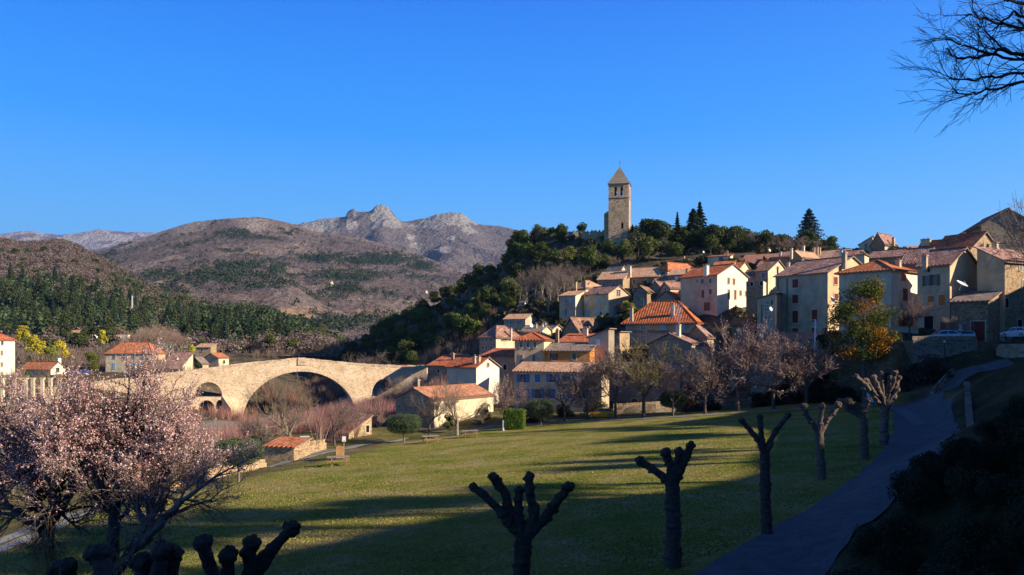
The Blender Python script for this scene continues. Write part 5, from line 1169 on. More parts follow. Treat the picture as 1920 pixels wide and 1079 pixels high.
# ------------------------------------------------------------ vegetation
def nrmz(v): return v / (np.linalg.norm(v) + 1e-9)
def grow(r, p, d, L, rad, lev, maxlev, segs, tips, wander=.18, up=.08, nkid=(3, 5), ratio=.66, ang=(.45, .95), nseg=4, droop=0.0):
    stack = [(np.array(p, float), nrmz(np.array(d, float)), L, rad, lev)]
    while stack:
        p, d, L, rad, lev = stack.pop()
        n = nseg if lev < maxlev else 3; st = L / n; k = r.integers(nkid[0], nkid[1] + 1) if lev < maxlev else 0
        at = np.sort(r.uniform(.25, 1.0, k)); ai = 0; endr = rad * (.55 if lev < maxlev else .35)
        for i in range(n):
            d = nrmz(d + r.normal(size=3) * wander + np.array([0, 0, up - droop * lev]))
            q = p + d * st; r0 = rad + (endr - rad) * i / n; r1 = rad + (endr - rad) * (i + 1) / n
            segs.append((*p, *q, r0, r1, lev))
            while ai < k and at[ai] <= (i + 1) / n + 1e-6:
                a = r.uniform(*ang); ax = nrmz(np.cross(d, r.normal(size=3))); nd = nrmz(d * math.cos(a) + ax * math.sin(a))
                stack.append((p + (q - p) * r.uniform(.2, 1), nd, L * ratio * r.uniform(.7, 1.15), r1 * r.uniform(.5, .72), lev + 1)); ai += 1
            p = q
        if lev < maxlev: stack.append((p, d, L * ratio, endr * .9, lev + 1))
        else: tips.append((*p, *d))
def tubes(segs, minr=.004, sides=lambda lev: 7 if lev == 0 else 5 if lev == 1 else 4 if lev == 2 else 3):
    S = np.array(segs); Vs = []; Fs = []; base = 0
    ns = np.array([sides(int(l)) for l in S[:, 8]])
    for k in np.unique(ns):
        s = S[ns == k]; A = s[:, :3]; B = s[:, 3:6]; d = B - A; L = np.linalg.norm(d, axis=1, keepdims=True) + 1e-9; d = d / L
        B = B + d * np.minimum(s[:, 7:8] * .5, L * .2)
        ref = np.where(np.abs(d[:, 2:3]) > .9, np.array([[1., 0, 0]]), np.array([[0, 0, 1.]])); a = np.cross(d, ref); a /= np.linalg.norm(a, axis=1, keepdims=True); b_ = np.cross(d, a)
        t = np.arange(k) * 2 * np.pi / k; c = np.cos(t)[None, :, None]; sn = np.sin(t)[None, :, None]
        ring = a[:, None] * c + b_[:, None] * sn
        R0 = np.maximum(s[:, 6], minr)[:, None, None]; R1 = np.maximum(s[:, 7], minr)[:, None, None]
        V = np.concatenate([A[:, None] + ring * R0, B[:, None] + ring * R1], 1)
        i0 = np.arange(k); i1 = (i0 + 1) % k; f = np.stack([i0, i1, i1 + k, i0 + k], -1)
        Fs.append((f[None] + (np.arange(len(s)) * 2 * k)[:, None, None]).reshape(-1, 4) + base); Vs.append(V.reshape(-1, 3)); base += V.shape[0] * 2 * k
    return np.concatenate(Vs), np.concatenate(Fs)
def join(parts):
    """parts: (V, F, colour (3,) or (n,3)) -> V, F, C"""
    Vs = []; Fs = []; Cs = []; b = 0
    for V, Fq, c in parts:
        Vs.append(V); Fs.append(Fq + b); b += len(V); Cs.append(np.broadcast_to(np.asarray(c, float), (len(V), 3)))
    return np.concatenate(Vs), np.concatenate(Fs), np.concatenate(Cs)
def bare_proto(name, seed, H=9.0, maxlev=5, rad=.22, trunk=.28, spread=1.0, bark=(.16, .12, .10), twig=(.22, .15, .13), bloom=None, nbloom=0, bsize=.03, minr=.010, lean=0, ratio=.68, nkid=(3, 4), up=.09):
    r = np.random.default_rng(seed); segs = []; tips = []
    L = H * trunk; d = np.array([lean, 0, 1.])
    segs += [(0, 0, -.6, 0, 0, .15, rad * 1.35, rad * 1.15, 0), (0, 0, .15, lean * L * .5, 0, L * .5, rad * 1.12, rad, 0), (lean * L * .5, 0, L * .5, lean * L, 0, L, rad, rad * .9, 0)]
    k = 4
    for i in range(k):
        t = 2 * math.pi * (i + r.uniform(-.3, .3)) / k; e = r.uniform(.45, .85) * spread
        grow(r, (lean * L, 0, L * r.uniform(.85, 1)), (math.cos(t) * e + lean, math.sin(t) * e, 1.0), H * .30, rad * r.uniform(.45, .65), 1, maxlev, segs, tips, nkid=nkid, ratio=ratio, up=up)
    S = np.array(segs); zmax = S[:, 5].max(); sc = H / zmax; S[:, :8] *= sc; S[:, 6:8] /= sc
    V, Fq = tubes(S, minr); lev = None
    low = V[:, 2] < H * .45
    C = np.where(low[:, None], np.array(bark), np.array(twig)) * np.random.default_rng(seed).uniform(.8, 1.2, (len(V), 1))
    me_b = mesh_np(name, V, Fq, M_BARK, col=C); crown = None
    if bloom is not None:
        T_ = np.array(tips) * sc; fin = S[S[:, 8] >= maxlev - 1]
        j = r.integers(0, len(fin), nbloom); t = r.random((nbloom, 1)); c = fin[j, :3] * (1 - t) + fin[j, 3:6] * t + r.normal(size=(nbloom, 3)) * .03
        V2, F2 = shards(c, r.uniform(.6, 1.3, nbloom) * bsize, r.normal(size=(nbloom, 3)), r)
        bl = np.array(bloom); cc = bl[r.integers(0, len(bl), nbloom)] * r.uniform(.8, 1.15, (nbloom, 1))
        crown = mesh_np(name + '_bloom', V2, F2, M_LEAF, col=np.repeat(cc, 4, axis=0))
    return me_b, crown
def place_tree(name, label, me, loc, s=1.0, rz=0, cat='tree', group=None, crown=None, cname='blossom'):
    if crown is None:
        o = link(name, me, None, loc, rz); o.scale = (s, s, s); return tag(o, label, cat, group)
    r = empty(name, loc, rz, label, cat, group); r.scale = (s, s, s); link('branches', me, r); link(cname, crown, r); return r

def oak_mesh(name, seed, n=1500, H=8.0, W=7.5, col=G_OAK, leaf=.26, lobes=14, trunk=True, flat=.85, lift=.22):
    r = np.random.default_rng(seed); cs = []; ns = []; tn = []
    for i in range(lobes):
        th = r.uniform(0, 6.28); k = r.random() ** .5; z = r.uniform(.0, 1)
        rr = (1 - .55 * abs(z - .4) / .6) * .33 * k
        c = np.array([math.cos(th) * rr * W, math.sin(th) * rr * W, H * (lift + .12 + z * (.66 - lift))]); R = r.uniform(.13, .22) * W
        m = n // lobes; u = r.normal(size=(m, 3)); u /= np.linalg.norm(u, axis=1)[:, None]; q = c + u * (R * r.uniform(.72, 1.08, m))[:, None] * np.array([1, 1, flat])
        cs.append(q); ns.append(u); tn.append(np.full(m, r.uniform(.75, 1.25)) * r.uniform(.7, 1.3, m))
    c = np.concatenate(cs); nn = np.concatenate(ns); t = np.concatenate(tn)
    V, Fq = shards(c, r.uniform(.7, 1.3, len(c)) * leaf, nn, r, .7)
    C = np.repeat(np.array(col)[None] * t[:, None], 4, axis=0); parts = [(V, Fq, np.clip(C, 0, 1))]
    if trunk:
        sg = [(0, 0, -1.2, 0, 0, H * .3, W * .03, W * .022, 1)]
        for i in range(5):
            th = i * 1.26; sg.append((0, 0, H * .25, math.cos(th) * W * .2, math.sin(th) * W * .2, H * .55, W * .014, W * .006, 2))
        V2, F2 = tubes(sg, .03); parts.append((V2, F2, (.10, .08, .06)))
    V, Fq, C = join(parts); return mesh_np(name, V, Fq, M_LEAF, col=C)
def conifer_mesh(name, seed, H=14, W=5, n=2600, col=G_PINE, leaf=.2, layered=True, pw_=1.0, base=.06):
    r = np.random.default_rng(seed); z = base + (1 - base) * r.random(n) ** 1.15
    if layered: z = np.clip((np.floor(z * 16) + r.random(n) ** 1.6 * .75) / 16, 0, .995)
    rad = W / 2 * (1 - z) ** pw_ * (.75 + .35 * (np.sin(z * 101) if layered else r.random(n)))
    th = r.random(n) * 6.283; lob = 1 + .18 * np.sin(th * 5 + np.floor(z * 16) * 2.1); rr = rad * lob * np.sqrt(.25 + .75 * r.random(n))
    zz = z * H - (rr * .22 if layered else 0)
    c = np.stack([np.cos(th) * rr, np.sin(th) * rr, zz], -1); nn = np.stack([np.cos(th) * .6, np.sin(th) * .6, np.full(n, .8)], -1)
    V, Fq = shards(c, r.uniform(.6, 1.4, n) * leaf, nn, r, .5); C = np.repeat(np.array(col)[None] * r.uniform(.65, 1.35, (n, 1)), 4, axis=0)
    V2, F2 = tubes([(0, 0, -1.5, 0, 0, H * .5, W * .04, W * .025, 1), (0, 0, H * .5, 0, 0, H * .98, W * .025, .02, 1)], .02)
    V, Fq, C = join([(V, Fq, C), (V2, F2, (.09, .07, .05))]); return mesh_np(name, V, Fq, M_LEAF, col=np.clip(C, 0, 1))

# ---- evergreen oaks on the hill
OAKS = [oak_mesh('evergreen_oak', 100 + i, 1700, 8, 8.5, G_OAK * [1.45, 1.40, 1.05] * k, leaf=.24) for i, k in enumerate((.9, 1.1, .75, 1.25, 1.0, .85))]
OAKS += [oak_mesh('evergreen_oak', 120, 1500, 8, 7, np.array([.13, .14, .03]), leaf=.22), oak_mesh('evergreen_oak', 121, 1500, 8, 7, np.array([.10, .10, .05]), leaf=.22)]
POLY = [(585, 705), (640, 668), (780, 588), (850, 540), (950, 470), (1040, 440), (1130, 440), (1300, 446), (1430, 452), (1560, 470), (1562, 486), (1470, 476), (1330, 478), (1235, 494), (1160, 502), (1115, 512), (1060, 535), (1000, 560), (960, 585), (940, 600), (900, 632), (870, 655), (790, 672), (765, 688), (690, 700)]
def inpoly(x, y, poly):
    c = np.zeros(len(x), bool); n = len(poly)
    for i in range(n):
        (x0, y0), (x1, y1) = poly[i], poly[i - 1]
        k = ((y0 > y) != (y1 > y)) & (x < (x1 - x0) * (y - y0) / (y1 - y0 + 1e-9) + x0); c ^= k
    return c
r = np.random.default_rng(42)
cand = np.stack([r.uniform(-140, 160, 5200), r.uniform(205, 470, 5200)], -1); cz = T(cand[:, 0], cand[:, 1])
cpx = 960 + F * cand[:, 0] / cand[:, 1]; cpy = HOR - F * cz / cand[:, 1]
ok = inpoly(cpx, cpy + 2, POLY); cand, cz, cpx, cpy = cand[ok], cz[ok], cpx[ok], cpy[ok]
chosen = []; grid = {}
def free(x, y, d):
    gx, gy = int(x // 8), int(y // 8)
    for i in (-1, 0, 1):
        for j in (-1, 0, 1):
            for (a, b_) in grid.get((gx + i, gy + j), ()):
                if (a - x) ** 2 + (b_ - y) ** 2 < d * d: return False
    return True
BAREZONE = [(995, 498), (1065, 498), (1075, 530), (1050, 585), (975, 590), (960, 560)]
for i in range(len(cand)):
    x, y = cand[i]
    if inpoly(np.array([cpx[i]]), np.array([cpy[i]]), BAREZONE)[0]: continue
    if abs(cpx[i] - 1160) < 30 and abs(y - 286) < 12: continue
    if 1058 < cpx[i] < 1140 and y > 272: continue
    if free(x, y, 5.2): chosen.append(i); grid.setdefault((int(x // 8), int(y // 8)), []).append((x, y))
chosen.sort(key=lambda i: cand[i][1])
for j, i in enumerate(chosen[:285]):
    x, y = cand[i]; s = r.uniform(.55, 1.2) * (.75 if cpy[i] < 455 else 1)
    k = r.integers(0, 6) if r.random() < .85 else 6 + r.integers(0, 2)
    place_tree('evergreen_oak', 'dark green evergreen oak in the dense wood on the hill under the tower', OAKS[k], (x, y, cz[i] - .4), s, r.uniform(0, 6.28), group='evergreen oaks on the tower hill')
ii = np.array(chosen[285:])

if len(ii): wood('oak_wood', 'dark evergreen wood on the far shaded flank of the tower hill', np.column_stack([cand[ii], cz[ii] - .5]), r.uniform(6.5, 10, len(ii)), 0, G_OAK * r.uniform(.7, 1.3, (len(ii), 1)), 260, 71)
# undergrowth between the trees
ok = np.setdiff1d(np.arange(len(cand)), np.array(chosen))[:1500]
wood('undergrowth', 'low evergreen scrub between the oaks', np.column_stack([cand[ok], cz[ok] - .3]), r.uniform(1.5, 3.6, len(ok)), 0, np.array([.075, .075, .035]) * r.uniform(.7, 1.3, (len(ok), 1)), 60, 72)

def at_ground(px, py, D): p = P(px, py, D); return (p.x, p.y, Tz(p.x, p.y) - .2)
def fit(name, label, me, px, D, ytop, h0, cat='tree', rz=0, group=None, sx=1.0, dz=0.0, crown=None):
    """put a mesh of height h0 on the ground at column px, depth D, so that its top reaches row ytop"""
    x, y, z = at_ground(px, 0, D); z += dz; zt = (HOR - ytop) / F * D; s = (zt - z) / h0
    o = place_tree(name, label, me, (x, y, z), s, rz, cat, group, crown); o.scale = (s * sx, s * sx, s); return o
# skyline trees
PINE = conifer_mesh('fir_tree', 200, 14, 5.4, 4200, np.array([.030, .045, .022]), .17)
CYP = conifer_mesh('cypress', 201, 12, 3.2, 3600, np.array([.035, .05, .022]), .15, False, .55)
CEDAR = conifer_mesh('cedar', 202, 12, 9, 3600, np.array([.05, .085, .09]), .2, True, .8, .25)
fit('fir_tree', 'tallest dark fir on the skyline right of the tower', PINE, 1312, 272, 378, 14, rz=1, sx=1.75)
fit('cypress', 'broad cypress just left of the tallest dark fir', CYP, 1300, 268, 392, 12, rz=2, sx=2.0)
fit('fir_tree', 'slim pointed fir between the round oak and the tallest fir', PINE, 1270, 270, 397, 14, rz=3, sx=1.15)
fit('fir_tree', 'short dark fir at the right foot of the tower', PINE, 1186, 274, 421, 14, rz=4, sx=1.6)
fit('cedar', 'blue green cedar standing alone on the skyline right of the village wood', CEDAR, 1517, 262, 391, 12, rz=.6, sx=1.25)
BIGOAK = oak_mesh('evergreen_oak', 130, 3000, 9, 8.5, G_OAK, .22, 20); THINOAK = oak_mesh('evergreen_oak', 131, 900, 7, 6, G_OAK, .2, 9, lift=.35)
for px, D, yt, me, h, lab, sx in ((1224, 272, 400, BIGOAK, 9, 'big round evergreen oak on the skyline between the tower and the firs', 1.2), (1243, 268, 404, BIGOAK, 9, 'second round evergreen oak, just right of the big round one', 1.1), (1345, 262, 413, BIGOAK, 9, 'round evergreen oak right of the tallest dark fir', 1.1), (1372, 262, 416, BIGOAK, 9, 'loose evergreen oak on the skyline above the red roofs', 1.0), (1435, 258, 425, THINOAK, 7, 'small dark tree on the skyline above the brown roof', 1.1), (1550, 250, 446, BIGOAK, 9, 'wide low evergreen on the skyline right of the cedar', 1.6),
                              (1093, 300, 413, THINOAK, 7, 'small windswept tree on the skyline left of the tower', 1.1), (1052, 305, 420, THINOAK, 7, 'smallest tree on the skyline at the far left of the ruin', 1.0), (1460, 262, 438, BIGOAK, 9, 'dark bushy tree behind the skyline roofs', 1.3), (1400, 264, 428, BIGOAK, 9, 'dark bushy tree left of the small skyline tree', 1.0)):
    fit('evergreen_oak', lab, me, px, D, yt, h, rz=px % 6, sx=sx)

# ---- leafless trees
BR_A = bare_proto('bare_tree', 1, 9, 5, .17, .26, 1.0, (.13, .10, .08), (.24, .17, .14), minr=.012)
BR_B = bare_proto('bare_tree', 2, 9, 5, .15, .22, 1.2, (.12, .09, .08), (.27, .19, .15), minr=.012)
BR_G = bare_proto('bare_tree', 3, 10, 5, .16, .3, .7, (.30, .26, .21), (.20, .15, .12), minr=.010, nkid=(2, 4))
BR_BIG = bare_proto('bare_tree', 4, 11, 5, .26, .20, 1.35, (.27, .22, .16), (.24, .18, .13), minr=.010, nkid=(3, 4))
PK = [(.36, .24, .20), (.28, .19, .14), (.48, .35, .31), (.22, .15, .11)]
BR_P1 = bare_proto('blossoming_tree', 5, 9, 5, .16, .24, 1.1, (.10, .075, .065), (.22, .16, .13), PK, 7500, .055, .010)
BR_P2 = bare_proto('blossoming_tree', 6, 9, 5, .17, .22, 1.3, (.10, .075, .065), (.22, .16, .13), PK, 6500, .055, .010)
BR_Y = bare_proto('budding_tree', 7, 9, 5, .19, .24, 1.15, (.09, .07, .06), (.22, .17, .11), [(.22, .18, .07), (.26, .18, .12), (.18, .15, .06)], 9500, .055, .011)
def parktree(px, py, yt, pr, lab, rz=0, name='bare_tree', sx=1.0, group=None, h0=9):
    q = on_park(px, py); z = Tz(q.x, q.y); zt = (HOR - yt) / F * q.y; s = (zt - z) / h0
    o = place_tree(name, lab, pr[0], (q.x, q.y, z - .05), s, rz, 'tree', group, pr[1]); o.scale = (s * sx * 1.25, s * sx * 1.25, s); return o
parktree(1058, 792, 688, BR_P1, 'thin pink tinged tree in front of the grey house with blue shutters', 0, 'blossoming_tree', .9)
parktree(1101, 789, 660, BR_P2, 'pink blossoming tree directly left of the yellow car', 1.2, 'blossoming_tree', .75)
parktree(1154, 786, 640, BR_P1, 'pink blossoming tree at the tail of the yellow car', 2.4, 'blossoming_tree', .8)
parktree(1207, 784, 630, BR_Y, 'greenish brown budding tree below the inscribed hotel', .6, 'budding_tree', .85)
parktree(1262, 781, 668, BR_B, 'dark bare tree behind the small dark ball tree', 3.0, sx=.8)
parktree(1322, 777, 640, BR_P2, 'brown pink tree in front of the lit stone house corner', 4.1, 'blossoming_tree', .8)
parktree(1383, 771, 590, BR_P1, 'tallest brown pink tree of the park row with a dark leaning trunk', 5.0, 'blossoming_tree', .85)
parktree(1450, 767, 612, BR_P2, 'pink crowned tree in front of the annex with white framed windows', 5.8, 'blossoming_tree', .85)
parktree(1512, 763, 628, BR_P1, 'rightmost pink crowned tree, beside the low striped roof', .9, 'blossoming_tree', .95)
parktree(805, 819, 722, BR_A, 'bare tree in front of the grey stone gable of the long low house', 1.0, sx=.95)
parktree(857, 816, 700, BR_BIG, 'leaning grey bare tree in front of the cream side wall of the long house', 2.2, sx=.85, h0=11)
parktree(958, 800, 694, BR_P2, 'pale pink tree between the tall white house and the square hedge', 3.3, 'blossoming_tree', .55)
for px, D, yt, pr, lab, rz, sx in ((543, 93, 692, BR_BIG, 'big pale bare tree in front of the great bridge arch', .4, 1.05), (627, 101, 742, BR_A, 'small dark leafless tree beside the stone hut', 2.0, 1.2), (486, 97, 775, BR_A, 'small dark bare tree left of the big pale bare tree', 4.0, 1.2), (745, 150, 700, BR_B, 'bare tree rising behind the grey stone gable', 1.0, 1.1), (790, 140, 694, BR_B, 'bare tree between the bridge end and the white house', 2.6, 1.1),
                            (702, 240, 655, BR_G, 'tan bare tree behind the right end of the bridge parapet', 5.5, 1.8), (722, 236, 668, BR_G, 'smaller tan bare shrub right behind the bridge parapet', 3.5, 1.6), (712, 112, 770, BR_B, 'thin bare shrub tree between the stone hut and the long house', .3, 1.1),
                            (1705, 106, 545, BR_A, 'bare tree in front of the orange shutters', 1.5, 1.0), (1790, 100, 590, BR_B, 'low bare climbing tree over the parked white cars', 2.0, 1.6), (1985, 72, 300, BR_A, 'leafless tree at the right edge before the tall dark building', 3.6, .55), (1060, 208, 505, BR_G, 'grey bare tree at the right end of the bare group on the slope', 1.9, .9), (1650, 103, 560, BR_A, 'bare twiggy tree right of the autumn coloured tree', 2.6, .6)):
    h0 = 11 if pr is BR_BIG else 10 if pr is BR_G else 9
    fit('bare_tree', lab, pr[0], px, D, yt, h0, rz=rz, sx=sx, crown=pr[1])
for i, (px, D, yt) in enumerate(((975, 236, 512), (988, 232, 500), (1003, 228, 498), (1017, 230, 492), (1032, 226, 496), (1046, 222, 490), (1058, 232, 488), (1075, 235, 494), (1028, 214, 520), (1090, 240, 492))):
    fit('bare_tree', 'grey leafless tree in the bare group above the small blue windowed house', BR_G[0], px, D, yt, 10, rz=i * 1.1, sx=.75, group='bare trees on the slope')
for i, (px, D, yt) in enumerate(((1385, 262, 440), (1412, 258, 432), (1448, 256, 436), (1475, 250, 442), (1500, 252, 440), (1535, 246, 447), (1580, 236, 462), (1340, 262, 448), (1150, 252, 478), (1120, 255, 470))):
    fit('bare_tree', 'leafless brownish tree among the evergreens behind the skyline roofs', BR_B[0], px, D, yt, 9, rz=i * 1.7, sx=1.1, group='bare trees behind the skyline roofs')
TAN = bare_proto('bare_plane_tree', 8, 14, 5, .2, .15, .8, (.40, .34, .26), (.30, .21, .15), minr=.026, nkid=(2, 4))
r = np.random.default_rng(9)
k = 0
for x0, x1, yt0, D0, n_, g in ((240, 345, 604, 345, 14, 'tall bare plane trees behind the farmhouse'), (375, 470, 634, 380, 10, 'bare trees behind the farm buildings at the bridge'), (515, 620, 636, 420, 12, 'grey bare trees beyond the hump of the bridge')):
    for i in range(n_):
        px = x0 + (x1 - x0) * (i + .5) / n_ + r.uniform(-3, 3); m_ = 1 - ((px - (x0 + x1) / 2) / (x1 - x0) * 2) ** 2
        lab = {'t': 'tall tan leafless plane tree in the clump behind the orange roofed farmhouse', 'b': 'tan leafless tree in the clump above the left end of the bridge', 'g': 'grey leafless tree in the clump above the middle of the bridge'}[g[0]]
        fit('bare_plane_tree', lab, TAN[0], px, D0 + r.uniform(-12, 25), yt0 + (1 - m_) * 26 + r.uniform(-3, 4), 14, rz=r.uniform(0, 6), sx=r.uniform(.75, 1.0), group=g)

# ---- clipped ball trees, hedge, shrubs
def ball_tree(label, px, py, w_px, yt, yb, seed, tint=1.0, D=None, shade=False):
    q = on_park(px, py) if D is None else Vector(at_ground(px, 0, D)); D = q.y; z = Tz(q.x, q.y)
    R = w_px / F * D / 2; zt = (HOR - yt) / F * D - z; zb = (HOR - yb) / F * D - z
    r = np.random.default_rng(seed); root = empty('ball_tree', (q.x, q.y, z), 0, label, 'tree'); n = 9000
    u = r.normal(size=(n, 3)); u /= np.linalg.norm(u, axis=1)[:, None]; sg = np.sign(u) * np.abs(u) ** .8; sg /= np.abs(sg).max(axis=1, keepdims=True) ** .25 * np.linalg.norm(sg, axis=1, keepdims=True) ** .75
    lump = 1 + .05 * np.sin(u[:, 0] * 6 + seed) * np.sin(u[:, 1] * 7) + .03 * np.sin(u[:, 2] * 11)
    c = sg * (r.uniform(.90, 1.04, n) * lump)[:, None] * np.array([R, R, (zt - zb) / 2]) + np.array([0, 0, (zt + zb) / 2])
    V, Fq = shards(c, r.uniform(.03, .065, n), u, r, .9, .6); C = np.repeat(np.array([.12, .155, .075]) * tint * r.uniform(.5, 1.5, (n, 1)), 4, axis=0)
    th = np.linspace(0, 2 * np.pi, 25)[:-1]; ph = np.linspace(-np.pi / 2, np.pi / 2, 13); TH, PH = np.meshgrid(th, ph)
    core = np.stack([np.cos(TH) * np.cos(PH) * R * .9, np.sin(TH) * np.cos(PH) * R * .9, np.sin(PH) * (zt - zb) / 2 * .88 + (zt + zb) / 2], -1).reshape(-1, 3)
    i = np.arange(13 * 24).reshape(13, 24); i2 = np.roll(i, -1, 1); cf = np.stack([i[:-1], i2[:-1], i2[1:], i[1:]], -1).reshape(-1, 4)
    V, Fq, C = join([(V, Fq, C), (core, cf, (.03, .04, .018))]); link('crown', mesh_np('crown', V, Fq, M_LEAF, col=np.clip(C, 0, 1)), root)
    V2, F2 = tubes([(0, 0, -.3, .03, 0, zb * .5, .13, .10, 0), (.03, 0, zb * .5, 0, 0, zb + .4, .10, .09, 0), (0, 0, zb * .8, .4, .2, zb + .5, .06, .04, 1), (0, 0, zb * .8, -.4, .1, zb + .5, .06, .04, 1)])
    link('trunk', mesh_np('trunk', V2, F2, M_BARK, col=np.full((len(V2), 3), .2) * [1, .8, .65]), root)
ball_tree('largest clipped ball tree, left of the orange roofed shed', 447, 904, 88, 821, 872, 1)
ball_tree('clipped ball tree beside the stone hut, at the edge of the lane', 757, 831, 66, 776, 813, 2)
ball_tree('clipped ball tree right of the square hedge', 1014, 797, 52, 749, 784, 3, 1.0)
ball_tree('dark clipped ball tree in the shade below the budding tree', 1262, 779, 50, 734, 765, 4, .7)
def shrub(label, px, D, w, yt, yb, seed, col, leaf=.09, n=1600, name='shrub', lobes=9, group=None):
    x, y, z = at_ground(px, 0, D); zb = (HOR - yb) / F * D; h = (HOR - yt) / F * D - zb
    o = link(name, oak_mesh(name, seed, n, h / .93, w / F * D, np.array(col), leaf, lobes, False, .9, 0.0), None, (x, y, zb)); return tag(o, label, 'shrub', group)
shrub('round olive shrub against the cream wall of the long house', 840, 108, 34, 772, 806, 11, (.14, .13, .04))
shrub('loose olive shrub left of the square hedge', 900, 112, 62, 755, 803, 12, (.12, .11, .05), n=2200)
shrub('dark shrub hiding the door of the grey house', 988, 112, 60, 762, 800, 13, (.035, .05, .022), n=2600)
shrub('dark olive shrub behind the yellow car', 1112, 117, 70, 742, 786, 14, (.09, .085, .03), n=2400)
shrub('dark bush right behind the trunk of the thin pink tree', 1058, 116, 50, 758, 790, 15, (.03, .035, .02), n=2000)
shrub('dark round bush behind the largest ball tree', 372, 74, 44, 832, 892, 16, (.03, .04, .02), n=2600)
shrub('olive bush beside the largest ball tree', 412, 96, 40, 822, 862, 17, (.09, .09, .03))
shrub('olive bush behind the small bare tree', 480, 96, 44, 812, 845, 18, (.07, .08, .03))
shrub('straw coloured bush behind the dry stone wall', 590, 100, 50, 826, 850, 19, (.22, .17, .08))
shrub('yellow green bush between two cottages and the hotel roof', 1178, 172, 44, 558, 605, 20, (.22, .20, .03), .12, 2400)
shrub('dark evergreen bush at the foot of the big grey building', 1560, 112, 70, 610, 660, 21, (.03, .04, .02), .1, 3000)
shrub('green round shrub on the slope left of the pink brick house', 770, 226, 50, 660, 690, 22, (.10, .12, .03), .16, 2000)
shrub('ivied bush beside the ivied barn', 372, 250, 22, 680, 702, 23, (.05, .07, .03), .14)
shrub('bright green climber left of the farm outbuildings', 170, 246, 34, 655, 695, 24, (.14, .17, .03), .16)
shrub('round green bush in front of the small chapel', 52, 222, 26, 696, 712, 25, (.06, .10, .03), .14)
shrub('dark green tree beside the gabled villa', 142, 400, 30, 618, 655, 26, (.04, .06, .03), .2, 2000)
for i, (px, D, w, yt, yb, c) in enumerate(((70, 300, 60, 626, 672, (.50, .40, .03)), (112, 302, 46, 634, 674, (.55, .45, .03)), (44, 330, 30, 609, 640, (.45, .36, .04)), (192, 385, 24, 616, 646, (.55, .46, .04)), (360, 300, 16, 645, 665, (.42, .42, .06)), (95, 290, 40, 650, 676, (.26, .26, .05)))):
    shrub(['widest yellow mimosa across the river', 'bright yellow mimosa right of the widest one', 'small yellow mimosa at the top left of the group', 'yellow mimosa between the two villas', 'small yellow green bush right of the plane trees', 'olive mimosa bush lowest in the group'][i], px, D, w, yt, yb, 40 + i, c, .30, 1500, 'mimosa', 12)
# square clipped hedge
q = on_park(965, 806); r = np.random.default_rng(3); n = 16000; hw, hd, hh = 40 / F * q.y / 2, 2.6, 39 / F * q.y
s_ = r.integers(0, 5, n); u = r.uniform(-1, 1, (n, 3)); nn = np.zeros((n, 3))
for k, (ax, sg) in enumerate(((0, -1), (0, 1), (1, -1), (1, 1), (2, 1))): m_ = s_ == k; u[m_, ax] = sg; nn[m_, ax] = sg
ed = 1 - .06 * (np.abs(u) ** 6).sum(1) + .03 * np.sin(u[:, 0] * 5 + 1) * np.sin(u[:, 2] * 4); c = u * ed[:, None] * np.array([hw, hd / 2, hh / 2]) + r.normal(size=(n, 3)) * .03 + np.array([0, 0, hh / 2])
V, Fq = shards(c, r.uniform(.03, .07, n), nn, r, .8); C = np.repeat(np.array([.13, .20, .03]) * r.uniform(.5, 1.4, (n, 1)), 4, axis=0)
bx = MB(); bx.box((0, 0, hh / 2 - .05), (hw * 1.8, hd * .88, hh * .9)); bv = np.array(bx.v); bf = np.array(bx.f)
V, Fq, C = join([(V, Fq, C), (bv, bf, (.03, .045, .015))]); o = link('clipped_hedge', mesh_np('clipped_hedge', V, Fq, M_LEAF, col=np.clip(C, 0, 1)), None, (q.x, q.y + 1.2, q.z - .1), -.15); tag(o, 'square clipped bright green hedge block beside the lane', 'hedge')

# ---- autumn coloured tree in front of the white house
def leafy_big(name, label, px, D, yt, yb, w, cols, seed, leaf=.13, n=15000, lobes=60):
    x, y, z = at_ground(px, 0, D); zt = (HOR - yt) / F * D; H = zt - z; W = w / F * D; r = np.random.default_rng(seed); zc = (HOR - yb) / F * D - z
    root = empty(name, (x, y, z), 0, label, 'tree'); cs, ns, cc = [], [], []
    for i in range(lobes):
        zz = r.random(); prof = math.sin(math.pi * min(.97, .22 + zz * .72)) ** .8; th = r.uniform(0, 6.28); rr = W / 2 * prof * math.sqrt(r.random()) * .82
        c = np.array([math.cos(th) * rr, math.sin(th) * rr, zc + (H - zc) * (zz * .88 + .04)]); R = r.uniform(.10, .17) * W; m = n // lobes
        u = r.normal(size=(m, 3)); u /= np.linalg.norm(u, axis=1)[:, None]; cs.append(c + u * (R * r.uniform(.5, 1.1, m))[:, None] * [1, 1, .75]); ns.append(u)
        base = np.array(cols[r.integers(0, len(cols))]); cc.append(base * r.uniform(.6, 1.35, (m, 1)))
    V, Fq = shards(np.concatenate(cs), r.uniform(.6, 1.3, n // lobes * lobes) * leaf, np.concatenate(ns), r, .8, .6)
    link('crown', mesh_np('crown', V, Fq, M_LEAF, col=np.clip(np.repeat(np.concatenate(cc), 4, axis=0), 0, 1)), root)
    sg = [(0, 0, -.5, 0, 0, zc, .28, .22, 0), (0, 0, zc, .1, 0, H * .8, .2, .05, 1)] + [(0, 0, zc + i * .5, math.cos(i * 1.9) * W * .38, math.sin(i * 1.9) * W * .38, zc + i * .5 + 1.6, .09, .03, 2) for i in range(8)]
    V2, F2 = tubes(sg); link('trunk', mesh_np('trunk', V2, F2, M_BARK, col=np.full((len(V2), 3), .10)), root); return root
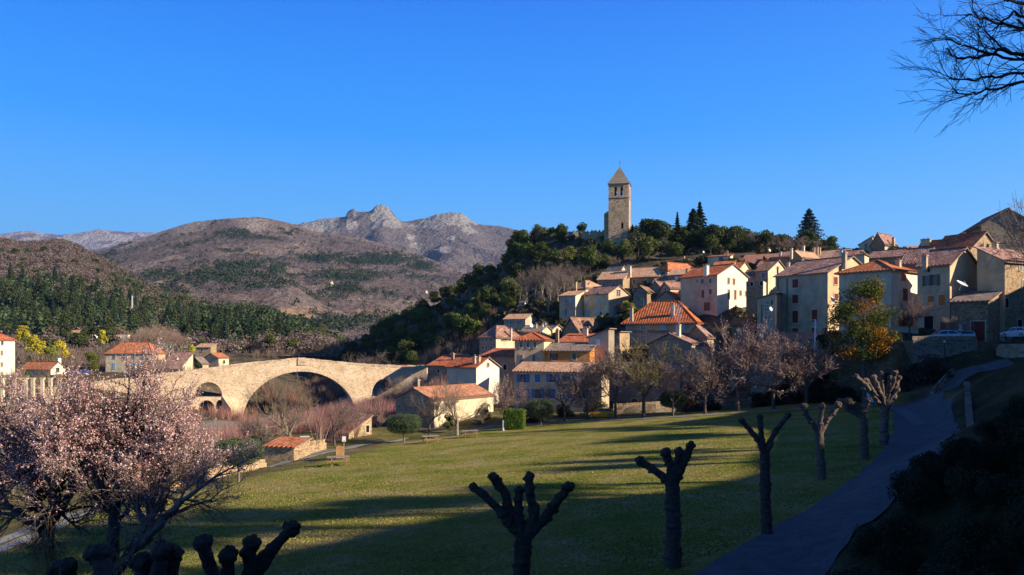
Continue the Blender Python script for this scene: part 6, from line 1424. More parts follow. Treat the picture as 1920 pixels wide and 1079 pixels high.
leafy_big('autumn_tree', 'dense evergreen magnolia like tree with orange brown and green leaves before the big grey building', 1620, 100, 518, 672, 136, [(.06, .085, .02), (.12, .13, .025), (.34, .15, .02), (.09, .11, .02), (.26, .15, .03), (.13, .14, .03)], 5, n=19000, lobes=74)

# ---- riverside scrub: fine upright twigs
def scrub(name, label, reg, n, seed, col, h=(1.2, 3.0), stems=40, w=.012, cond=None):
    r = np.random.default_rng(seed); X = r.uniform(reg[0], reg[1], n); Y = r.uniform(reg[2], reg[3], n)
    ok = cond(X, Y) if cond else np.ones(n, bool); X, Y = X[ok], Y[ok]; n = len(X); Z = T(X, Y); k = stems
    hh = np.repeat(r.uniform(*h, n), k) * r.uniform(.6, 1.1, n * k); th = r.random(n * k) * 6.283; sp = r.random(n * k) ** .6 * .5
    bx_ = np.repeat(X, k) + np.cos(th) * sp * .5; by = np.repeat(Y, k) + np.sin(th) * sp * .5; bz_ = np.repeat(Z, k) - .1
    tx = bx_ + np.cos(th) * sp * hh * .8; ty = by + np.sin(th) * sp * hh * .8; tz = bz_ + hh; a2 = r.random(n * k) * 6.283; wx, wy = np.cos(a2) * w, np.sin(a2) * w
    V = np.stack([np.stack([bx_ - wx, by - wy, bz_], -1), np.stack([bx_ + wx, by + wy, bz_], -1), np.stack([tx + wx * .3, ty + wy * .3, tz], -1), np.stack([tx - wx * .3, ty - wy * .3, tz], -1)], 1).reshape(-1, 3)
    c = np.array(col); c = c[r.integers(0, len(c), n)] * r.uniform(.75, 1.25, (n, 1)); C = np.repeat(c, 4 * k, axis=0)
    o = link(name, mesh_np(name, V, np.arange(len(V)).reshape(-1, 4), M_LEAF, col=np.clip(C, 0, 1))); return tag(o, label, 'scrub', kind='stuff')
REDS = [(.30, .13, .11), (.34, .19, .14), (.28, .15, .12), (.36, .25, .17)]
cnd = lambda x, y: (seg_dist(x, y, RIVER) > 9) & (x < np.interp(y, [60, 90, 118, 140, 200], [-26, -17, -12, -12, -18])) & (fbm(x / 12, y / 12, 90, 2) > .40)
scrub('willow_scrub', 'reddish leafless willow scrub along the river below the bridge', (-75, -10, 92, 196), 3300, 81, REDS, (1.5, 3.8), 34, .022, cnd)
scrub('brush', 'pale brown leafless brush on the far river bank', (-200, -40, 215, 400), 2600, 82, [(.30, .22, .16), (.24, .16, .13), (.34, .22, .17)], (2, 4.5), 22, .05, lambda x, y: (seg_dist(x, y, RIVER) > 9) & (fbm(x / 20, y / 20, 91, 2) > .45) & ((x + 120) ** 2 + (y - 245) ** 2 > 900))
scrub('willow_scrub', 'pinkish scrub behind the bridge arches', (-75, -5, 212, 330), 1500, 83, REDS, (2, 4), 30, .04, lambda x, y: seg_dist(x, y, RIVER) > 10)
scrub('brush', 'straw coloured brush on the left river bank', (-130, -40, 60, 200), 1500, 84, [(.30, .24, .14), (.22, .18, .10)], (.8, 2), 26, .02, lambda x, y: (seg_dist(x, y, RIVER) > 12) & (x < np.interp(y, [41, 61, 90], [-33, -26, -20])))
# village bushes between the houses
r = np.random.default_rng(12); X = r.uniform(0, 110, 900); Y = r.uniform(150, 245, 900); ppx = 960 + F * X / Y; Zg = T(X, Y); ppy = HOR - Zg / Y * F
inside = np.zeros(900, bool)
for h in HS.values():
    d = np.stack([X - h.C.x, Y - h.C.y], -1); ca, sa = math.cos(h.a), math.sin(h.a); lx = d[:, 0] * ca - d[:, 1] * sa; ly = d[:, 0] * sa + d[:, 1] * ca
    inside |= (lx > -h.W - 1) & (lx < 1) & (ly > -1.2) & (ly < h.L + 1)
k = ~inside & (r.random(900) < .75)
wood('garden_bushes', 'mixed green and brown bushes filling the gaps between the village houses', np.column_stack([X[k], Y[k], Zg[k] - .3]), r.uniform(1.6, 4, k.sum()), 0, np.array([.09, .085, .04]) * r.uniform(.5, 1.6, (k.sum(), 1)) * np.where(r.random((k.sum(), 1)) < .4, [[1.6, 1.2, 1.2]], [[1, 1, 1]]), 110, 73)

# ---- single pines and oaks that stand out at the foot of the left hillside
PN = [conifer_mesh('pine_tree', 220 + i, 15, w, 1500, np.array(c), .34, i % 2 == 0, p_, b_) for i, (w, c, p_, b_) in enumerate(((7, (.040, .068, .036), .7, .1), (8, (.055, .080, .034), .45, .18), (6, (.045, .070, .045), .9, .06), (8.5, (.060, .075, .030), .5, .2)))]
r = np.random.default_rng(91); px = r.uniform(-20, 570, 700); t = r.uniform(.03, .55, 700); X, Y, Z, g_, _ = Lz(LD, px, t); py = HOR - Z / Y * F
wgt = np.exp(-((px - 90) / 150) ** 2 - ((py - 590) / 40) ** 2) + np.exp(-((px - 430) / 100) ** 2 - ((py - 622) / 26) ** 2); k = np.nonzero(r.random(700) < wgt)[0][:170]
for i in k: place_tree('pine_tree', 'mid green pine standing in the wood low on the left hillside', PN[r.integers(0, 4)], (X[i], Y[i], Z[i] - .5), r.uniform(.75, 1.35), r.uniform(0, 6), group='pines on the left hillside')
px = r.uniform(-20, 640, 260); t = r.uniform(.02, .9, 260); X, Y, Z, g_, _ = Lz(LD, px, t)
for i in range(110): place_tree('hillside_oak', 'rounded olive green oak scattered on the left hillside', OAKS[r.integers(0, 8)], (X[i], Y[i], Z[i] - .4), r.uniform(.8, 1.6), r.uniform(0, 6), group='oaks on the left hillside')
# ------------------------------------------------------------ pollarded trees in the foreground
def gnarl(segpts, rad, seed, nring=None, sides=16, lump=.22):
    """rough limb through points with radii: one closed skin"""
    r = np.random.default_rng(seed); P_ = np.array(segpts, float); R_ = np.array(rad, float)
    d = np.concatenate([[0], np.cumsum(np.linalg.norm(np.diff(P_, axis=0), axis=1))]); n = max(6, int(d[-1] / .035)); t = np.linspace(0, d[-1], n)
    C = np.stack([np.interp(t, d, P_[:, k]) for k in range(3)], -1); R = np.interp(t, d, R_)
    kk = max(1, int(.12 / (d[-1] / n))); ker = np.ones(2 * kk + 1) / (2 * kk + 1)
    for k in range(3): C[:, k] = np.convolve(np.pad(C[:, k], kk, 'reflect', reflect_type='odd'), ker, 'valid')
    tg = np.gradient(C, axis=0); tg /= np.linalg.norm(tg, axis=1, keepdims=True)
    a = np.cross(tg, [0.3, 1, .1]); a /= np.linalg.norm(a, axis=1, keepdims=True); b = np.cross(tg, a)
    th = np.arange(sides) * 2 * np.pi / sides; ph = r.uniform(0, 9)
    lum = 1 + lump * ((fbm(t[:, None] * 2.4 + np.cos(th)[None] * 1.7 + ph, np.sin(th)[None] * 1.7 + t[:, None] * 1.1 + ph, seed, 5) - .5) * 3.4)
    knob = np.zeros((n, sides))
    for _ in range(int(d[-1] * 16)):
        ti = r.uniform(.2, 1) * d[-1]; tj = r.uniform(0, 6.28); w = r.uniform(.03, .07)
        knob += np.exp(-((t[:, None] - ti) / w) ** 2) * np.exp(-((np.angle(np.exp(1j * (th[None] - tj)))) / .55) ** 2) * r.uniform(.2, .75)
    rr = R[:, None] * (lum + knob * (lump / .16) * .6)
    V = C[:, None] + a[:, None] * (np.cos(th)[None, :, None] * rr[..., None]) + b[:, None] * (np.sin(th)[None, :, None] * rr[..., None])
    i = np.arange(n * sides).reshape(n, sides); j = np.roll(i, -1, 1); Fq = np.stack([i[:-1], j[:-1], j[1:], i[1:]], -1).reshape(-1, 4)
    Vv = V.reshape(-1, 3); tip = C[-1] + tg[-1] * R[-1] * .3; nv = len(Vv); Vv = np.concatenate([Vv, tip[None], C[0][None]])
    cap = np.stack([i[-1], j[-1], np.full(sides, nv), np.full(sides, nv)], -1)
    cap = np.stack([i[-1], j[-1], np.full(sides, nv)], -1)
    return Vv, Fq, cap
def knobs(c, R, seed, n=9):
    """swollen fist of old pruning scars"""
    r = np.random.default_rng(seed); out = []
    for k in range(n):
        u = r.normal(size=3); u /= np.linalg.norm(u); u[2] = abs(u[2]) * .8
        q = np.array(c) + u * R * (.0 if k == 0 else .75); rad = R * (.95 if k == 0 else r.uniform(.3, .55))
        out.append((q, rad))
    Vs, Fs, b = [], [], 0
    for m, (q, rad) in enumerate(out):
        th = np.arange(10) * 2 * np.pi / 10; ph = np.linspace(-1.5, 1.5, 7); TH, PH = np.meshgrid(th, ph)
        rr = rad * (1 + .35 * (fbm(TH * 1.5 + m * 3, PH * 2 + m, seed + m, 3) - .5) * 2)
        V = np.stack([np.cos(TH) * np.cos(PH) * rr, np.sin(TH) * np.cos(PH) * rr, np.sin(PH) * rr], -1).reshape(-1, 3) + q
        i = np.arange(70).reshape(7, 10); j = np.roll(i, -1, 1); Fs.append(np.stack([i[:-1], j[:-1], j[1:], i[1:]], -1).reshape(-1, 4) + b); Vs.append(V); b += 70
    return np.concatenate(Vs), np.concatenate(Fs)
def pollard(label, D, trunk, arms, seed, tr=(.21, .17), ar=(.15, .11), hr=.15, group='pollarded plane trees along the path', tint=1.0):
    """trunk: list of pixels bottom to fork; arms: lists of pixels fork to head"""
    r = np.random.default_rng(seed); f = P(*trunk[-1], D); bx, by, bz_ = (f.x, f.y, 0)
    b0 = P(trunk[0][0], trunk[0][1], D); zg = Tz(b0.x, b0.y); root = empty('pollarded_tree', (b0.x, b0.y, zg), 0, label, 'tree', group); L0 = np.array(root.location)
    pts = [np.array([b0.x, D, zg - .3]), np.array([b0.x, D, zg + .25])] + [np.array(P(px, py, D)) for px, py in trunk if P(px, py, D).z > zg + .6]
    rad = [tr[0] * 1.35] + [tr[0] * 1.08] + [tr[0] + (tr[1] * 1.15 - tr[0]) * (i + 1) / max(1, len(pts) - 2) for i in range(len(pts) - 2)]
    tr_ = .9; rad = [q_ * tr_ for q_ in rad]
    V, Fq, cap = gnarl([p - L0 for p in pts], rad, seed, lump=.12, sides=20)
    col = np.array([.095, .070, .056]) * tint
    link('trunk', mesh_np('trunk', V, [Fq, cap], M_POLL, col=np.full((len(V), 3), 1.) * col, smooth=True), root)
    for k, arm in enumerate(arms):
        dy = r.uniform(-.55, .55); n = len(arm); base = pts[-1] - np.array([0, 0, .12]); q = [base] + [np.array(P(px, py, D + dy * (i + 1) / n)) for i, (px, py) in enumerate(arm)]
        q = [p - L0 for p in q]; rr = [ar[0]] + [(ar[0] + (ar[1] - ar[0]) * (i + 1) / n) * .86 for i in range(n)]
        V, Fq, cap = gnarl(q, rr, seed * 31 + k); V2, F2 = knobs(q[-1], hr * r.uniform(.8, 1.15), seed * 7 + k, 13); qa = np.array(q); sl = np.concatenate([[0], np.cumsum(np.linalg.norm(np.diff(qa, axis=0), axis=1))])
        for b_ in range(int(sl[-1] / .13)):
            t_ = r.uniform(.15, 1) * sl[-1]; c_ = np.array([np.interp(t_, sl, qa[:, m]) for m in range(3)]); u_ = r.normal(size=3); u_ /= np.linalg.norm(u_); R_ = np.interp(t_, sl, rr)
            V3, F3 = knobs(c_ + u_ * R_ * .85, R_ * r.uniform(.3, .55), seed * 13 + k * 40 + b_, 3); F2 = np.concatenate([F2, F3 + len(V2)]); V2 = np.concatenate([V2, V3])
        F_a = [np.concatenate([Fq, F2 + len(V)]), cap]; V = np.concatenate([V, V2])
        c = np.full((len(V), 3), 1.) * col * r.uniform(.85, 1.15); link('limb', mesh_np('limb', V, F_a, M_POLL, col=c, smooth=True), root)
    return root
pollard('nearest five armed pollarded tree at the bottom centre of the lawn', 22, [(978, 1150), (979, 1060), (981, 1005)], [[(951, 975), (935, 955), (908, 930), (887, 914)], [(955, 960), (948, 925), (935, 908), (925, 896)], [(973, 965), (972, 940), (974, 920)], [(1003, 968), (995, 935), (993, 912), (993, 893)], [(1022, 972), (1045, 940), (1056, 925), (1066, 914)]], 301, (.24, .24), (.155, .12), .15)
pollard('pollarded tree with a pale lit fork, second from the bottom centre', 24.5, [(1262, 1064), (1262, 1000), (1261, 930), (1260, 905)], [[(1243, 893), (1220, 877), (1200, 865)], [(1257, 872), (1248, 850)], [(1268, 880), (1273, 848)], [(1275, 882), (1285, 860), (1295, 836)]], 302, (.26, .22), (.15, .12), .16, tint=1.1)
pollard('slender three armed pollarded tree, third from the bottom centre', 28, [(1437, 985), (1435, 920), (1434, 852)], [[(1424, 828), (1407, 807), (1390, 789)], [(1427, 812), (1425, 783)], [(1444, 828), (1459, 803), (1478, 779)]], 303, (.20, .17), (.125, .09), .12)
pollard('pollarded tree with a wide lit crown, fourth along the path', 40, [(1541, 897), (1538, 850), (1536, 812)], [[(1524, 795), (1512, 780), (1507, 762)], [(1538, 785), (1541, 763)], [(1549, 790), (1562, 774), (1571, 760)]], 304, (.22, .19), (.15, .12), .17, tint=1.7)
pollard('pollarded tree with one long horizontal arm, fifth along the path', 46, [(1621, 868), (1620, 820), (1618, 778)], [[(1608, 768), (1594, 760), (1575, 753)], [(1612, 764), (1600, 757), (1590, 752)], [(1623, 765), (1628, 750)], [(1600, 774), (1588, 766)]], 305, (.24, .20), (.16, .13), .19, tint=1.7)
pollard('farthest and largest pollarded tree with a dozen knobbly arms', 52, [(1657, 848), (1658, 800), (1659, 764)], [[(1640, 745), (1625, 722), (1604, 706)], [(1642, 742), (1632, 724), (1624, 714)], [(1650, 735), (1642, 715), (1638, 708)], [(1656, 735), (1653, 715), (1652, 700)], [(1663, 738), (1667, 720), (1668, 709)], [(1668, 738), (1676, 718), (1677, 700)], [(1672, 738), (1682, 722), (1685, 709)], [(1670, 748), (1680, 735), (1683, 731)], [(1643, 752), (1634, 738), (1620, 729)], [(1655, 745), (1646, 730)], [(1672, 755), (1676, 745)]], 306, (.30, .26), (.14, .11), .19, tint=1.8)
pollard('close pollarded tree at the bottom left with a long arm reaching right', 12.5, [(425, 1300), (425, 1180)], [[(470, 1120), (482, 1070), (515, 1025), (546, 992)], [(462, 1110), (470, 1060), (471, 1020)], [(430, 1110), (428, 1070), (427, 1043)], [(408, 1110), (393, 1060), (380, 1020)]], 307, (.20, .18), (.13, .10), .135)
pollard('close pollarded tree with two thick dark fists below the blossom', 11.5, [(285, 1330), (288, 1200)], [[(310, 1130), (322, 1080), (325, 1043)], [(282, 1130), (272, 1090), (266, 1056)], [(295, 1140), (300, 1080), (302, 1034)], [(235, 1140), (196, 1090), (183, 1040)]], 308, (.20, .18), (.14, .11), .15)
pollard('leftmost close pollarded tree, one knobbly head beside the blossom trunk', 12, [(110, 1320), (108, 1200)], [[(118, 1130), (124, 1090), (127, 1062)], [(100, 1140), (104, 1090), (110, 1070)]], 309, (.2, .18), (.15, .12), .16)

# ------------------------------------------------------------ the two blossoming trees at the left
BL = [(.80, .48, .46), (.88, .68, .64), (.62, .30, .26), (.74, .44, .38), (.84, .58, .56), (.52, .25, .19)]
def blossom_tree(label, D, base, limbs, seed, maxlev=5, npet=30000, L0=1.15):
    r = np.random.default_rng(seed); b = P(*base, D); zg = Tz(b.x, D); root = empty('almond_tree', (b.x, D, zg), 0, label, 'tree', 'blossoming almond trees'); O = np.array(root.location)
    segs = []; tips = []
    for k, limb in enumerate(limbs):
        pts = [np.array([b.x, D, zg - .2]) - O] if k == 0 else [np.array(P(*limb[0][:2], D + limb[0][2])) - O]
        pts += [np.array(P(px, py, D + dy)) - O for px, py, dy in limb[(0 if k == 0 else 1):]]
        r0 = .17 if k == 0 else .11; n = len(pts)
        for i in range(n - 1):
            a, c = r0 * (1 - .62 * i / n), r0 * (1 - .62 * (i + 1) / n); d = pts[i + 1] - pts[i]; m = 3
            prev = pts[i]
            for j in range(m):
                q = pts[i] + d * (j + 1) / m + r.normal(size=3) * .035 * (j < m - 1); segs.append((*prev, *q, a + (c - a) * j / m, a + (c - a) * (j + 1) / m, 0)); prev = q
            if pts[i + 1][2] > 3.9:
                for _ in range(4):
                    dd = nrmz(d) * .5 + r.normal(size=3) * .75 + np.array([0, 0, .35]); grow(r, pts[i] + d * r.uniform(.2, 1), dd, L0 * r.uniform(.7, 1.2), c * .55, 2, maxlev, segs, tips, wander=.2, up=.05, nkid=(3, 5), ratio=.70, nseg=4)
        grow(r, pts[-1], pts[-1] - pts[-2], L0 * 1.1, c * .8, 2, maxlev, segs, tips, wander=.16, up=.06, nkid=(3, 5), ratio=.72)
    S = np.array(segs); V, Fq = tubes(S, .0035); nz = V[:, 2]
    C = np.where((np.linalg.norm(V[:, :2], axis=1) < .8)[:, None], [[.07, .055, .05]], [[.20, .155, .13]]) * r.uniform(.8, 1.25, (len(V), 1)); link('branches', mesh_np('branches', V, Fq, M_BARK, col=C), root)
    fin = S[(S[:, 8] >= maxlev - 1)]; ztop = fin[:, 5].max(); w = np.clip((fin[:, 5] - (ztop - 3.6)) / 1.4, .06, 1); w /= w.sum()
    j = r.choice(len(fin), npet, p=w); t = r.random((npet, 1)); c = fin[j, :3] * (1 - t) + fin[j, 3:6] * t + r.normal(size=(npet, 3)) * .018
    V2, F2 = shards(c, r.uniform(.013, .026, npet), r.normal(size=(npet, 3)), r, .8, .8); bl = np.array(BL); cc = bl[r.choice(len(bl), npet, p=[.24, .2, .18, .16, .12, .10])] * r.uniform(.8, 1.1, (npet, 1))
    link('blossom', mesh_np('blossom', V2, F2, M_LEAF, col=np.clip(np.repeat(cc, 4, axis=0), 0, 1)), root); return root
blossom_tree('blossoming almond tree with a forked dark trunk, right one of the pair at the left', 17, (205, 1240),
    [[(205, 1200, 0), (203, 1100, 0), (212, 1010, 0), (217, 950, .1), (226, 890, .2), (236, 830, .3)], [(210, 1080, 0), (250, 1030, -.2), (280, 975, -.3), (292, 920, -.4), (300, 870, -.4)], [(217, 950, 0), (180, 900, .5), (150, 850, .7)], [(250, 1030, 0), (300, 985, -.8), (340, 940, -1.0)], [(226, 890, 0), (255, 840, .6), (262, 780, .9)], [(280, 975, 0), (310, 925, .3), (322, 870, .5)]], 401, L0=.80, npet=33000)
blossom_tree('blossoming almond tree half cut by the left edge of the photo', 17.8, (110, 1240),
    [[(112, 1200, 0), (108, 1110, 0), (92, 1040, 0), (78, 985, .1), (72, 930, .2), (60, 860, .3)], [(92, 1040, 0), (95, 980, -.4), (100, 910, -.5), (110, 850, -.6)], [(78, 985, 0), (35, 960, .3), (-10, 940, .4)], [(72, 930, 0), (30, 880, .8), (5, 830, .9)], [(95, 980, 0), (130, 930, .3), (140, 880, .4)]], 402, L0=.85, npet=33000)
# slim tree with yellow lichen between the two
yt = bare_proto('lichen_tree', 9, 5.2, 4, .07, .3, 1.3, (.32, .26, .07), (.34, .25, .08), minr=.006); q = (-9.0, 15.5); o = place_tree('lichen_tree', 'low bare tree with yellow lichen on its twigs under the blossom', yt[0], (q[0], q[1], Tz(*q) - .1), .8, 1.0)

# ------------------------------------------------------------ branches reaching in at the top right, bushes on the bank
def overhang(label, base, segs_px, D, seed, name='overhanging_tree', kids=7):
    segs_px = [[(1920 - (1920 - x_) * .70 if x_ < 1920 else x_, y_ * .84 - 4) for x_, y_ in l_] for l_ in segs_px]
    r = np.random.default_rng(seed); zg = Tz(base[0], base[1]); root = empty(name, (base[0], base[1], zg), 0, label, 'tree'); O = np.array(root.location); segs = []; tips = []
    top = max(P(px, py, D).z for l in segs_px for px, py in l[:1]); trunk_top = np.array([base[0], base[1], top + 1.0])
    segs.append((0, 0, -.4, 0, 0, (top - zg) * .5, .22, .17, 0)); segs.append((0, 0, (top - zg) * .5, 0, 0, top + 1.5 - zg, .17, .08, 0))
    for l in segs_px:
        pts = [np.array(P(px, py, D + r.uniform(-.3, .3))) - O for px, py in l]; s0 = pts[0]; a = np.array([0, 0, s0[2] - .6]); pts = [a] + pts; n = len(pts); R = .026
        for i in range(n - 1):
            r0, r1 = R * (1 - .8 * i / n), R * (1 - .8 * (i + 1) / n); p, d = pts[i], pts[i + 1] - pts[i]
            m = 4; prev = p
            for j in range(m):
                q_ = p + d * (j + 1) / m + r.normal(size=3) * .012; segs.append((*prev, *q_, r0 + (r1 - r0) * j / m, r0 + (r1 - r0) * (j + 1) / m, 1)); prev = q_
                if i > 0:
                    for _ in range(1):
                        dd = nrmz(d) * 1.0 + np.array([0, r.normal() * .4, r.normal() * .42]); grow(r, prev, dd, r.uniform(.22, .42), max(.0055, r1 * .5), 3, 5, segs, tips, wander=.13, up=.01, nkid=(1, 3), ratio=.66, ang=(.25, .6), nseg=4)
    V, Fq = tubes(segs, .0022); link('branches', mesh_np('branches', V, Fq, M_BARK, col=np.full((len(V), 3), 1.) * [.06, .05, .055]), root); return root
overhang('leafless tree outside the right edge whose branches hang into the blue sky', (10.8, 9.2),
    [[(2080, 60), (1960, 20), (1880, 8), (1800, -5)], [(2080, 110), (1950, 70), (1860, 60), (1780, 38), (1755, 42)], [(2080, 170), (1960, 150), (1890, 137), (1800, 120), (1750, 105), (1712, 88)], [(2080, 190), (1980, 170), (1900, 168), (1830, 178), (1770, 182), (1718, 178)], [(2060, 200), (1960, 180), (1890, 195), (1830, 205), (1780, 215), (1730, 208)], [(2060, 60), (1980, 0), (1940, -20), (1880, -30)], [(2080, 130), (1980, 100), (1930, 75), (1900, 45)], [(1900, 125), (1850, 115), (1800, 135), (1740, 135), (1712, 118)], [(2080, 90), (1960, 50), (1890, 32), (1840, 70)]], 9, 501)
BUSH = [oak_mesh('bush', 600 + i, 3800, 1.6, 2.2, np.array([.035, .04, .022]) * k, .035, 12, False, .9, .02) for i, k in enumerate((1, .8, 1.2))]
r = np.random.default_rng(77); bl = []
for i in range(240):
    D = r.uniform(11.5, 34); px = r.uniform(1440, 1990); x = (px - 960) / F * D
    pathx = np.interp(D, [0, 13, 17, 23, 29, 38, 50], [-1, 0, 6.2, 9.3, 14.4, 21.4, 28.6])
    if x < pathx + .9 or any((x - a) ** 2 + (D - b_) ** 2 < 1.1 for a, b_ in bl): continue
    bl.append((x, D))
for i, (x, y) in enumerate(bl[:70]):
    place_tree('bank_bush', 'dark low evergreen bush on the shaded bank at the bottom right', BUSH[i % 3], (x, y, Tz(x, y) - .15), r.uniform(.6, 1.0), r.uniform(0, 6), 'shrub', 'dark bushes on the shaded bank')
# woods on the ridge right of the frame: they throw the long streaks of shade over the lawn
RT = bare_proto('ridge_tree', 21, 9, 5, .22, .3, .9, (.12, .10, .08), (.14, .11, .09), minr=.03)
r = np.random.default_rng(31)
for i in range(50):
    u = r.uniform(40, 86) if i < 24 else r.uniform(22, 39.5); s_ = r.uniform(46, 60); p = su(s_, u); place_tree('ridge_tree', 'leafless tree on the wooded ridge outside the right edge of the photo', RT[0], (p.x, p.y, Tz(p.x, p.y) - .3), r.uniform(.35, .75) if i < 24 else r.uniform(.6, 1.0), r.uniform(0, 6), group='trees on the ridge outside the photo')
# dark bushes in the shade at the far right corner of the park
r = np.random.default_rng(33)
DB = [oak_mesh('dark_bush', 640 + i, 2200, 3.2, 4.2, np.array(c), .10, 12, False, .9, .02) for i, c in enumerate(((.05, .045, .03), (.035, .045, .025), (.08, .055, .045)))]
for i, (px, D) in enumerate([(1420, 114), (1455, 112), (1490, 110), (1525, 109), (1560, 107), (1590, 104), (1615, 102), (1640, 99), (1665, 97.5), (1690, 95), (1715, 94), (1735, 92), (1480, 114), (1540, 112), (1600, 108), (1650, 102), (1340, 116), (1300, 117), (1750, 91), (1575, 102), (1700, 92.5)]):
    x, y, z = at_ground(px, 0, D); place_tree('bank_bush', 'dark bush in the deep shade below the village wall', DB[i % 3], (x, y, z - .3), r.uniform(.7, 1.25), r.uniform(0, 6), 'shrub', 'dark bushes below the village wall')

# ------------------------------------------------------------ vehicles
M_TYRE = plain('tyre_rubber', (.02, .02, .02), .8); M_RIM = plain('wheel_rim', (.45, .45, .47), .35, metal=.6); M_LAMP = plain('lamp_glass', (.7, .7, .68), .2, spec=.6); M_TAIL = plain('tail_lamp', (.45, .03, .02), .3)
def paint(c):
    m = plain('car_paint', c, .28, .06, spec=.5, bump=0); m.node_tree.nodes['Principled BSDF'].inputs['Coat Weight'].default_value = .5; return m
def car(name, label, loc, rz, c, L=4.2, Wd=1.72, Hh=1.4, estate=False):
    """front at -x"""
    root = empty(name, loc, rz, label, 'car'); h = L / 2; mat = paint(c)
    roofb = .30 if estate else .14
    st = [(-1, .34, .52, .74), (-.965, .26, .62, .90), (-.86, .20, .70, .96), (-.60, .18, .80, 1.0), (-.36, .18, .88, 1.0), (0, .18, .92, 1.0), (.4, .18, .94, 1.0), (.72, .18, .96, 1.0), (.93, .22, .98, .96), (1, .34, .88, .88)]
    mb = MB(); rings = []
    for (x, zl, zb, w) in st:
        y = Wd / 2 * w; X = x * h; rings.append([(X, -y * .96, zl), (X, -y, zl + .18), (X, -y * 1.0, zb - .16), (X, -y * .93, zb), (X, 0, zb + .035), (X, y * .93, zb), (X, y, zb - .16), (X, y, zl + .18), (X, y * .96, zl)])
    for A, B in zip(rings[:-1], rings[1:]):
        for i in range(8): mb.poly([A[i], A[i + 1], B[i + 1], B[i]])
        mb.poly([A[8], A[0], B[0], B[8]])
    mb.poly(rings[0]); mb.poly(rings[-1][::-1])
    # roof skin and pillars
    cab = [(-.40, .90, .90), (-.14, Hh - .06, .78), (.10, Hh, .76), (.42, Hh - .03, .76), (.62 if not estate else .86, Hh - .14, .74), (.90 if not estate else .97, .97, .86)]
    for (x0, z0, w0), (x1, z1, w1) in zip(cab[1:-1], cab[2:-1] ): 
        a, b_ = Wd / 2 * w0, Wd / 2 * w1; mb.poly([(x0 * h, -a, z0), (x1 * h, -b_, z1), (x1 * h, b_, z1), (x0 * h, a, z0)])
        for s in (-1, 1): mb.poly([(x0 * h, s * a, z0), (x1 * h, s * b_, z1), (x1 * h, s * (b_ + .03), z1 - .09), (x0 * h, s * (a + .03), z0 - .09)])
    for s in (-1, 1):
        for (p, q) in ((cab[0], cab[1]), (cab[-2], cab[-1])): mb.bar((p[0] * h, s * Wd / 2 * p[2], p[1]), (q[0] * h, s * Wd / 2 * q[2], q[1]), .06)
        mb.bar((.2 * h, s * Wd / 2 * .93, .9), (.2 * h, s * Wd / 2 * .80, Hh - .05), .05)
    mb.build('body', [mat], root, smooth=False)
    gb = MB()
    for s in (-1, 1):
        g = [(cab[0][0] * h + .06, .91), (cab[1][0] * h, Hh - .10), (cab[3][0] * h, Hh - .07), (cab[-2][0] * h - .02, Hh - .2), (cab[-1][0] * h - .1, .97)]
        wv = [.92, .805, .79, .80, .90]; pts = [(x, s * Wd / 2 * w * .985, z) for (x, z), w in zip(g, wv)]; gb.poly(pts if s < 0 else pts[::-1])
    a0, a1 = Wd / 2 * cab[0][2] * .97, Wd / 2 * cab[1][2] * .97; gb.poly([(cab[0][0] * h, a0, cab[0][1]), (cab[0][0] * h, -a0, cab[0][1]), (cab[1][0] * h, -a1, cab[1][1]), (cab[1][0] * h, a1, cab[1][1])])
    a0, a1 = Wd / 2 * cab[-2][2] * .97, Wd / 2 * cab[-1][2] * .97; gb.poly([(cab[-2][0] * h, -a0, cab[-2][1]), (cab[-1][0] * h, -a1, cab[-1][1]), (cab[-1][0] * h, a1, cab[-1][1]), (cab[-2][0] * h, a0, cab[-2][1])][::-1])
    gb.build('windows', [M_GLASS], root)
    for x in (-.62, .60):
        for s in (-1, 1):
            wb = MB(); y = s * (Wd / 2 - .08); wb.tube((x * h, y - .1, .31), (x * h, y + .1, .31), .31, .31, 18); w = wb.build('wheel', [M_TYRE], root)
            rb = MB(); rb.tube((x * h, y + s * .09, .31), (x * h, y + s * .115, .31), .21, .19, 14); rb.build('rim', [M_RIM], w)
    for s in (-1, 1):
        lb = MB(); lb.box((-h * .965, s * Wd * .36, .60), (.14, .34, .15)); lb.build('headlight', [M_LAMP], root)
        lb = MB(); lb.box((h * .975, s * Wd * .40, .80), (.12, .26, .16)); lb.build('tail_light', [M_TAIL], root)
    return root
q = on_park(1127, 785); z = Tz(q.x, q.y + .8)
car('parked_car', 'yellow hatchback parked on the lane below the blue shuttered house', (q.x, q.y + .8, z + .06), math.radians(-3), (.85, .40, .02))
def carat(label, px, py, D, c, rz, **k):
    p = P(px, py, D); return car('parked_car', label, (p.x, D, p.z), rz, c, **k)
z0 = .27
def carz(label, px, D, c, rz, z, **k): x = (px - 960) / F * D; return car('parked_car', label, (x, D, z), rz, c, **k)
carz('white saloon parked at the edge of the terrace, nearest to the wall', 1766, 98.0, (.62, .66, .72), math.radians(-4), .32)
carz('white estate car parked just behind the white saloon', 1792, 99.6, (.60, .64, .70), math.radians(-14), .32, estate=True)
x = (1912 - 960) / F * 92; carz('pale car cut by the right edge of the photo', 1910, 96.5, (.5, .55, .62), math.radians(-80), Tz((1910 - 960) / F * 96.5, 96.5) + .1)
p = P(772, 692, 232); car('parked_car', 'red car at the right end of the bridge', (p.x, p.y - 14, (HOR - 693.5) / F * 218), math.radians(200), (.55, .01, .03))
carz('blue car half hidden behind the blossom across the river', 150, 205, (.03, .05, .30), math.radians(10), Tz((150 - 960) / F * 205, 205) + .1)
carz('dark car parked in the shade behind the row of bare trees', 1352, 121, (.30, .34, .42), math.radians(-8), Tz((1352 - 960) / F * 121, 121) + .1)

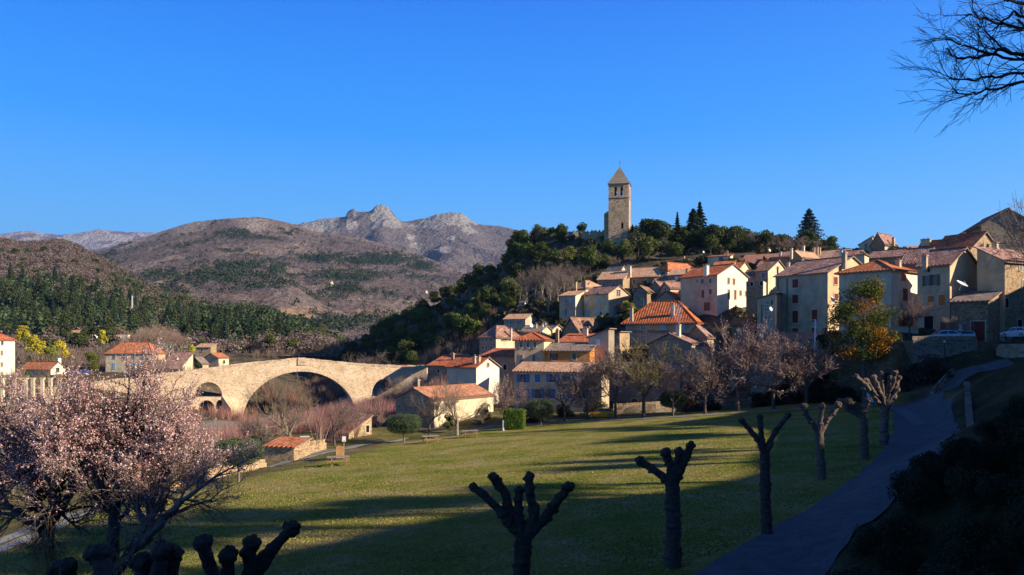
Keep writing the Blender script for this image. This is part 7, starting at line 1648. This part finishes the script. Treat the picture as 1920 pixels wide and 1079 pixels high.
# ------------------------------------------------------------ park furniture
M_WOOD = plain('weathered_wood', (.36, .21, .11), .85, .35, 8)
def picnic():
    root = empty('picnic_table', (0, 0, 0)); tag(root, 'x', 'picnic table')
    for k in range(5):
        pass
    mb = MB(); [mb.box((0, -.32 + k * .16, .74), (1.9, .145, .045)) for k in range(5)]; mb.box((-.7, 0, .70), (.08, .76, .05)); mb.box((.7, 0, .70), (.08, .76, .05)); mb.build('table_top', [plain('grey_board', (.30, .24, .20), .9, .3, 8)], root)
    for s in (-1, 1):
        mb = MB(); [mb.box((0, s * (.66 + k * .15), .44), (1.9, .135, .045)) for k in range(2)]; [mb.box((e, s * .74, .405), (.08, .3, .03)) for e in (-.7, .7)]; mb.build('bench', [M_WOOD], root)
    for x in (-.62, .62):
        mb = MB(); mb.bar((x, 0, .38), (x, 0.001, .38), .09); mb.box((x, 0, .37), (.07, 1.72, .10)); mb.build('crossbeam', [M_WOOD], root)
        for s in (-1, 1): mb = MB(); mb.bar((x + .08, s * .72, 0), (x + .08, s * .26, .71), .06, .11); mb.build('leg', [M_WOOD], root)
    return root
def dup(root, loc, rz, label):
    c = root.copy(); COL.objects.link(c); c.location = loc; c.rotation_euler = (0, 0, rz); c['label'] = label
    for ch in root.children:
        d = ch.copy(); COL.objects.link(d); d.parent = c
        for g in ch.children: e_ = g.copy(); COL.objects.link(e_); e_.parent = d
    return c
pt = picnic(); g_ = 'picnic tables on the lawn'; pt['group'] = g_
q = on_park(634, 872); pt.location = (q.x, q.y, Tz(q.x, q.y)); pt.rotation_euler = (0, 0, math.radians(14)); pt['label'] = 'nearest wooden picnic table, in front of the litter bin'; pt.scale = (1.05,) * 3
for (px, py, rz, lab) in ((806, 830, 24, 'wooden picnic table under the bare tree beside the lane'), (881, 820, 8, 'farthest wooden picnic table, left of the square hedge')):
    q = on_park(px, py); dup(pt, (q.x, q.y, Tz(q.x, q.y)), math.radians(rz), lab)
q = on_park(637, 859); z = Tz(q.x, q.y); root = empty('litter_bin', (q.x, q.y, z), .2, 'wooden slatted litter bin beside the lane', 'bin'); mb = MB()
for k in range(6): mb.box((-.30 + k * .12, -.31, .62), (.10, .035, 1.15)); mb.box((-.30 + k * .12, .31, .62), (.10, .035, 1.15))
for k in range(5): mb.box((-.36, -.24 + k * .12, .62), (.035, .10, 1.15)); mb.box((.36, -.24 + k * .12, .62), (.035, .10, 1.15))
mb.build('slats', [plain('fresh_wood', (.50, .28, .12), .8)], root); mb = MB(); mb.box((0, 0, .55), (.6, .5, 1.0)); mb.build('liner', [M_DARK], root)
mb = MB(); [mb.box((x, y, .9), (.09, .09, 1.8)) for x in (.42,) for y in (-.2,)]; mb.build('post', [M_WOOD], root)
q = on_park(645, 858); z = Tz(q.x, q.y); root = empty('notice_sign', (q.x, q.y, z), .15, 'small white notice on a grey post beside the litter bin', 'sign'); mb = MB(); mb.tube((0, 0, 0), (0, 0, 2.0), .04, .04, 8); mb.build('post', [M_CONC], root); mb = MB(); mb.box((0, -.05, 1.85), (.36, .03, .52)); mb.build('sign_plate', [M_WHITE], root)
q = on_park(947, 807); z = Tz(q.x, q.y); root = empty('utility_box', (q.x, q.y, z), .3, 'pair of narrow white utility boxes left of the square hedge', 'utility box')
for k in (-.17, .2): mb = MB(); mb.box((k, 0, .55 + .05 * (k < 0)), (.30, .3, 1.1 + .1 * (k < 0)), 0); mb.box((k, 0, 1.16 + .1 * (k < 0)), (.36, .36, .05)); mb.build('cabinet', [M_WHITE], root)
q = on_park(398, 884); root = empty('white_container', (q.x - 1, q.y + 6, Tz(q.x - 1, q.y + 6)), .2, 'white metal container behind the largest ball tree', 'container'); mb = MB(); mb.box((0, 0, .65), (1.5, 1.1, 1.35)); mb.build('shell', [M_WHITE], root); mb = MB(); [mb.box((-.6 + k * .2, -.56, .65), (.03, .03, 1.2)) for k in range(7)]; mb.build('ribs', [M_CONC], root)
p = P(571, 826, 97); root = empty('water_tank', (p.x, p.y, p.z - .55), .2, 'small white caged water tank in the garden below the bare tree', 'tank'); mb = MB(); mb.box((0, 0, .55), (1.1, .95, 1.0)); mb.build('tank_body', [M_WHITE], root)
mb = MB(); [mb.box((-.5 + k * .25, -.5, .55), (.03, .03, 1.1)) for k in range(5)]; [mb.box((0, -.51, .15 + k * .27), (1.15, .025, .03)) for k in range(4)]; mb.build('cage', [M_RIM], root)
# lamps, poles, mast, signs
def lamp_post(label, x, y, z, h):
    root = empty('street_lamp', (x, y, z), 0, label, 'street lamp'); mb = MB(); mb.tube((0, 0, 0), (0, 0, .8), .09, .07, 8); mb.tube((0, 0, .8), (0, 0, h), .05, .04, 8); mb.build('post', [M_IRON], root)
    mb = MB(); mb.tube((0, 0, h), (0, 0, h + .35), .10, .17, 6); mb.build('lantern', [M_LAMP], root); mb = MB(); mb.tube((0, 0, h + .35), (0, 0, h + .55), .2, .04, 6); mb.build('lamp_cap', [M_IRON], root)
lamp_post('dark street lamp standing against the high grey retaining wall', (1771 - 960) / F * 95, 95, Tz((1771 - 960) / F * 95, 95), (HOR - 637) / F * 95 - Tz((1771 - 960) / F * 95, 95) - .4)
p = P(1529, 640, 116); root = empty('utility_pole', (p.x, p.y, p.z - 1.5), 0, 'white concrete utility pole in front of the big grey building', 'pole'); mb = MB(); hz = (640 - 599) / F * 116 + 1.5; mb.box((0, 0, hz / 2), (.26, .26, hz), taper=.7); mb.build('pole_shaft', [M_WHITE], root); mb = MB(); mb.box((-.25, 0, hz - .1), (.7, .08, .08)); mb.build('crossarm', [M_WHITE], root)
for k, (x1, y1, d1) in enumerate(((1300, 652, 134), (1300, 645, 134))):
    a = np.array(P(1527, 601 + k * 3, 116)); b_ = np.array(P(x1, y1, d1)); pts = [a + (b_ - a) * t - np.array([0, 0, 5.0 * t * (1 - t)]) for t in np.linspace(0, 1, 14)]
    V, Fq = tubes([(*p0, *p1, .018, .018, 3) for p0, p1 in zip(pts[:-1], pts[1:])], .015); o = link('power_cable', mesh_np('power_cable', V, Fq, M_IRON)); tag(o, ['upper power cable sagging left from the white utility pole', 'lower power cable sagging left from the white utility pole'][k], 'cable')
x, y, z, _, _ = [float(v[0]) for v in Lz(LD, np.array([248.]), np.array([.25]))]
root = empty('radio_mast', (x, y, z), 0, 'tall thin pale mast rising over the left wood', 'mast'); hm = (HOR - 555) / F * y - z; mb = MB()
for k in range(3): t = k * 2.094; mb.bar((math.cos(t) * .5, math.sin(t) * .5, 0), (math.cos(t) * .25, math.sin(t) * .25, hm), .16)
n_l = int(hm / 1.5)
for i in range(n_l):
    f0 = i / n_l; w0 = .5 - .25 * f0; w1 = .5 - .25 * (i + 1) / n_l
    for k in range(3): t0, t1 = k * 2.094, (k + 1) * 2.094; mb.bar((math.cos(t0) * w0, math.sin(t0) * w0, hm * f0), (math.cos(t1) * w1, math.sin(t1) * w1, hm * (i + 1) / n_l), .08)
mb.build('lattice', [M_WHITE], root)
q = on_park(1632, 775); root = empty('path_sign', (q.x, q.y, Tz(q.x, q.y)), -.2, 'small pale blue sign with two panels beside the far end of the path', 'sign'); mb = MB(); [mb.box((k, 0, .8), (.06, .06, 1.6)) for k in (-.3, .3)]; mb.build('post', [M_IRON], root); [(lambda m_: (m_.box((k, -.04, 1.75), (.34, .03, 1.1)), m_.build('sign_plate', [plain('pale_blue_board', (.45, .55, .7), .5)], root)))(MB()) for k in (-.2, .2)]
for i, px in enumerate((1387, 1416)):
    x, y, z = at_ground(px, 0, 117); root = empty('garden_lamp', (x, y, z), 0, ['left one of two white globe garden lamps in the shade behind the park row', 'right one of two white globe garden lamps in the shade behind the park row'][i], 'garden lamp'); zz = (HOR - 728) / F * 117 - z; mb = MB(); mb.tube((0, 0, 0), (0, 0, zz), .03, .03, 6); mb.build('post', [M_IRON], root)
    mb = MB(); [mb.tube((0, 0, zz + .2 * math.sin(a) + .2), (0, 0, zz + .2 * math.sin(a + .4) + .2), .2 * math.cos(a), max(.001, .2 * math.cos(a + .4)), 10, 0, False) for a in np.arange(-1.57, 1.5, .4)]; mb.build('globe', [M_WHITE], root)
# ------------------------------------------------------------ grass tufts and fallen leaves on the near lawn
r = np.random.default_rng(55); n = 150000
Y = 20 + 62 * r.random(n) ** 1.3; X = r.uniform(-1, 1, n) * Y * .62 ; k = park_mask(X, Y) > .6
pr_l = np.interp(Y, [0, 13, 17, 23, 29, 38, 50, 63, 88, 100], [-1, 0, 1.4, 4.6, 9.8, 17, 24, 31.5, 46, 50]); k &= X < pr_l - .3
X, Y = X[k], Y[k]; n = len(X); Z = T(X, Y); h = r.uniform(.02, .06, n); a = r.random(n) * 6.283; w = r.uniform(.015, .05, n)
dx, dy = np.cos(a) * w, np.sin(a) * w; lx, ly = r.normal(0, .02, n), r.normal(0, .02, n)
V = np.stack([np.stack([X - dx, Y - dy, Z - .01], -1), np.stack([X + dx, Y + dy, Z - .01], -1), np.stack([X + lx + dx * .2, Y + ly + dy * .2, Z + h], -1), np.stack([X + lx - dx * .6, Y + ly - dy * .6, Z + h * .8], -1)], 1).reshape(-1, 3)
m_ = fbm(X / 4.5, Y / 4.5, 62, 4); c = 1.3 * (np.array([[.13, .165, .025]]) + (np.array([[.27, .225, .07]]) - np.array([[.13, .165, .025]])) * sstep(.40, .62, m_)[:, None]) * r.uniform(.7, 1.25, (n, 1))
c = np.where((r.random(n) < .05)[:, None], [[.34, .27, .14]], c)
o = link('grass_tufts', mesh_np('grass_tufts', V, np.arange(len(V)).reshape(-1, 4), M_LEAF, col=np.repeat(c, 4, axis=0))); tag(o, 'short uneven winter grass on the lawn', 'grass', kind='stuff')
n = 2600; Y = 21 + 70 * r.random(n) ** 1.4; X = r.uniform(-1, 1, n) * Y * .6; k = park_mask(X, Y) > .5; X, Y = X[k], Y[k]; n = len(X)
V, Fq = shards(np.stack([X, Y, T(X, Y) + .05], -1), r.uniform(.03, .07, n), np.tile([0, 0, 1.], (n, 1)), r, .35)
o = link('fallen_leaves', mesh_np('fallen_leaves', V, Fq, M_LEAF, col=np.repeat(np.array([.32, .24, .15]) * r.uniform(.5, 1.5, (n, 1)), 4, axis=0))); tag(o, 'scattered dry leaves lying on the lawn', 'leaves', kind='stuff')

# ------------------------------------------------------------ chimney smoke
def smoke(px, py0, D, label, hgt=3.5, w=1.6):
    p = P(px, py0, D); mb = MB(); n_ = 8
    prof = [(0, .22), (.2, .4), (.45, .65), (.75, .8), (1, .35)]
    for (f0, r0), (f1, r1) in zip(prof[:-1], prof[1:]): mb.tube((-.9 * f0 * f0, 0, hgt * f0), (-.9 * f1 * f1, 0, hgt * f1), r0 * w, r1 * w, 12, 0, False)
    m = bpy.data.materials.new('smoke'); m.use_nodes = True; nt = m.node_tree; nt.nodes.remove(nt.nodes['Principled BSDF']); v = nt.nodes.new('ShaderNodeVolumePrincipled'); v.inputs['Color'].default_value = (.75, .82, .95, 1); v.inputs['Density'].default_value = .10
    nt.links.new(v.outputs[0], nt.nodes['Material Output'].inputs['Volume']); o = mb.build('chimney_smoke', [m]); o.location = p; tag(o, label, 'smoke', kind='stuff')
smoke(1273, 606, 134.5, 'thin blue smoke rising from the chimney in front of the hotel')

# ------------------------------------------------------------ the air
hz = MB(); x0, x1, y0, y1, zb, zt_ = -11000, 6000, -400, 12500, -60, 1650
hz.box(((x0 + x1) / 2, (y0 + y1) / 2, (zb + zt_) / 2), (x1 - x0, y1 - y0, zt_ - zb))
m = bpy.data.materials.new('haze'); m.use_nodes = True; nt = m.node_tree; nt.nodes.remove(nt.nodes['Principled BSDF']); v = nt.nodes.new('ShaderNodeVolumePrincipled')
v.inputs['Color'].default_value = (.42, .66, 1, 1); v.inputs['Density'].default_value = 4.5e-5; v.inputs['Anisotropy'].default_value = .3
nt.links.new(v.outputs[0], nt.nodes['Material Output'].inputs['Volume'])
o = hz.build('haze', [m]); tag(o, 'thin blue winter haze in the air over the valley', 'haze', kind='stuff')
